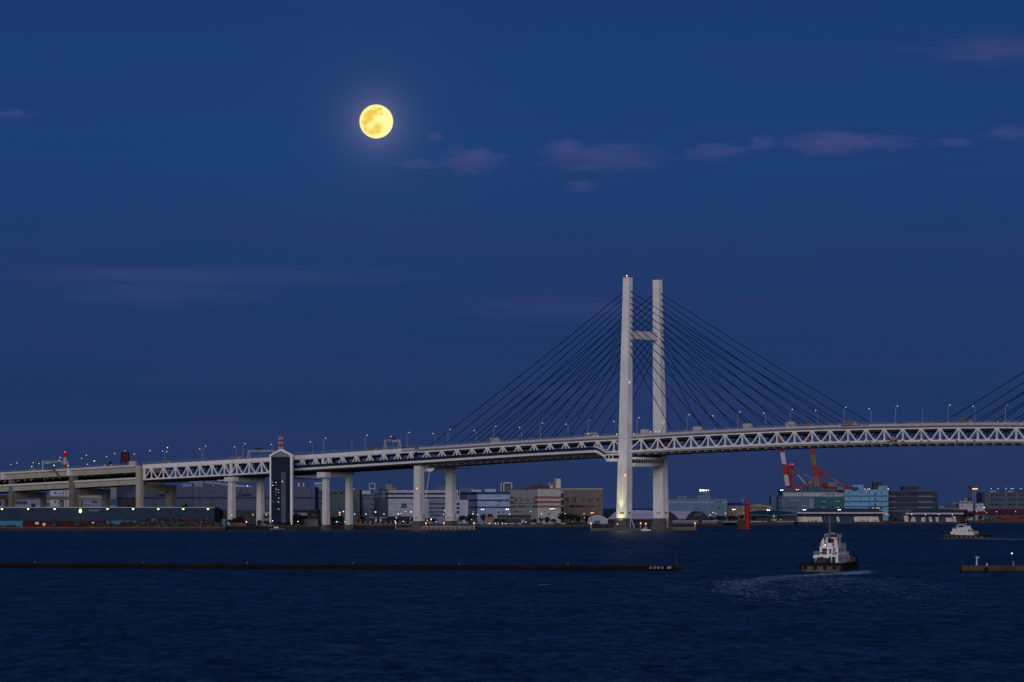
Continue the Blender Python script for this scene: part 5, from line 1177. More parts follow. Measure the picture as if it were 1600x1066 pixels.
for P_, yy in ((topl, 18), (botl, 0)):
    for a, b_ in zip(P_, P_[1:]): mb.beam(at(*a, Yc + yy - .2) + Vector((0, 0, .3)), at(*b_, Yc + yy - .2) + Vector((0, 0, .3)), .35)
mb.build('canopy_edge', mat('canopy_edge_pale', (.16, .20, .27), .6), CN)
mb = MB(); mb.box(at(1173, 0, Yc).x, at(1246, 0, Yc).x, Yc + 6, Yc + 16, LZ, at(0, 805.6, Yc).z); mb.build('glazed_wall', mat('canopy_wall_dark', (.015, .035, .04), .5), CN)
mb = MB(); x0, x1 = at(1204, 0, Yc).x, at(1213.5, 0, Yc).x; zt_ = at(0, 803.4, Yc).z; mb.extrude([(x0, Yc - 2, LZ), (x0, Yc - 2, zt_ - 2.2), ((x0 + x1) / 2 - 1.2, Yc - 2, zt_), ((x0 + x1) / 2 + 1.2, Yc - 2, zt_), (x1, Yc - 2, zt_ - 2.2), (x1, Yc - 2, LZ)], (0, 7, 0)); en = mb.build('entrance_porch', mat('porch_grey', (.06, .065, .06), .7), CN)
mb = MB(); mb.box(at(1208.4, 0, Yc).x, at(1209.4, 0, Yc).x, Yc - 2.3, Yc - 2, at(0, 808.6, Yc).z, at(0, 804.5, Yc).z); mb.build('lit_pane', emit('porch_glow', (.75, .85, .3), .22), en)
mb = MB(); mb.box(at(1205, 0, Yc).x, at(1213, 0, Yc).x, Yc - 2.6, Yc - 2, at(0, 813.2, Yc).z, at(0, 811.9, Yc).z); mb.build('pale_lintel', PCR, en)

# --- container cranes
def crane(label, px_boom_top, px_boom_bot, ytop, ybot, wpx, Y, apex, girder, cols, backs, front=None, house=None):
    T_ = thing('container_crane', label, 'crane', (at(px_boom_bot, 0, Y).x, Y, LZ), 'container cranes behind the teal warehouse')
    CRD = mat('crane_red', (.22, .022, .022), .55, var=.2); CWH = cols
    n_ = len(CWH); segs = [(ytop + (ybot - ytop) * k[0], ytop + (ybot - ytop) * k[1], k[2]) for k in CWH]
    def bx(y): return px_boom_bot + (px_boom_top - px_boom_bot) * (ybot - y) / (ybot - ytop)
    for (y0, y1, m_) in segs:
        mb = MB(); h = wpx * Y / F / 2
        for off in (-h * .62, h * .62):
            mb.beam(at(bx(y1), y1, Y) + Vector((off, 0, 0)), at(bx(y0), y0, Y) + Vector((off, 0, 0)), h * .95, 2.4)
        for k in range(5):
            ya = y1 + (y0 - y1) * k / 5; yb2 = y1 + (y0 - y1) * (k + 1) / 5; sgn = 1 if k % 2 else -1
            mb.beam(at(bx(ya), ya, Y) + Vector((-h * .6 * sgn, .2, 0)), at(bx(yb2), yb2, Y) + Vector((h * .6 * sgn, .2, 0)), .5)
        mb.build('boom_section', m_, T_)
    mb = MB()
    for (a, b_, w) in apex: mb.beam(at(*a, Y + 6), at(*b_, Y + 6), w * 1.25 * Y / F, 2.2)
    mb.build('a_frame', CRD, T_)
    mb = MB()
    for (a, b_, w) in girder: mb.beam(at(*a, Y + 8), at(*b_, Y + 8), w * 1.2 * Y / F, w * 1.2 * Y / F)
    mb.build('girder', CRD, T_)
    for (a, b_, w, m_) in backs:
        mb = MB(); mb.beam(at(*a, Y + 10), at(*b_, Y + 10), w * 1.3 * Y / F); mb.build('back_stay', m_, T_)
    if house:
        (a, b_, y0, y1) = house; mb = MB(); p0, p1 = at(a, y0, Y), at(b_, y1, Y); mb.box(p0.x, p1.x, Y + 4, Y + 14, p1.z, p0.z); mb.build('machinery_house', mat('house_grey', (.15, .14, .14), .7), T_)
        mb = MB(); mb.box(p0.x - 5, p0.x - .1, Y + 4, Y + 12, p1.z, p0.z - .8); mb.build('machinery_house', mat('house_dark', (.06, .045, .045), .7), T_)
    return T_
CRR = mat('crane_red', (.22, .022, .022), .55, var=.2); CRW = mat('crane_white', (.40, .39, .41), .6); CRT = mat('crane_tan', (.20, .12, .08), .7, var=.3); CRO = mat('crane_orange_red', (.26, .036, .016), .6)
C1 = crane('container crane with red and white raised boom, left one of two', 1219, 1230.5, 685, 759, 5.5, 3990,
    [((1233.5, 727), (1234.5, 760), 2.2), ((1235.5, 727.5), (1238.5, 763), 1.6), ((1232, 729), (1238, 729), 3.0), ((1232, 728), (1229.5, 757), .9)],
    [((1232, 760.4), (1263, 760.4), 2.6), ((1232, 756.5), (1239, 756.5), 3.5), ((1238, 763.5), (1239, 768), 1.6), ((1229, 760), (1227, 767), 1.1), ((1230, 760), (1238, 767), 1.6), ((1257, 762), (1258, 767.5), 2.0)],
    [(0, .30, CRR), (.30, .545, CRW), (.545, .775, CRR), (.775, 1, CRW)],
    [((1236.5, 729), (1246.5, 742), 1.5, CRR), ((1246.5, 742), (1261.5, 759.5), 1.3, CRW), ((1235.5, 731), (1236.3, 742), .9, CRR), ((1236.3, 742), (1238, 755), .9, CRW), ((1237.5, 728.5), (1257.5, 741.5), .8, CRR), ((1257.5, 741.5), (1271, 749), .5, CRW)])
mb = MB(); p = at(1218.9, 682, 3990)
for q_ in ((1235.3, 725.6), (1239.0, 725.6)): mb.ball(at(*q_, 3990), .55, 6, 4)
mb.build('beacon', E_RED, C1)
C2 = crane('container crane with tan and orange red raised boom, right one of two', 1262.5, 1276.5, 660, 760, 7.0, 3960,
    [((1277.5, 732.5), (1281.5, 732.5), 2.6), ((1277.5, 733), (1276.5, 745), 1.2), ((1281, 733), (1283.5, 757), 1.8), ((1284, 734), (1279, 745), 1.0)],
    [((1282, 762.5), (1330, 762.5), 3.2), ((1318, 760), (1326, 759), 2.0), ((1259, 756), (1272, 757), 4.0), ((1282, 759), (1286, 759), 3.0)],
    [(0, .515, CRO), (.515, .67, CRT), (.67, .855, CRO), (.855, 1, CRT)],
    [((1282, 733), (1297, 745.5), 1.9, CRO), ((1297, 745.5), (1316.5, 758.5), 1.6, CRT), ((1280.5, 734.5), (1298, 749), .7, CRR)], house=(1294.5, 1308, 753.5, 761))
mb = MB(); p0, p1 = at(1263, 751, 3962), at(1271, 756.5, 3962); mb.box(p0.x, p1.x, 3966, 3974, p1.z, p0.z); mb.build('machinery_house', mat('house_grey', (.15, .14, .14), .7), C2)
#--SECTION5--

# ================================================================== lamps, gantries and traffic on the bridge
def proto(name, label, cat, group):
    t_ = thing(name, label, cat, (0, 0, 0), group); return t_
first = {}
def place(key, make, loc, rot=0.0, label=None, scale=None, group=None):
    if key not in first: o = first[key] = make()
    else: o = copy_tree(first[key])
    o.location = loc; o.rotation_euler = (0, 0, rot); o.scale = (scale or (1, 1, 1))
    if label: o['label'] = label
    if group: o['group'] = group
    return o
POLE = mat('lamp_pole_grey', (.34, .34, .38), .5)
def make_lamp(lit=True):
    t_ = proto('bridge_lamp_post', '', 'lamp post', 'lamp posts along the bridge deck')
    mb = MB(); mb.tube((0, 0, 0), (0, 0, 11.0), .17, 6, .11); mb.build('pole', POLE, t_)
    mb = MB(); mb.tube((0, 0, 10.9), (0, 1.9, 11.5), .09, 5, .08); mb.build('arm', POLE, t_)
    if lit: mb = MB(); mb.ball((0, 2.3, 11.5), .36, 8, 5, (.8, 1.1, .7)); mb.build('lamp_head', E_GW, t_)
    return t_
near_px = [317.7, 379.4, 505, 570, 635.5, 699.6, 771, 844, 918, 994.9, 1073.3, 1152.5, 1234.4, 1318.2, 1398.8, 1481, 1570.6]
far_px = [257.6, 314.8 + 1, 370, 427.7, 488.7, 614.5, 680.2, 744.7, 815.5, 888, 962.8, 1117.5, 1196.5, 1278, 1361.5, 1523.7]
for px in near_px:
    s = s_of(px, 1.9); place('lampA', make_lamp, B(s, 2.2, zt(s)), -AL, 'tall lamp post on near edge of the bridge deck, arm to right')
for px in far_px:
    s = s_of(px, 40.1); place('lampA', make_lamp, B(s, 39.8, zt(s)), -AL + math.pi, 'lamp post on far edge of the bridge deck, arm to left')
for px, lab in ((549.8, 'unlit bare lamp pole on the deck between two lit lamp posts over the viaduct'), (1441.5, 'unlit bare lamp pole on the deck near the right edge of the picture')):
    s = s_of(px, 39.8); t_ = thing('lamp_pole', lab, 'lamp post', B(s, 39.8, zt(s))); mb = MB(); p = B(s, 39.8, zt(s)); mb.tube(p, p + Vector((0, 0, 10.5)), .16, 6, .11); mb.build('pole', POLE, t_); mb = MB(); mb.tube(p + Vector((0, 0, 10.5)), p + Vector((0, 0, 10.9)), .2, 6); mb.build('cap', POLE, t_)
# lamps on the left viaduct, mostly pinkish sodium
for (px, py, w, m_, nm) in ((17, 726, 30, E_PK, 'pinkish'), (26.5, 723.5, 39, E_PK, 'pinkish'), (52, 723, 39, E_PK, 'pinkish'), (49.7, 729.3, 3, E_GW, 'greenish'), (61, 724.5, 30, E_PK, 'pinkish'), (94, 715, 39, E_PK, 'pinkish'), (92.6, 719.5, 20, E_PK, 'pinkish'), (84.5, 727.3, 6, E_YG, 'greenish'), (96.8, 725, 30, E_PK, 'pinkish'), (107, 728, 30, E_GW, 'greenish'),
        (127.5, 716.5, 30, E_PK, 'pinkish'), (135, 711.5, 39, E_PK, 'pinkish'), (147.5, 720.5, 6, E_YG, 'greenish'), (136.5, 725.7, 20, E_PK, 'pinkish'), (164, 727.3, 20, E_PK, 'pinkish'), (166.6, 713.4, 39, E_PK, 'pinkish'), (174, 726.8, 10, E_PK, 'pinkish'), (179, 708.7, 39, E_PK, 'pinkish'), (210, 709.6, 30, E_PK, 'pinkish'), (234, 704.5, 39, E_PK, 'pinkish'), (260.5, 706, 30, E_PK, 'pinkish'), (261.6, 699.6, 3, E_GW, 'greenish')):
    s = s_of(px, w); p = B(s, w, 0); p = at(px, py, p.y); zb2 = zt(s) - .9
    t_ = thing('viaduct_lamp_post', nm + ' lamp on a thin mast above the left viaduct', 'lamp post', (p.x, p.y, zb2), 'lamp masts above the left viaduct')
    mb = MB(); mb.tube((p.x, p.y, zb2), (p.x, p.y, max(p.z, zb2 + .4)), .07, 5); mb.build('mast', mat('thin_mast', (.08, .09, .13), .6), t_)
    mb = MB(); mb.ball(p, .42, 6, 4); mb.build('lamp_head', m_, t_)

GREEN = mat('sign_green_road', (.010, .10, .055), .5, var=.15)
def gantry(label, pa, pb, ytop, w, signs, A=False, extra=None):
    sa, sb2 = s_of(pa, w), s_of(pb, w); T_ = thing('sign_gantry', label, 'sign gantry', B((sa + sb2) / 2, w, zt(sa) - .9))
    Ya = B(sa, w, 0).y; Yb = B(sb2, w, 0).y; za, zb2 = at(0, ytop, Ya).z, at(0, ytop, Yb).z
    for s_, z_ in ((sa, za), (sb2, zb2)):
        mb = MB()
        if A:
            mb.beam(B(s_ - 1.6, w, zt(s_) - .9), B(s_ - .2, w, z_), .55); mb.beam(B(s_ + 1.6, w, zt(s_) - .9), B(s_ + .2, w, z_), .55)
        else: mb.beam(B(s_, w, zt(s_) - .9), B(s_, w, z_), .8)
        mb.build('leg', EDGE, T_)
    mb = MB(); mb.beam(B(sa, w, za - .2), B(sb2, w, zb2 - .2), .5, .5); mb.beam(B(sa, w, za - 1.1), B(sb2, w, zb2 - 1.1), .3, .3)
    n_ = 8
    for k in range(n_): f0, f1 = k / n_, (k + 1) / n_; mb.beam(B(sa + (sb2 - sa) * f0, w, za - (.2 if k % 2 else 1.1)), B(sa + (sb2 - sa) * f1, w, za - (1.1 if k % 2 else .2)), .18)
    mb.build('cross_truss', EDGE, T_)
    for (a, b_, y0, y1, m_) in signs:
        Y = B(s_of((a + b_) / 2, w - .6), w - .6, 0).y; mb = MB(); p0, p1 = at(a, y0, Y), at(b_, y1, Y); mb.box(p0.x, p1.x, Y - .15, Y + .15, p1.z, p0.z); sgn = mb.build('sign_board', m_, T_)
    return T_
G1 = gantry('white sign gantry with two green road signs over the left viaduct', 66.8, 105.5, 720.6, 20, [(69.3, 81.5, 721.4, 725.6, GREEN), (89, 97, 721.6, 725.8, GREEN)])
SW_ = mat('sign_lettering_white', (.45, .5, .48), .5)
G2 = gantry('white gantry with black message board left of the elevator tower', 388.6, 427.5, 703.6, 20, [(398.8, 410.2, 700.2, 702.8, mat('board_black', (.006, .007, .012), .6))], A=True)
G3 = gantry('white sign gantry with green signs and a dark red display right of the elevator tower', 601.8, 624.5, 687.4, 20, [(603.2, 608, 688, 691.3, GREEN), (611.3, 622, 687.2, 692.4, GREEN), (613, 619, 682.7, 686, mat('display_dark_red', (.035, .006, .008), .5))], A=True)
for G_, (a, b_, y0, y1) in ((G1, (70.5, 80, 722.4, 724.8)), (G3, (612.5, 620.5, 688.4, 691))):
    Y = B(s_of((a + b_) / 2, 19.2), 19.2, 0).y; text_mesh('lettering', '横浜', a, b_, y0, y1, Y - .4, SW_, G_)
T_ = thing('curved_pole', 'curved grey duct leaning over the parapet of the left viaduct near the gantry', 'pipe', tuple(at(92, 745, 2828)))
mb = MB(); P_ = [(70, 731.6), (78, 731.5), (84.5, 734), (88, 738.5), (91, 743.5), (94.5, 748)]
for a, b_ in zip(P_, P_[1:]): mb.tube(at(*a, 2826), at(*b_, 2826), .55, 8)
mb.build('duct', mat('duct_grey_brown', (.12, .10, .10), .7), T_); mb = MB(); mb.ball(at(83, 732.3, 2826), 1.0, 8, 5, (1.2, 1, .8)); mb.build('duct_bend', mat('duct_grey_brown', (.12, .10, .10), .7), T_)

TW = mat('truck_box_white', (.45, .44, .42), .5); TG = mat('truck_box_grey', (.13, .12, .13), .6); TD = mat('car_dark', (.015, .018, .03), .3); TC = mat('car_pale', (.30, .33, .38), .3)
def make_truck(m_, L_=8.0, H_=3.7):
    t_ = proto('truck', '', 'truck', 'vehicles on the bridge deck')
    mb = MB(); mb.box(-L_ / 2, L_ / 2 - 2.0, -1.2, 1.2, 1.0, H_); mb.build('cargo_box', m_, t_)
    mb = MB(); x = L_ / 2; mb.extrude([(x - 1.9, -1.15, .6), (x, -1.15, .6), (x, -1.15, 1.7), (x - .4, -1.15, 2.8), (x - 1.9, -1.15, 2.9)], (0, 2.3, 0)); c_ = mb.build('cab', TW, t_)
    mb = MB(); mb.box(x - .35, x - .02, -1.0, 1.0, 1.75, 2.5); mb.box(x - 1.3, x - .5, -1.17, 1.17, 1.75, 2.4); mb.build('window', WIN, c_)
    for xx in (-L_ / 2 + 1.2, -L_ / 2 + 2.5, x - 1.2):
        for y in (-1.1, 1.1): mb = MB(); mb.tube((xx, y - .15, .5), (xx, y + .15, .5), .5, 10); mb.build('wheel', BLACK, t_)
    mb = MB(); mb.box(-L_ / 2, x - .2, -.5, .5, .5, .98); mb.build('chassis', DARK, t_)
    return t_
def make_car(m_, nm='car', grp='cars'):
    t_ = proto(nm, '', 'car', grp); mb = MB()
    mb.extrude([(-2.2, -.85, .35), (2.2, -.85, .35), (2.2, -.85, .75), (1.3, -.85, .95), (.7, -.8, 1.42), (-1.3, -.8, 1.45), (-2.0, -.85, .98), (-2.2, -.85, .9)], (0, 1.7, 0)); b_ = mb.build('body', m_, t_)
    mb = MB(); mb.extrude([(-1.65, -.87, .98), (1.1, -.87, .98), (.6, -.84, 1.36), (-1.2, -.84, 1.38)], (0, 1.74, 0)); mb.build('window', WIN, b_)
    for xx in (-1.35, 1.4):
        for y in (-.78, .78): mb = MB(); mb.tube((xx, y - .1, .33), (xx, y + .1, .33), .33, 10); mb.build('wheel', BLACK, t_)
    return t_
def on_deck(px, w): s = s_of(px, w); return B(s, w, zt(s) - .88)
for px, w, key, m_, L_, H_, lab in ((1170, 9, 'tw', TW, 8.4, 4.4, 'white box truck on the bridge deck right of the pylon'), (1330.5, 9, 'tg', TG, 9.2, 4.4, 'grey container truck on the bridge deck right of mid view'),
        (775, 9, 'tw', TW, 8, 3.7, 'small white truck on the deck among the left stay cables'), (1237, 12, 'tw', TW, 8, 3.7, 'pale truck half hidden by the rail, right of the white box truck'),
        (1510, 9, 'tg', TG, 9.2, 4.0, 'grey truck on the deck under the right hand stay cables'), (369, 10, 'tg2', mat('truck_tan', (.16, .14, .13), .7), 9, 3.6, 'tan truck on the viaduct left of the black message board'), (261, 10, 'tg2', None, 9, 3.6, 'tan truck above the left end of the truss'),
        (583, 10, 'tg3', mat('truck_brown', (.09, .07, .065), .7), 9, 4.0, 'brown truck left of the gantry with the dark red display'), (51, 10, 'tg2', None, 9, 3.6, 'tan truck on the left viaduct near the gantry'), (209, 10, 'tw', TW, 8, 3.4, 'white truck above the end pier of the left viaduct'), (1010, 12, 'tw', TW, 8, 3.4, 'white van shaped truck beside the far pylon leg'), (1092, 14, 'tw', TW, 8, 3.2, 'low white truck right of the pylon behind the rail')):
    place(key, lambda m_=m_, L_=L_, H_=H_: make_truck(m_, L_, H_), on_deck(px, w), -AL, lab)
for px, w, key, m_, lab in ((633, 8, 'cd', TD, 'dark car on the deck right of the gantry with green signs'), (1409, 8, 'cd', TD, 'dark car on the deck right of the tan patches of primer'), (1558.5, 8, 'cd', TD, 'dark car with lamp on the deck near the right edge')):
    o = place(key, lambda m_=m_: make_car(m_), on_deck(px, w) + Vector((0, 0, 0)), -AL, lab, (1.25, 1.25, 1.6), group='cars on the bridge deck')
def make_bus(m_, nm='bus'):
    t_ = proto(nm, '', 'bus', 'buses'); mb = MB(); mb.extrude([(-5.2, -1.2, .4), (5.2, -1.2, .4), (5.2, -1.2, 2.4), (4.9, -1.2, 3.1), (-5.1, -1.2, 3.1), (-5.2, -1.2, 2.4)], (0, 2.4, 0)); b_ = mb.build('body', m_, t_)
    mb = MB(); mb.box(-4.9, 4.6, -1.23, 1.23, 1.5, 2.4); mb.build('window_band', mat('bus_window', (.05, .07, .06), .3), b_)
    for xx in (-3.2, 3.4):
        for y in (-1.1, 1.1): mb = MB(); mb.tube((xx, y - .15, .5), (xx, y + .15, .5), .5, 10); mb.build('wheel', BLACK, t_)
    return t_
place('bus1', lambda: make_bus(TW), on_deck(924, 9), -AL, 'pale bus on the deck just left of the pylon', (1, 1, 1.2))
for px, py, w, m_, r_, lab in ((822, 689.4, 6, E_RED, .32, 'red tail lamp glow on the deck left of the pylon'), (1559.5, 659.4, 5, E_OR, .3, ''), ):
    Y = B(s_of(px, w), w, 0).y - .5
    point_lamp(px, py, Y, r_, m_, 'small red tail lamp among the traffic left of the pylon' if px < 900 else 'small orange lamp on the dark car near the right edge', name='vehicle_lamp')
for px, py, m_, r_ in ((919, 677.8, E_YG, .32), (963.5, 678.2, E_YG, .32), (1017, 674.8, E_W, .3), (1025, 674.2, E_W, .3), (1030, 674, E_W, .26), (1037, 673.6, E_OR, .25), (928, 681.4, E_DIM, .5), (934, 681.2, E_DIM, .4)):
    Y = B(s_of(px, 3.2), 3.2, 0).y
    point_lamp(px, py, Y, r_, m_, 'small ' + {'lamp_yellow_green': 'yellow green', 'lamp_white': 'white', 'lamp_orange': 'orange', 'lamp_dim_warm': 'dim warm'}[m_.name] + ' lamp in the traffic on the deck beside the pylon', name='vehicle_lamp')
# red primer where the main span is being repainted
PRI = mat('red_primer', (.14, .035, .045), .8, var=.4, scale=.6)
r = random.Random(4)
for (a, b_, f) in ((1315, 1332, .9), (1333, 1345, .7), (1346, 1358, .5)):
    sa, sb2 = s_of(a, 2), s_of(b_, 2); mb = MB(); sweep(mb, [(1.955, -.2), (1.955, -.2 - f), (1.985, -.2 - f), (1.985, -.2)], sa, sb2, 6); mb.build('primer_patch', PRI, BR)
for px in (1326.5, 1354.7, 1360, 1371, 1382.7, 1388, 1392, 1400, 1411.4, 1440.4, 1452, 1496, 1523):
    s = s_of(px, 4); k = r.uniform(.5, 1.6); mb = MB(); sweep(mb, [(3.46, -11.8), (3.46, -11.8 + .7), (3.49, -11.8 + .7), (3.49, -11.8)], s - k, s + k, 3); mb.build('primer_patch', PRI, BR)
for s_pk in [p for p in pk if 195 < p < 245]:
    for k in range(5):
        zz_ = zt(s_pk) - 10.8 + k * 1.3 + r.random() * .5; mb = MB(); cross(mb, s_pk, 3.55, 3.6, zz_, zz_ + r.uniform(.3, .8), .34)
        if r.random() < .7: mb.build('primer_patch', PRI, BR)
T_ = thing('repair_platform', 'pale pinkish work cabin hanging in the truss right of mid span', 'platform', B(s_of(1397, 3), 2.4, zt(220) - 11)); s = s_of(1397, 3)
mb = MB(); cross(mb, s, 1.8, 3.3, zt(s) - 10.6, zt(s) - 8.6, 1.7); mb.build('cabin', mat('cabin_pinkish', (.34, .24, .25), .7), T_); mb = MB(); cross(mb, s, 1.6, 3.4, zt(s) - 10.9, zt(s) - 10.6, 2.4); mb.build('floor', PRI, T_)
T_ = thing('red_banner', 'small red wedge shaped cover in the truss right of the pylon', 'cover', B(s_of(1041.5, 8), 8, zt(30) - 8)); s = s_of(1041.5, 8)
mb = MB(); mb.extrude([B(s - 1.6, 8, zt(s) - 9.5), B(s + 2.0, 8, zt(s) - 9.5), B(s + .6, 8, zt(s) - 6.6), B(s - .6, 8, zt(s) - 5.6)], (.3, .4, 0)); mb.build('cover', mat('cover_red', (.25, .015, .02), .7), T_)

# ================================================================== waterfront lamps
def glamp(px, py, m_, r_, Y, where, bright='', pole=True, dual=0):
    cn = {'lamp_greenish_white': 'greenish white', 'lamp_white': 'white', 'floodlight_white': 'bright white', 'lamp_orange': 'orange', 'lamp_orange_bright': 'bright orange', 'lamp_yellow_green': 'yellow green', 'lamp_red': 'red', 'lamp_teal': 'teal', 'lamp_blue_white': 'bluish', 'lamp_dim_warm': 'dim warm', 'lamp_pinkish': 'pinkish'}[m_.name]
    p = at(px, py, Y); t_ = thing('quay_lamp', cn + ' mast lamp ' + where, 'lamp', (p.x, p.y, LZ), 'lamps along the far shore')
    mb = MB(); mb.tube((p.x, Y + .3, LZ), (p.x, Y + .3, p.z), .13, 5, .09); mb.build('mast', mat('mast_grey', (.10, .11, .13), .6), t_)
    mb = MB(); mb.ball(p, r_ * (.78 if dual else .9), 7, 5)
    if dual:
        for k in range(1, dual): mb.ball(at(px + 3.1 * k, py - (.4 if dual > 2 else 0), Y), r_ * .68, 7, 5)
        mb.beam(p, at(px + 2.9 * (dual - 1), py, Y), .15)
    mb.build('lamp_head', m_, t_)
LM = [(552.8, 764, E_PK, .35, 3000, 'right of the viaduct pier'), (554, 803.5, E_GW, .5, 2800, 'right of the viaduct pier'), (571.6, 803.5, E_BLUE, .5, 2850, 'left of the goal frame block'), (586.8, 800.2, E_YG, .6, 2850, 'below the goal frame block'), (600, 803.3, E_GW, .5, 2850, 'below the banded building'),
      (622.3, 803.2, E_W, .5, 2850, 'below the banded building'), (626.6, 802.2, E_W, .32, 2900, 'below the banded building'), (619.2, 809.2, E_TEAL, .5, 2860, 'below the square logo'), (642.4, 800, E_W, .55, 2850, 'left of the first bridge pier'), (633.5, 799.4, E_GW, .35, 2900, 'below the square logo'), (641, 810.6, E_OR, .3, 2850, 'left of the first bridge pier'),
      (578.6, 815.4, E_W, .45, 2760, 'above the pale tetrapods'), (617.3, 814.6, E_W, .45, 2760, 'above the pale tetrapods'), (630, 815, E_W, .4, 2760, 'left of the first bridge pier'), (697.3, 797, E_W, .55, 3000, 'beside the second pier column'), (694.6, 798, E_W, .4, 3000, 'beside the second pier column'), (673.6, 811.5, E_W, .65, 3000, 'between the two pier columns'),
      (667.6, 813, E_W, .4, 3000, 'between the two pier columns'), (681.2, 815, E_GW, .4, 3000, 'between the two pier columns'), (693, 804, E_BLUE, .4, 3000, 'between the two pier columns'), (736.9, 812, E_TEAL, .45, 3010, 'before the blue striped warehouse'), (739, 803, E_W, .5, 3010, 'before the blue striped warehouse'), (746.5, 804.2, E_W, .4, 3010, 'before the blue striped warehouse'), (739.4, 799.4, E_PK, .3, 3010, 'before the blue striped warehouse'),
      (796.2, 803.4, E_W, .42, 3000, 'before the pink striped warehouse'), (829, 799.2, E_BLUE, .35, 3000, 'before the pink striped warehouse'), (846, 803, E_W, .42, 3000, 'before the pink striped warehouse'), (822, 816, E_BLUE, .4, 2960, 'before the pink striped warehouse'), (882.6, 802.7, E_GW, .45, 3000, 'before the taupe cold store'), (912.5, 803, E_GW, .42, 3000, 'before the taupe cold store'), (913.2, 809.2, E_OR, .4, 3000, 'before the taupe cold store'),
      (894.6, 815, E_OR, .3, 3000, 'under the dark trees by the taupe cold store'), (1114, 801, E_W, .42, 3300, 'before the pale cyan warehouse'), (1118.3, 802.6, E_OR, .5, 3300, 'before the pale cyan warehouse'), (1109.8, 805, E_W, .38, 3300, 'before the pale cyan warehouse'), (1133.7, 802.2, E_OR, .6, 3300, 'at the right end of the pale cyan warehouse'), (1162.4, 802.2, E_OR, .35, 3400, 'left of the red lighthouse'),
      (491.8, 818, E_YG, .42, 2690, 'left of the viaduct pier'), (530.8, 801.3, E_OR, .75, 2800, 'between the viaduct pier columns'), (530.8, 804.8, E_W, .45, 2801, 'between the viaduct pier columns'), (536.6, 799.5, E_W, .48, 2800, 'between the viaduct pier columns'), (526.2, 815.5, E_BLUE, .5, 2750, 'between the viaduct pier columns'), (538.8, 815.6, E_YG, .4, 2750, 'between the viaduct pier columns'),
      (455.6, 818.3, E_YG, .42, 2640, 'under the glass elevator tower'), (465.6, 815, E_W, .42, 2640, 'right of the glass elevator tower'), (498.5, 807, E_YG, .35, 2790, 'left of the viaduct pier'), (362, 805.3, E_GW, .42, 2600, 'before the left truss pier'), (395.2, 804.3, E_GW, .42, 2700, 'between the left truss piers'), (416.2, 804.4, E_GW, .42, 2640, 'left of the glass elevator tower'), (385, 815.5, E_W, .5, 2600, 'between the left truss piers'),
      (386.6, 759.3, E_W, .45, 3010, 'above the lettered warehouse lettering'), (426, 814, E_BLUE, .45, 2630, 'under the glass elevator tower'), (1424.6, 803.9, E_W, .4, 3510, 'under the eave of the right pier building'), (1446, 803.9, E_W, .4, 3510, 'under the eave of the right pier building'), (1467, 803.9, E_W, .4, 3510, 'under the eave of the right pier building'), (1488, 804.3, E_W, .36, 3510, 'under the eave of the right pier building'),
      (1465, 799.5, E_W, .42, 3700, 'above the roof of the right pier building'), (1496, 799.5, E_W, .42, 3700, 'above the roof of the right pier building'), (1526.5, 799.5, E_PK, .42, 3720, 'before the stacked containers'), (1537.6, 793.2, E_W, .65, 3720, 'before the car terminal'), (1538.5, 798.6, E_OR, .4, 3720, 'before the car terminal'), (1541.6, 801.1, E_BLUE, .36, 3720, 'before the stacked containers'), (1557.4, 799.6, E_BLUE, .36, 3720, 'before the stacked containers'), (1586.6, 799.5, E_BLUE, .36, 3720, 'before the stacked containers'), (1385, 803.4, E_W, .38, 3490, 'at the right end of the long pier building'), (1220, 812, E_W, .3, 3470, 'beside the small lit entrance porch')]
for a in LM: glamp(*a)
for a, n_ in (((752.3, 796.2, E_W, .62, 3010, 'before the blue striped warehouse, a twin head'), 2), ((791.2, 796, E_WB, .55, 3010, 'before the pink striped warehouse, a twin head'), 2), ((859.8, 795.3, E_W, .6, 3010, 'before the pink stripes, a triple head'), 3), ((923.8, 801.6, E_ORB, .62, 3020, 'over the small arched shed, a twin head'), 2),
              ((1145.2, 796.2, E_WB, .48, 3400, 'before the blue roofed beige shed'), 2), ((1199, 797.4, E_WB, .55, 3440, 'over the swooping canopy'), 2), ((1255.4, 796.6, E_WB, .52, 3450, 'before the long pier building, left one'), 2), ((1310, 796.6, E_WB, .48, 3450, 'before the long pier building, right one'), 2),
              ((1220, 766, E_WB, .5, 3860, 'left of the crane feet above the teal warehouse'), 2), ((1244.5, 765.2, E_ORB, .7, 3880, 'between the crane feet above the teal warehouse'), 2), ((1387.0, 804.6, E_DIM, .3, 3480, 'at the gap between the two pier buildings'), 2)):
    glamp(*a, dual=n_)
T_ = thing('high_mast_light', 'tall twin mast with row of bright orange lamps near the right edge', 'floodlight', (at(1522.5, 0, 3900).x, 3900, LZ))
for px in (1520.7, 1523.9): mb = MB(); mb.tube((at(px, 0, 3900).x, 3900, LZ), at(px, 765, 3900), .45, 6, .3); mb.build('mast', mat('high_mast_grey', (.22, .24, .30), .6), T_)
mb = MB()
for px in (1520.2, 1521.9, 1523.6, 1525.3, 1526.9): mb.ball(at(px, 763.9, 3899), .62, 7, 5)
mb.beam(at(1519.5, 764.4, 3900), at(1527.6, 764.4, 3900), .5); mb.build('lamp_row', E_ORB, T_)
T_ = thing('lattice_mast', 'pair of dark thin lattice masts left of the orange high mast lights', 'mast', (at(1515, 0, 4000).x, 4000, LZ))
mb = MB()
for px in (1513.2, 1517): mb.tube((at(px, 0, 4000).x, 4000, LZ), at(px, 760, 4000), .35, 6, .25)
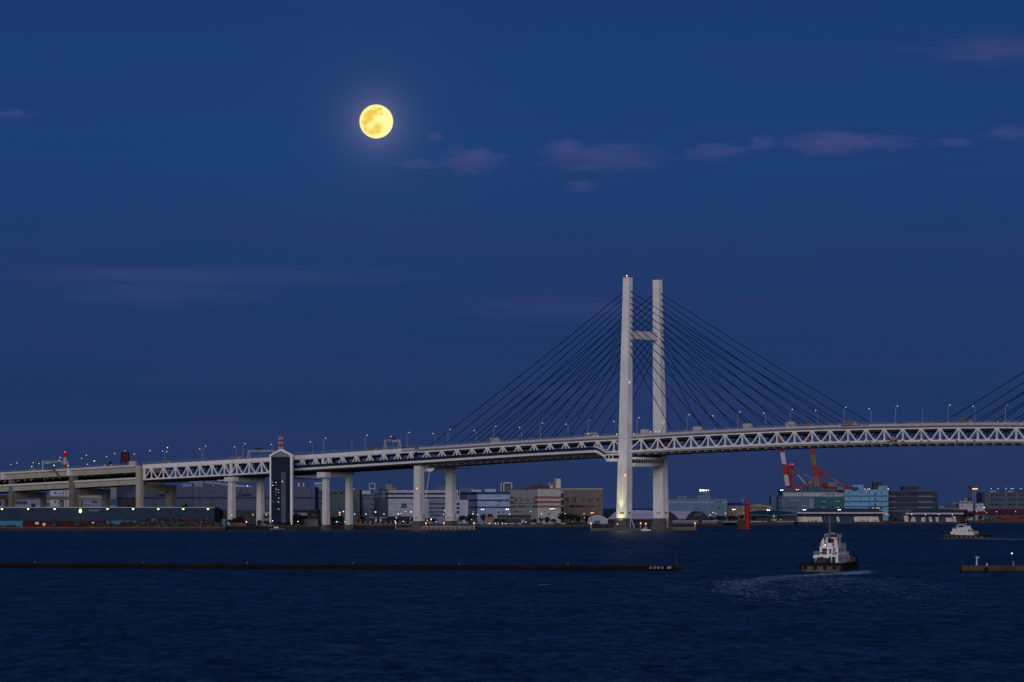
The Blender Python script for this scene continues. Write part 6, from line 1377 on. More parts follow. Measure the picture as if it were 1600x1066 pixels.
mb.beam(at(1512.5, 761, 4000), at(1518.5, 761, 4000), .6, 2.0); mb.build('mast', mat('mast_dark_brown', (.03, .02, .03), .7), T_); mb = MB(); mb.beam(at(1512.5, 763.5, 4000), at(1518.5, 763.5, 4000), .4, .8); mb.build('platform', DARK, T_)
for i, px in enumerate((1548.7, 1559.5, 1572, 1580, 1583, 1595.5)):
    p = at(px, 763.6, 4110); t_ = thing('rooftop_lamp', 'small bluish lamp on a pole on the car terminal roof', 'lamp', (p.x, p.y, cp_.z1), 'lamps on the car terminal roof')
    mb = MB(); mb.ball(p, .42, 6, 4); mb.build('lamp_head', E_BLUE, t_); mb = MB(); mb.tube((p.x, p.y, cp_.z1 + .2), p, .1, 5); mb.build('pole', POLE, t_)
r = random.Random(8)
for i, (px, m_, nm) in enumerate(((1549.5, TC, 'pale'), (1554, TC, 'pale'), (1560.5, mat('car_red', (.20, .015, .02), .4), 'red'), (1565.5, mat('car_blue', (.01, .06, .18), .4), 'blue'), (1578.5, TW, 'white'), (1588, mat('car_red', (.20, .015, .02), .4), 'red'), (1592, TD, 'dark'), (1597, TD, 'dark'))):
    place('rc' + nm, lambda m_=m_: make_car(m_), (at(px, 0, 4112).x, 4112, cp_.z1 + .26), 0, nm + ' car parked on the roof of the car terminal', (1.1, 1, 1.7), group='cars on the car terminal roof')

# ================================================================== trees
LEAFA = mat('foliage_dark', (.018, .030, .020), .9, var=.5, scale=.6); LEAFB = mat('foliage_darker', (.010, .018, .016), .9, var=.4, scale=.6); BARK = mat('bark', (.03, .022, .018), .9)
def make_tree(seed, wid=9.0, h=8.0):
    r = random.Random(seed); t_ = proto('tree', '', 'tree', 'dark trees along the far shore')
    mb = MB(); mb.tube((0, 0, 0), (.2, 0, h * .45), .28, 7, .18)
    tips = []
    for k in range(6):
        a = k * 1.05 + r.random(); q_ = Vector((math.cos(a) * wid * .28, math.sin(a) * wid * .28, h * r.uniform(.5, .8))); mb.tube((.2, 0, h * .38), q_, .12, 5, .05); tips.append(q_)
    mb.build('trunk', BARK, t_)
    mb = MB(); cl = [(q_, wid * r.uniform(.16, .25)) for q_ in tips] + [(Vector((r.uniform(-.3, .3) * wid, r.uniform(-.3, .3) * wid, h * r.uniform(.35, .85))), wid * r.uniform(.12, .22)) for _ in range(7)]
    for c_, cr_ in cl:
        for _ in range(60):
            d = Vector((r.gauss(0, 1), r.gauss(0, 1), r.gauss(0, .8))).normalized() * cr_ * r.random() ** .4; p = c_ + d
            if p.z < .4: continue
            u = Vector((r.gauss(0, 1), r.gauss(0, 1), r.gauss(0, 1))).normalized(); v = u.orthogonal().normalized(); z_ = r.uniform(.22, .5); mb.cur = r.choice((0, 1))
            mb.add([p - u * z_ - v * z_ * .5, p + u * z_ - v * z_ * .5, p + u * z_ * .6 + v * z_ * .7, p - u * z_ * .6 + v * z_ * .7], [(0, 1, 2, 3)])
    mb.build('crown', [LEAFA, LEAFB], t_); return t_
TR = [(342, 15, 797.5, 2600, 'beside the right end of the long blue shed'), (363, 14, 812, 2650, 'round the left truss pier foot'), (371, 18, 808.5, 2655, 'round the left truss pier foot'), (380, 12, 814, 2650, 'round the left truss pier foot'), (405.5, 9, 813.5, 2660, 'before the low house'), (417, 10, 814, 2650, 'before the low house'), (447, 11, 804, 2648, 'under the glass elevator tower'),
      (457.5, 13, 805, 2646, 'right of the glass elevator tower foot'), (465.5, 15, 803, 2645, 'right of the glass elevator tower foot'), (471, 10, 807.5, 2647, 'right of the glass elevator tower foot'), (521, 11, 808, 2850, 'between the viaduct pier columns'), (531, 12, 807, 2850, 'between the viaduct pier columns'), (567, 10, 808, 2950, 'below the goal frame block'), (596, 11, 809, 2950, 'below the banded building'), (611, 12, 808, 2950, 'below the banded building'), (628, 12, 808.5, 2950, 'below the banded building'), (647, 10, 808, 2950, 'below the banded building'),
      (668, 9, 810, 3050, 'between the bridge pier columns'), (679, 10, 811, 3050, 'between the bridge pier columns'), (722, 11, 806, 3040, 'before the blue striped warehouse'), (730, 9, 807, 3040, 'before the blue striped warehouse'), (737, 12, 804.5, 3040, 'before the blue striped warehouse'), (755, 10, 804, 3040, 'before the blue striped warehouse'), (766, 10, 804, 3040, 'before the blue striped warehouse'), (774, 9, 811, 3040, 'before the blue striped warehouse'), (787, 9, 811, 3030, 'before the pink striped warehouse'),
      (834, 9, 811.5, 3020, 'before the pink striped warehouse'), (846, 8, 809.5, 3020, 'before the pink striped warehouse'), (855, 9, 808.5, 3020, 'before the pink striped warehouse'), (865, 9, 811, 3020, 'before the pink striped warehouse'), (877.5, 15, 802.5, 3020, 'before the taupe cold store'), (891, 14, 803.5, 3020, 'before the taupe cold store'), (903, 12, 805.5, 3020, 'before the taupe cold store'), (914.5, 11, 805.5, 3030, 'before the taupe cold store'),
      (1112, 10, 808, 3350, 'before the pale cyan warehouse'), (1121, 10, 806.5, 3350, 'before the pale cyan warehouse'), (1130, 11, 807, 3350, 'before the pale cyan warehouse'), (1140, 10, 806, 3350, 'before the beige shed'), (1149, 10, 807, 3350, 'before the beige shed'), (1158, 9, 804.5, 3350, 'before the beige shed'), (1178, 9, 806, 3420, 'right of the red lighthouse'), (52, 8, 787.5, 2960, 'above the roof of the long blue shed'), (201, 9, 790.5, 3000, 'above the roof of the long blue shed'), (211, 8, 790.5, 3000, 'above the roof of the long blue shed'), (288, 14, 789.5, 3000, 'above the roof of the long blue shed'), (301, 8, 791, 3000, 'above the roof of the long blue shed'), (1507, 10, 800, 3760, 'right of the right pier building'), (1517, 9, 802, 3760, 'right of the right pier building'), (1532, 9, 806, 3830, 'by the green containers'), (1400, 7, 810, 3490, 'between the two pier buildings')]
for i, (px, w, yt, Y, wh) in enumerate(TR):
    k = i % 4; hgt = CH + (HZ - yt) * Y / F - LZ; wm_ = w * Y / F
    place('tree%d' % k, lambda k=k: make_tree(40 + k), (at(px, 0, Y).x, Y, LZ), i * 1.3, 'dark bushy tree ' + wh, (wm_ / 9 * 1.15, wm_ / 9 * 1.15, hgt / 7.2))

# ================================================================== cars and small things on the quay
cc = [('white', TW), ('pale', TC), ('dark', TD)]
r = random.Random(12)
for px in (742, 752, 762, 771, 781, 791, 800, 811, 822, 833, 843, 852, 861, 870, 880): 
    nm, m_ = r.choice(cc); place('qc' + nm, lambda m_=m_: make_car(m_), (at(px, 0, 2950).x, 2950 + r.random() * 3, LZ), 0 if r.random() < .5 else math.pi, nm + ' car on the quay road before the striped warehouses', (1, 1, 1.1), group='cars on the quay road')
for px, n_ in ((567, 0), (590, 0), (606, 0), (634, 0)):
    nm, m_ = r.choice(cc); place('qc' + nm, lambda m_=m_: make_car(m_), (at(px, 0, 2790).x, 2790, LZ), 0, nm + ' car behind the pale tetrapods', (1, 1, 1.1), group='cars on the quay road')
for px in (1133, 1140, 1146.5, 1174, 1181, 1188, 1196, 1218, 1225, 1232, 1239):
    nm, m_ = r.choice(cc[:2]); Y = 3320 if px < 1160 else 3400; place('qc' + nm, lambda m_=m_: make_car(m_), (at(px, 0, Y).x, Y, LZ), 0, nm + (' car parked left of the red lighthouse' if px < 1160 else ' car parked before the swooping canopy'), (1, 1, 1.1), group='cars on the quay road')
for px, y0 in ((764.8, 817.8), (774.2, 817.8), (778.6, 818.4), (785, 817.8), (790, 818.3)):
    point_lamp(px, y0, 2946, .42, E_DIM if px in (778.6, 790) else E_GW, 'white headlamp glow low on the quay road before the blue stripes', name='head_lamp')
bus_red = mat('bus_red', (.20, .010, .020), .4)
place('bus2', lambda: make_bus(bus_red), (at(373.5, 0, 2592).x, 2592, LZ), 0, 'red bus with pale roof on the quay before the left truss pier', (1.0, 1, 1.0))
yb = Bld('kiosk', 'small kiosk with mustard orange sign before the blue striped warehouse', 'kiosk', [(759.5, 3035), (770.5, 3035)], 809, W_BG, depth=5); yb.strip('sign_board', 760, 769.2, 807.6, 811, mat('sign_mustard', (.34, .12, .015), .6), out=.4)
ob = Bld('teal_kiosk', 'small bright teal cabinet beside the second pier column', 'kiosk', [(714.3, 3040), (717.2, 3040)], 810.2, mat('cabinet_teal', (.03, .17, .22), .6), depth=2)
lowb = Bld('low_shed', 'low grey shed with dark doors in front of the pink striped warehouse', 'shed', [(777, 3060), (830, 3060)], 805, W_FB, depth=15); lowb.strips('door', [(x, x + 4, 811, 816) for x in (780, 788, 797, 806, 815, 823)], BAND); lowb.strip('canopy_edge', 776, 831, 810.2, 811, W_BG, out=1.5); lowb.strip('pale_door', 814.5, 819.5, 812, 817, W_LG, out=.5)
lowb = Bld('low_shed', 'low pale canopy shed left of the first bridge pier', 'shed', [(576, 2900), (604, 2900)], 808.6, W_FB, depth=10); lowb.strips('roof_edge', [(576.5, 590, 808.4, 809.6), (593, 603, 808.4, 809.6)], W_LG, out=1.2); lowb.strips('lit_pane', [(586.3, 588, 811, 815), (594, 595.3, 811, 815)], emit('pane_cream', (.8, .8, .5), .25), out=.4)
lowb = Bld('low_shed', 'low dark shed with teal sign left of the annex building', 'shed', [(605, 2940), (642, 2940)], 807, mat('shed_dark', (.02, .024, .04), .8), depth=10); lowb.strips('blue_sign', [(622, 626.5, 805.5, 809)], mat('sign_blue_small', (.01, .03, .16), .5), out=.6); lowb.strip('roof_edge', 605, 642, 806.8, 807.5, W_PB, out=.4)
# crawler crane between columns and banded building
T_ = thing('crawler_crane', 'crawler crane with dark leaning boom and orange base right of the viaduct pier', 'crane', (at(561, 0, 2840).x, 2840, LZ))
mb = MB(); mb.beam(at(560.5, 810, 2840), at(557, 797.5, 2840), 1.0); mb.build('lower_boom', mat('crane_brown_orange', (.10, .03, .012), .7), T_); mb = MB(); mb.beam(at(557, 797.5, 2840), at(553.4, 780.5, 2840), .8); mb.build('upper_boom', BAND, T_)
mb = MB(); mb.box(at(557, 0, 2840).x, at(567, 0, 2840).x, 2838, 2842, LZ + 1, at(0, 811, 2840).z); mb.build('cab', mat('crane_brown_orange', (.10, .03, .012), .7), T_); mb = MB(); mb.box(at(556, 0, 2840).x, at(568, 0, 2840).x, 2837.5, 2842.5, LZ, LZ + 1); mb.build('track', BLACK, T_)
# pale tetrapods in a row
TP = mat('tetrapod_concrete', (.30, .28, .29), .85, var=.25)
def make_tetra():
    t_ = proto('tetrapod', '', 'tetrapod', 'pale tetrapods in a row on the quay'); mb = MB(); c_ = Vector((0, 0, 1.5))
    for d in ((0, 0, 1.0), (.94, 0, -.33), (-.47, .81, -.33), (-.47, -.81, -.33)): mb.tube(c_, c_ + Vector(d) * 2.0, .62, 7, .38)
    b_ = mb.build('body', TP, t_); return t_
for i, px in enumerate((541, 548, 555.5, 563, 570.5, 578, 586, 594, 603, 611, 625, 633, 641)):
    place('tetra', make_tetra, (at(px, 0, 2742).x, 2742 + (i % 3), LZ - .05), i * 1.1, 'pale grey tetrapod on the quay left of the first bridge pier', (1.05, 1.05, 1.1))
# fender piers
def fpier(label, x0, x1, Y, z1, m_, posts=0, dep=6):
    T_ = thing('fender_pier', label, 'pier', (at((x0 + x1) / 2, 0, Y).x, Y, 0)); mb = MB(); mb.box(at(x0, 0, Y).x, at(x1, 0, Y).x, Y, Y + dep, z1 - .8, z1); mb.build('deck', m_, T_)
    mb = MB(); xa, xb = at(x0, 0, Y).x, at(x1, 0, Y).x; n_ = max(2, int((xb - xa) / 3.2)); 
    mb.box(xa + .1, xb - .1, Y + .4, Y + dep - .4, -1, z1 - .82); mb.build('wall', CAIS, T_)
    for k in range(n_ + 1):
        x = xa + .3 + (xb - xa - .6) * k / n_; mb = MB(); mb.tube((x, Y - .1, -1), (x, Y - .1, z1 - .7), .45, 7); mb.build('pile', m_ if posts else CAIS, T_)
FPM = mat('fender_pale', (.26, .23, .21), .85, var=.4, scale=.5)
fpier('low pale fender pier with piles before the first bridge pier', 659, 742, 2572, 2.6, FPM, 1); fpier('low dark landing before the first pier column', 617, 658.5, 2580, 1.6, CAIS, 0)
fpier('low dark platform round the foot of the near pylon leg', 923, 1003, 2449, 1.9, CAIS, 0, 10); fpier('low fender pier with pale piles right of the pylon', 1038, 1088, 2500, 2.3, mat('fender_dark_pale', (.13, .12, .11), .85, var=.4), 1)
def marker(px, py, Y, zb2, label):
    p = at(px, py, Y); t_ = thing('marker_light', label, 'marker light', (p.x, Y, zb2), 'orange marker lights on white posts'); mb = MB(); mb.tube((p.x, Y, zb2), (p.x, Y, p.z - .3), .36, 8, .3); mb.build('post', EDGE, t_); mb = MB(); mb.ball(p, .62, 8, 5, (.8, .8, 1.1)); mb.build('lamp_head', E_OR, t_)
for px, py, Y, zb2, wh in ((618.4, 817.6, 2582, 1.6, 'left of the first bridge pier'), (665.6, 817.6, 2574, 2.6, 'at the left end of the pale fender pier'), (693.6, 817.2, 2574, 2.6, 'in the middle of the pale fender pier'), (740.7, 817.5, 2574, 2.6, 'at the right end of the pale fender pier'), (923.4, 818.2, 2451, 1.9, 'left of the near pylon leg'), (1001, 817.6, 2451, 1.9, 'just right of the near pylon leg'), (1009, 818.4, 2447, 0.0, 'on the small boat between the pylon legs'), (1086, 817.8, 2501, 2.3, 'beyond the far pylon leg')):
    marker(px, py, Y, zb2, 'orange marker light on white post ' + wh)
def access(s, w, d, label):
    T_ = thing('access_ladder', label, 'ladder', B(s, w, 1.9)); mb = MB(); mb.beam(B(s, w, 8.8), B(s + d * 4.5, w - 1.5, 1.8), .5); mb.build('stair_rail', W_LG, T_); mb = MB(); mb.beam(B(s, w, 9.5), B(s, w - .6, 1.8), .5); mb.build('post', W_LG, T_)
access(5.8, 0, 1, 'pale ladder frame at the right foot of the near pylon leg'); access(6.2, 42, -1, 'pale ladder frame at the right foot of the far pylon leg')
for s, w, lab in ((-186.3, 3.4, 'white cabinet on the side of the near column of the first bridge pier'), (-186.3, 38.6, 'white cabinet on the side of the far column of the first bridge pier')):
    T_ = thing('cabinet', lab, 'cabinet', B(s, w, 9)); mb = MB(); cross(mb, s, w - 1.6, w + 1.0, 9.2, 12.0, .9); mb.build('box', EDGE, T_); mb = MB(); mb.beam(B(s, w, 9.2), B(s + .4, w - .3, 6.4), .5); mb.build('bracket', W_LG, T_)
#--SECTION6--

# ================================================================== breakwaters
BWM = mat('breakwater_black_stone', (.006, .006, .008), .9, var=.5, scale=.4, bump=.5); BWT = mat('breakwater_top_brown', (.022, .014, .012), .9, var=.4, scale=.4)
def bwY(px): return 931 + (891 - 931) * px / 1065
T_ = thing('breakwater', 'long low black breakwater crossing the left and centre of the harbour', 'breakwater', (at(1065, 0, 891).x, 891, 0))
mb = MB(); r = random.Random(2); rings = []
for px in range(-420, 1067, 9):
    Y = bwY(px); x = at(px, 0, Y).x; j = r.uniform(-.12, .12); e = 1.0 if px < 1050 else (.9 if px < 1060 else .55)
    rings.append([(x, Y - 1.8 + j, -1), (x, Y - 1.6 + j, .25 + j), (x, Y - 1.0, .5 * e), (x, Y - .85, 1.22 * e + j * .15), (x, Y + 2.4, 1.22 * e), (x, Y + 3.2, -1)])
mb.loft(rings); mb.build('body', BWM, T_)
mb = MB(); pts2 = [(at(px, 0, bwY(px)).x, bwY(px)) for px in range(-420, 1056, 60)]
for a, b_ in zip(pts2, pts2[1:]): mb.beam((a[0], a[1] - .6, 1.27), (b_[0], b_[1] - .6, 1.27), .5, .1)
mb.build('top_edge', BWT, T_)
OCH = mat('marker_ochre', (.26, .11, .015), .6)
for px in (54.5, 223, 386.5, 551.5, 717.5, 887.5):
    Y = bwY(px) + .4; p = at(px, 0, Y); t_ = thing('marker_post', 'small ochre pointed marker post on the long black breakwater', 'marker post', (p.x, Y, 1.2), 'ochre marker posts on the breakwater')
    mb = MB(); mb.tube((p.x, Y, 1.2), (p.x, Y, 2.05), .17, 6, .05); mb.build('post', OCH, t_); mb = MB(); mb.tube((p.x, Y, 1.18), (p.x, Y, 1.34), .28, 6); mb.build('base', DARK, t_)
BRD = mat('board_white', (.34, .30, .30), .6)
for ch, px in zip('船舶注意', (1016, 1022, 1028, 1034)):
    Y = 890.3; t_ = thing('round_sign', 'small white board with red character on the right end of the breakwater', 'sign', (at(px, 0, Y).x, Y, .5), 'four boards with red characters')
    p0, p1 = at(px - 2.1, 884.8, Y), at(px + 2.1, 889.0, Y); mb = MB(); c_ = (p0 + p1) / 2; rr = (p1.x - p0.x) / 2
    mb.extrude([(c_.x + rr * math.cos(math.pi / 8 + k * math.pi / 4) * 1.05, Y - 1.9, c_.z + rr * math.sin(math.pi / 8 + k * math.pi / 4) * 1.05) for k in range(8)], (0, .12, 0)); mb.build('board', BRD, t_)
    text_mesh('character', ch, px - 1.5, px + 1.5, 885.4, 888.4, Y - 1.95, mat('character_red', (.30, .03, .035), .6), t_, out=.02)
    mb = MB(); mb.beam((c_.x, Y - 1.75, c_.z), (c_.x, Y - .8, c_.z), .15); mb.build('bracket', DARK, t_)
t_ = thing('plate', 'pale grey rectangular plate right of the four red character boards', 'plate', (at(1045, 0, 890).x, 890, .5)); p0, p1 = at(1042, 885, 890), at(1048.4, 888.7, 890)
mb = MB(); mb.box(p0.x, p1.x, 888.2, 888.35, p1.z, p0.z); mb.build('board', mat('plate_grey', (.20, .19, .24), .6), t_); mb = MB(); mb.box(p0.x + .2, p1.x - .2, 888.36, 889.2, p1.z + .2, p1.z + .35); mb.build('bracket', DARK, t_)
t_ = thing('beacon', 'slim dark red beacon post on the right end of the long breakwater', 'beacon', (at(1057.5, 0, 892).x, 892, 1.0)); p = at(1057.5, 0, 892)
mb = MB(); mb.tube((p.x, 892, 1.0), (p.x, 892, at(0, 872.5, 892).z), .20, 8, .17); mb.build('post', mat('beacon_dark_red', (.16, .010, .022), .6), t_)
mb = MB(); mb.tube((p.x, 892, at(0, 872.5, 892).z), (p.x, 892, at(0, 871.8, 892).z), .36, 8); z_ = at(0, 871.8, 892).z
for a in range(4): mb.beam((p.x, 892, z_), (p.x + .5 * math.cos(a * 1.57 + .6), 892 + .5 * math.sin(a * 1.57 + .6), z_ + .7), .05)
mb.tube((p.x, 892, z_), (p.x, 892, z_ + .35), .12, 6); mb.build('lantern', mat('lantern_plum', (.10, .02, .05), .5), t_)

T_ = thing('breakwater', 'brown concrete breakwater end with ochre top edge at the right edge', 'breakwater', (at(1502, 0, 874).x, 874, 0)); YB = 873.0
xa = at(1502.3, 0, YB).x; xb = at(1900, 0, YB).x; OLV = mat('breakwater_brown', (.062, .048, .032), .9, var=.45, scale=.25, streak=.5, bump=.3)
mb = MB(); mb.box(xa, xb, YB, YB + 5, .25, 1.46); mb.build('body', OLV, T_)
mb = MB(); mb.box(xa + .1, xb, YB + .12, YB + 5, -1, .25); mb.build('wet_foot', BWM, T_)
mb = MB(); mb.box(xa - .03, xb, YB - .04, YB + .5, 1.30, 1.52); mb.build('top_edge', mat('edge_ochre', (.10, .062, .012), .8, var=.3), T_)
for px in (1541, 1620): mb = MB(); x = at(px, 0, YB).x; mb.loft([[(x - .75, YB - .12, .1), (x + .75, YB - .12, .1), (x + .75, YB, .1), (x - .75, YB, .1)], [(x - .35, YB - .12, 1.2), (x + .35, YB - .12, 1.2), (x + .35, YB, 1.2), (x - .35, YB, 1.2)]]); mb.build('fender', BLACK, T_)
WHT = mat('beacon_white', (.50, .48, .55), .6)
t_ = thing('beacon', 'small white banded beacon with vane on the right breakwater', 'beacon', tuple(at(1526, 0, 875).xy) + (1.46,)); x = at(1526, 0, 875).x
def zb_at(py): return at(0, py, 875).z
mb = MB()
for k in range(5): y0 = 883.5 - k * 2.3; mb.tube((x, 875, zb_at(y0)), (x, 875, zb_at(y0 - 1.7)), .24 - k * .025, 8); mb.tube((x, 875, zb_at(y0 - 1.7)), (x, 875, zb_at(y0 - 2.3)), .13, 8)
mb.build('post', WHT, t_); mb = MB(); mb.beam((x - .3, 875, zb_at(870.6)), (x + .62, 875, zb_at(871.4)), .14); mb.tube((x, 875, zb_at(872)), (x, 875, zb_at(869)), .07, 6); mb.box(x + .4, x + .62, 874.9, 875.1, zb_at(872.2), zb_at(870.4)); mb.build('vane', WHT, t_)
t_ = thing('bollard', 'small white bracket shaped bollard on the right breakwater edge', 'bollard', tuple(at(1542, 0, 873.5).xy) + (1.5,)); x = at(1542, 0, 873.5).x
mb = MB(); mb.tube((x, 873.5, 1.5), (x, 873.5, 2.0), .17, 8); mb.build('post', WHT, t_); mb = MB(); mb.beam((x - .2, 873.5, 2.0), (x + .32, 873.5, 2.0), .16); mb.build('head', WHT, t_)
t_ = thing('light_pole', 'dark pole with small white lamp on the right breakwater', 'lamp post', tuple(at(1581, 0, 876).xy) + (1.46,)); x = at(1581, 0, 876).x
mb = MB(); mb.tube((x, 876, 1.4), (x, 876, at(0, 865.5, 876).z), .07, 6); mb.build('pole', DARK, t_); mb = MB(); mb.ball((x, 875.9, at(0, 864.8, 876).z), .19, 8, 5); mb.build('lamp_head', E_W, t_)
t_ = thing('bollard', 'pale grey cylinder bollard beside the dark lamp pole on the right breakwater', 'bollard', tuple(at(1583.6, 0, 875).xy) + (1.46,)); x = at(1583.6, 0, 875).x
mb = MB(); mb.tube((x, 875, 1.46), (x, 875, 2.55), .30, 10, .27); mb.build('body', mat('bollard_grey', (.16, .15, .15), .7), t_); mb = MB(); mb.tube((x, 875, 2.55), (x, 875, 2.65), .34, 10); mb.build('cap', mat('bollard_grey', (.16, .15, .15), .7), t_)
t_ = thing('marker_post', 'thin dark red post on the left tip of the right breakwater', 'marker post', tuple(at(1505.5, 0, 875).xy) + (1.46,)); x = at(1505.5, 0, 875).x
mb = MB(); mb.tube((x, 875, 1.46), (x, 875, 2.8), .07, 6); mb.build('post', mat('beacon_dark_red', (.16, .010, .022), .6), t_); mb = MB(); mb.tube((x, 875, 1.44), (x, 875, 1.6), .16, 6); mb.build('base', DARK, t_)

# ================================================================== tugs
HULL = mat('tug_hull_grey', (.105, .10, .085), .7, streak=.4, var=.3, scale=.8); TUGW = mat('tug_white', (.70, .68, .68), .5, streak=.25, var=.12, scale=.6); TUGD = mat('tug_dark_gap', (.03, .03, .035), .6); TRED = mat('tug_red', (.20, .015, .015), .6)
def tug(label, x, y, head, sc=1.0):
    T_ = thing('tugboat', label, 'tugboat', (x, y, 0)); MX = Matrix.Translation((x, y, 0)) @ Matrix.Rotation(head, 4, 'Z') @ Matrix.Scale(sc, 4)
    def M_(sup=False):
        m_ = MB(); m_.T = MX @ Matrix.Translation((0, 0, 1.85 * .20)) @ Matrix.Diagonal((1, .86, .80, 1)) if (sup or SUP[0]) else MX; return m_
    SUP = [False]
    st = [(-16, 4.3, 1.9), (-15, 5.0, 1.9), (-6, 5.25, 1.9), (2, 5.25, 2.0), (7, 5.1, 2.4), (11, 4.4, 3.1), (14, 2.9, 3.7), (15.7, 1.3, 4.1), (16.4, .35, 4.2)]
    mb = M_(); mb.loft([[(xx, -b_, z_), (xx, -b_ * .97, .9), (xx, -b_ * .9, -.6), (xx, b_ * .9, -.6), (xx, b_ * .97, .9), (xx, b_, z_)] for xx, b_, z_ in st]); hl = mb.build('hull', HULL, T_)
    mb = M_()
    for sg_ in (-1, 1):
        for (a, b_) in zip(st, st[1:]): mb.beam((a[0], sg_ * (a[1] + .12), a[2] - .05), (b_[0], sg_ * (b_[1] + .12), b_[2] - .05), .45, .42)
    mb.beam((-16.1, -4.6, 1.85), (-16.1, 4.6, 1.85), .6, .75); mb.ball((16.3, 0, 3.9), 1.0, 8, 5, (.7, 1.2, .8)); mb.build('fender', BLACK, hl)
    for xx in (-13, -9.5, -6, -2.5, 1, 4.5, 8, 11):
        bb = 5.3 if xx < 7 else (5.05 if xx < 10 else 4.4)
        for sg_ in (-1, 1): mb = M_(); mb.tube((xx, sg_ * (bb - .1), 1.15), (xx, sg_ * (bb + .35), 1.15), .62, 10); mb.build('tyre', BLACK, hl)
    for yy in (-3.6, -1.2, 1.2, 3.6): mb = M_(); mb.tube((-16.1, yy, 1.0), (-16.5, yy, 1.0), .5, 10); mb.build('tyre', BLACK, hl)
    SUP[0] = True
    mb = M_(); mb.box(-7.5, 9, -3.6, 3.6, 1.85, 4.5); mb.box(-8.2, -7.5, -3.6, -2.9, 1.85, 4.4); mb.box(-8.2, -7.5, 2.9, 3.6, 1.85, 4.4); dh = mb.build('deck_house', TUGW, T_)
    for yy in (-2.2, -.9, 1.3): mb = M_(); mb.box(-7.62, -7.5, yy - .5, yy + .5, 2.0, 4.0); mb.build('door', TUGD, dh)
    for xx in (-5, -1.5, 2, 5.5):
        for sg_ in (-1, 1): mb = M_(); mb.tube((xx, sg_ * 3.55, 3.4), (xx, sg_ * 3.68, 3.4), .28, 8); mb.build('porthole', TUGD, dh)
    mb = M_(); mb.box(-7.9, -6.9, -1.0, 1.0, 3.85, 3.95) ; mb.box(-3.5, 8, -2.7, 2.7, 4.52, 7.1); uh = mb.build('upper_house', TUGW, T_)
    for (a, b_, c_, d_) in ((.6, 2.0, 4.7, 6.5), (-.7, -.1, 4.9, 6.3)): mb = M_(); mb.box(-3.62, -3.5, a, b_, c_, d_); mb.build('window', TUGD, uh)
    for xx in (-1.5, 1.5, 4.5):
        for sg_ in (-1, 1): mb = M_(); mb.box(xx - .4, xx + .4, sg_ * 2.7 - .05, sg_ * 2.7 + .05, 5.4, 6.3); mb.build('window', TUGD, uh)
    oc = [(-1.6, -1.1), (-.9, -1.55), (3.6, -1.55), (4.6, -1.0), (4.6, 1.0), (3.6, 1.55), (-.9, 1.55), (-1.6, 1.1)]
    mb = M_(); mb.extrude([(1 + a, b_, 7.12) for a, b_ in oc], (0, 0, 1.05)); mb.extrude([(1 + a * 1.06, b_ * 1.06, 9.6) for a, b_ in oc], (0, 0, .3))
    for a, b_ in oc: mb.beam((1 + a, b_, 8.1), (1 + a, b_, 9.6), .28)
    wh = mb.build('wheelhouse', TUGW, T_)
    mb = M_(); mb.extrude([(1 + a * .97, b_ * .97, 8.17) for a, b_ in oc], (0, 0, 1.42)); mb.build('window', WIN, wh)
    mb = M_(); mb.box(-.72, -.62, -1.2, -.5, 7.2, 9.1); mb.build('door', TRED, wh)
    for sg_ in (-1, 1): mb = M_(); mb.box(-2.9, -1.3, sg_ * 1.9 - .4, sg_ * 1.9 + .4, 7.1, 9.0); mb.tube((-2.1, sg_ * 1.9, 9.0), (-2.4, sg_ * 1.9, 9.7), .22, 8); mb.build('funnel', TUGW, T_)
    mb = M_(); mb.tube((-.9, .3, 9.7), (-.9, .3, 16.6), .42, 7, .16); mb.beam((-.9, -.9, 13.4), (-.9, 1.5, 13.4), .1); mb.beam((1.2, -1.0, 11.0), (1.2, 1.6, 11.0), .09); mb.beam((1.2, -.5, 12.4), (1.2, 1.1, 12.4), .08); mb.beam((1.2, .3, 11.7), (2.2, .3, 11.2), .09); ms = mb.build('mast', mat('mast_buff', (.13, .12, .11), .6), T_)
    mb = M_(); mb.beam((1.9, -.55, 11.25), (1.9, 1.15, 11.25), .22, .2); mb.build('radar', WHT, ms); mb = M_(); mb.box(.9, 1.5, -.5, 0, 9.95, 10.6); mb.build('radar_box', TRED, ms)
    mb = M_()
    for x0, x1, yy, z_ in ((-7.4, 8.9, 3.5, 4.5), (-3.4, 7.9, 2.6, 7.1), (-.5, 5.2, 1.9, 9.9)):
        for sg_ in (-1, 1):
            mb.beam((x0, sg_ * yy, z_ + 1), (x1, sg_ * yy, z_ + 1), .07); mb.beam((x0, sg_ * yy, z_ + .5), (x1, sg_ * yy, z_ + .5), .05)
            k = x0
            while k <= x1: mb.beam((k, sg_ * yy, z_), (k, sg_ * yy, z_ + 1), .06); k += 1.4
        mb.beam((x0, -yy, z_ + 1), (x0, yy, z_ + 1), .07)
    mb.build('guard_rail', TUGW, T_)
    SUP[0] = False
    mb = M_(); mb.tube((-11, -1.2, 2.6), (-11, 1.2, 2.6), .75, 12); mb.box(-11.7, -10.3, -1.6, -1.2, 1.8, 3.5); mb.box(-11.7, -10.3, 1.2, 1.6, 1.8, 3.5); mb.build('winch', TUGD, T_)
    mb = M_(); mb.box(-15.0, -14.4, -1.3, 1.3, 1.8, 3.0); mb.tube((-13.6, -1.9, 1.8), (-13.6, -1.9, 3.3), .3, 8); mb.tube((-13.6, 1.9, 1.8), (-13.6, 1.9, 3.3), .3, 8); mb.build('towing_bitt', TUGD, T_)
    SUP[0] = True
    mb = M_(); mb.beam((-7.6, -1.7, 2), (-4.2, -1.7, 6.9), .5, .12); mb.build('stairs', mat('stairs_grey', (.25, .24, .24), .6), T_)
    mb = M_()
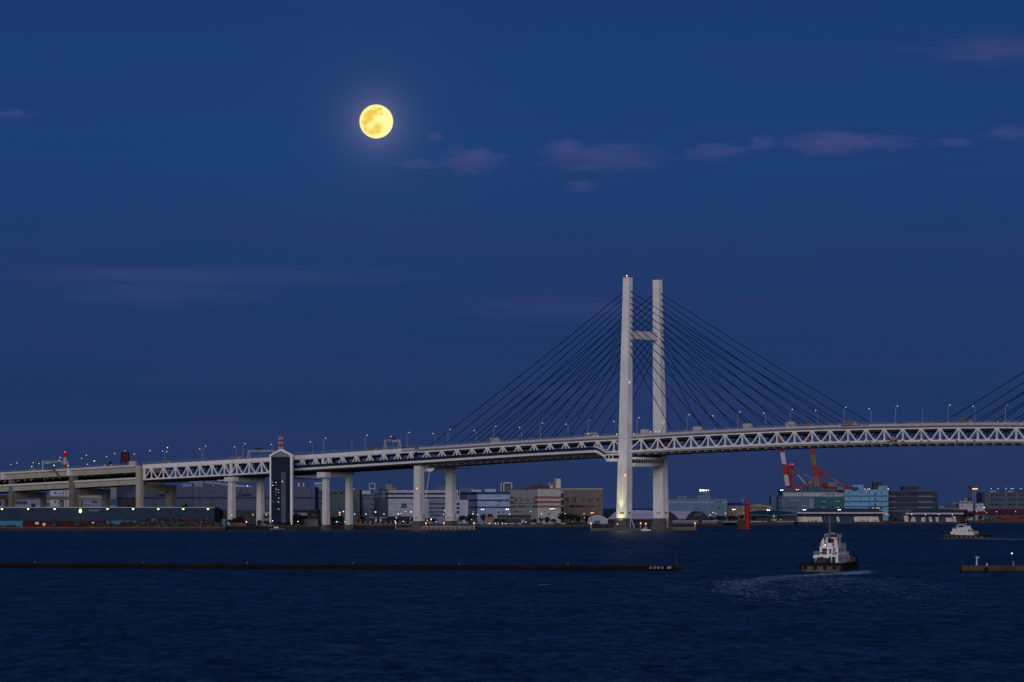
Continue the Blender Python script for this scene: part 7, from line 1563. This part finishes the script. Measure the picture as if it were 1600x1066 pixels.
    for yy, zz_ in ((2.3, 5.2), (-2.1, 5.1)): mb.tube((-3.75, yy, zz_), (-3.6, yy, zz_), .33, 10)
    mb.build('lifebuoy', mat('lifebuoy_orange', (.40, .09, .03), .6), T_)
    mb = M_(); mb.ball((-1.7, 1.5, 7.5), .20, 8, 5); mb.build('work_lamp', E_OR if False else emit('lamp_warm', (1, .68, .38), 4), T_)
    return T_, M_
T1, M1 = tug('white tugboat with black fendered stern heading away, leaving a pale wake', at(1299, 0, 893).x, 893.0, R(90 - 15))
mb = M1(); mb.box(-7.7, -7.55, -.75, -.2, 2.1, 4.0); mb.build('lit_doorway', emit('doorway_green', (.45, 1, .35), .45), T1)
T2, M2 = tug('smaller looking distant white tugboat seen from its side near the right shore', at(1508, 0, 1848).x, 1848.0, R(90 + 50), .82)
# little white boat between the pylon legs
t_ = thing('small_boat', 'small white motorboat moored between the pylon legs', 'boat', (at(1009, 0, 2440).x, 2440, 0)); x = at(1009, 0, 2440).x
mb = MB(); mb.loft([[(x + a, 2440 - b_, 1.1), (x + a, 2440 - b_ * .7, 0), (x + a, 2440 + b_ * .7, 0), (x + a, 2440 + b_, 1.1)] for a, b_ in ((-3.2, 1.0), (-1, 1.25), (1.5, 1.1), (3.3, .15))]); mb.build('hull', TUGW, t_)
mb = MB(); mb.box(x - 1.6, x + .9, 2439.3, 2440.7, 1.1, 2.1); c_ = mb.build('cabin', TUGW, t_); mb = MB(); mb.box(x - 1.4, x + .7, 2439.25, 2439.32, 1.45, 1.9); mb.build('window', WIN, c_)
t_ = thing('small_boat', 'low pale cyan boat moored below the glass elevator tower', 'boat', (at(433, 0, 2600).x, 2600, 0)); x = at(433, 0, 2606).x
mb = MB(); mb.loft([[(x + a, 2606 - b_, 1.0), (x + a, 2606 - b_ * .7, 0), (x + a, 2606 + b_ * .7, 0), (x + a, 2606 + b_, 1.0)] for a, b_ in ((-5.4, 1.0), (-2, 1.4), (3, 1.2), (5.6, .15))]); mb.build('hull', mat('boat_cyan', (.06, .15, .20), .6), t_)
mb = MB(); mb.box(x - 2.2, x + 1, 2605.4, 2606.8, 1.0, 2.0); mb.build('cabin', TUGW, t_)

# ------------------------------------------------------------------ foam and wakes lying on the water
fm = bpy.data.materials.new('foam'); fm.use_nodes = True; t = fm.node_tree
pb_ = t.nodes['Principled BSDF']; pb_.inputs['Base Color'].default_value = (.42, .54, .95, 1); pb_.inputs['Roughness'].default_value = .8
at_ = t.nodes.new('ShaderNodeAttribute'); at_.attribute_name = 'foam'
g = t.nodes.new('ShaderNodeNewGeometry')
def fn(sx, sy, d):
    mp_ = t.nodes.new('ShaderNodeMapping'); mp_.inputs['Scale'].default_value = (sx, sy, 1); t.links.new(g.outputs['Position'], mp_.inputs[0])
    n_ = t.nodes.new('ShaderNodeTexNoise'); n_.inputs['Scale'].default_value = 1; n_.inputs['Detail'].default_value = d; n_.inputs['Roughness'].default_value = .7; t.links.new(mp_.outputs[0], n_.inputs['Vector']); return n_.outputs[0]
nn_ = math_n(t, 'ADD', math_n(t, 'MULTIPLY', fn(1.1, .22, 5), .7), math_n(t, 'MULTIPLY', fn(.22, .08, 3), .3))
th = math_n(t, 'SUBTRACT', .60, math_n(t, 'MULTIPLY', at_.outputs['Fac'], .26))
fa = math_n(t, 'MULTIPLY', math_n(t, 'SUBTRACT', nn_, th), 3.2)
fa = math_n(t, 'MINIMUM', math_n(t, 'MAXIMUM', fa, 0.0), math_n(t, 'MULTIPLY', at_.outputs['Fac'], 1.0))
t.links.new(fa, pb_.inputs['Alpha'])
# froth stands up in ridges facing the low light as well as lying flat
cx_ = t.nodes.new('ShaderNodeCombineXYZ'); cx_.inputs[1].default_value = -.55; cx_.inputs[2].default_value = .83; t.links.new(cx_.outputs[0], pb_.inputs['Normal'])
def foam(label, P, kind_name='wake'):
    """P: rows of (px, py, half width in metres, density) along a trail on the water"""
    vs = []; fs = []; de = []; W_ = 7
    C_ = [(at(px, py, ground_Y(py)).xy, w, d) for px, py, w, d in P]
    fine = []
    for (a, w0, d0), (b_, w1, d1) in zip(C_, C_[1:]):
        for k in range(8): f = k / 8; fine.append((a.lerp(b_, f), w0 + (w1 - w0) * f, d0 + (d1 - d0) * f))
    fine.append(C_[-1])
    for i, (c_, w, d) in enumerate(fine):
        a = fine[max(i - 1, 0)][0]; b_ = fine[min(i + 1, len(fine) - 1)][0]; tn = (b_ - a).normalized(); n_ = Vector((-tn.y, tn.x))
        for k in range(W_):
            u = k / (W_ - 1) * 2 - 1; q_ = c_ + n_ * w * u; vs.append((q_.x, q_.y, .03)); de.append(d * (1 - abs(u) ** 1.6) * (0 if i in (0, len(fine) - 1) else 1))
    for i in range(len(fine) - 1):
        for k in range(W_ - 1): fs.append((i * W_ + k, i * W_ + k + 1, (i + 1) * W_ + k + 1, (i + 1) * W_ + k))
    me = bpy.data.meshes.new(kind_name); me.from_pydata(vs, [], fs); me.materials.append(fm)
    at2 = me.attributes.new('foam', 'FLOAT', 'POINT')
    for i, d in enumerate(de): at2.data[i].value = d
    o = bpy.data.objects.new(kind_name, me); S.collection.objects.link(o); tag(o, label, kind='stuff'); return o
foam('pale churned wake curving left and toward the viewer from the tug stern', [(1352, 890.5, 4, 0), (1330, 894.5, 7, .8), (1300, 897.5, 8, .75), (1268, 899, 9, .72), (1232, 901, 9, .62), (1196, 904.5, 9, .60), (1166, 909, 9, .58), (1146, 915, 9, .50), (1152, 923, 10, .45), (1185, 932, 12, .35), (1225, 941, 13, .2), (1260, 950, 12, 0)])
foam('bright foam boiling under the tug stern', [(1272, 896, 3, 0), (1290, 897.2, 5, .7), (1312, 897.6, 6, .85), (1334, 896, 6, .95), (1349, 892.5, 5, .7), (1358, 890.5, 3, 0)])
foam('soft pale slick fanning out behind the tug', [(1300, 899, 14, 0), (1290, 904, 26, .40), (1262, 911, 40, .36), (1262, 922, 44, .28), (1320, 942, 40, .18), (1410, 965, 36, .08), (1480, 990, 36, 0)])
for k_, px_ in enumerate(range(20, 1040, 68)): foam('small foam flecks lapping along the foot of the long breakwater', [(px_ - 9, 889.6 + 3 * px_ / 1065, .3, 0), (px_ - 2 + k_ % 3, 889.9 + 3 * px_ / 1065, .9, .62), (px_ + 8, 889.7 + 3 * px_ / 1065, .4, 0)], 'lapping_foam')
foam('bow foam at the far tug', [(1468, 841.5, 5, .3), (1478, 842, 6, .8), (1492, 842.8, 5, .4), (1505, 843.3, 4, .2)])
foam('straight white wake of the far tug running to the right', [(1516, 842, 4, .8), (1530, 842, 9, 1.5), (1560, 842.4, 9, 1.3), (1600, 843, 9, 1.0), (1660, 843.8, 6, .5)])
for i, (px, py, w) in enumerate(((850, 914, 3.0), (878, 912.5, 2.5), (835, 916, 2.0), (62, 829.5, 8), (165, 831, 7), (480, 829, 5))):
    foam('small whitecap flecks on the dark water', [(px - 7, py, .6, .2), (px - 3, py - .1, w, .7), (px + 3, py, w, .7), (px + 8, py + .2, .6, 0)], 'whitecap')

# ================================================================== labels: give look-alikes their place in the row
cam_x = lambda o: (o.matrix_basis.translation.x / max(1, o.matrix_basis.translation.y)) * F + 800
groups = {}
for o in S.objects:
    if o.parent is None and o.get('label') and not o.get('kind'): groups.setdefault(o['label'], []).append(o)
def nth(i, n):
    if n == 2: return ('left one', 'right one')[i]
    if i == 0: return 'leftmost'
    if i == n - 1: return 'rightmost'
    if i < (n + 1) / 2: return ('second', 'third', 'fourth', 'fifth', 'sixth', 'seventh', 'eighth', 'ninth', 'tenth')[i - 1] + ' from left'
    return ('second', 'third', 'fourth', 'fifth', 'sixth', 'seventh', 'eighth', 'ninth', 'tenth')[n - i - 2] + ' from right'
for lab, os_ in groups.items():
    if len(os_) < 2: continue
    os_.sort(key=cam_x)
    for i, o in enumerate(os_):
        new = lab + ', ' + nth(i, len(os_))
        o['label'] = new

for o in S.objects:
    if o.get('label') and len(o['label'].split()) > 16: print('LONG', len(o['label'].split()), o['label'])
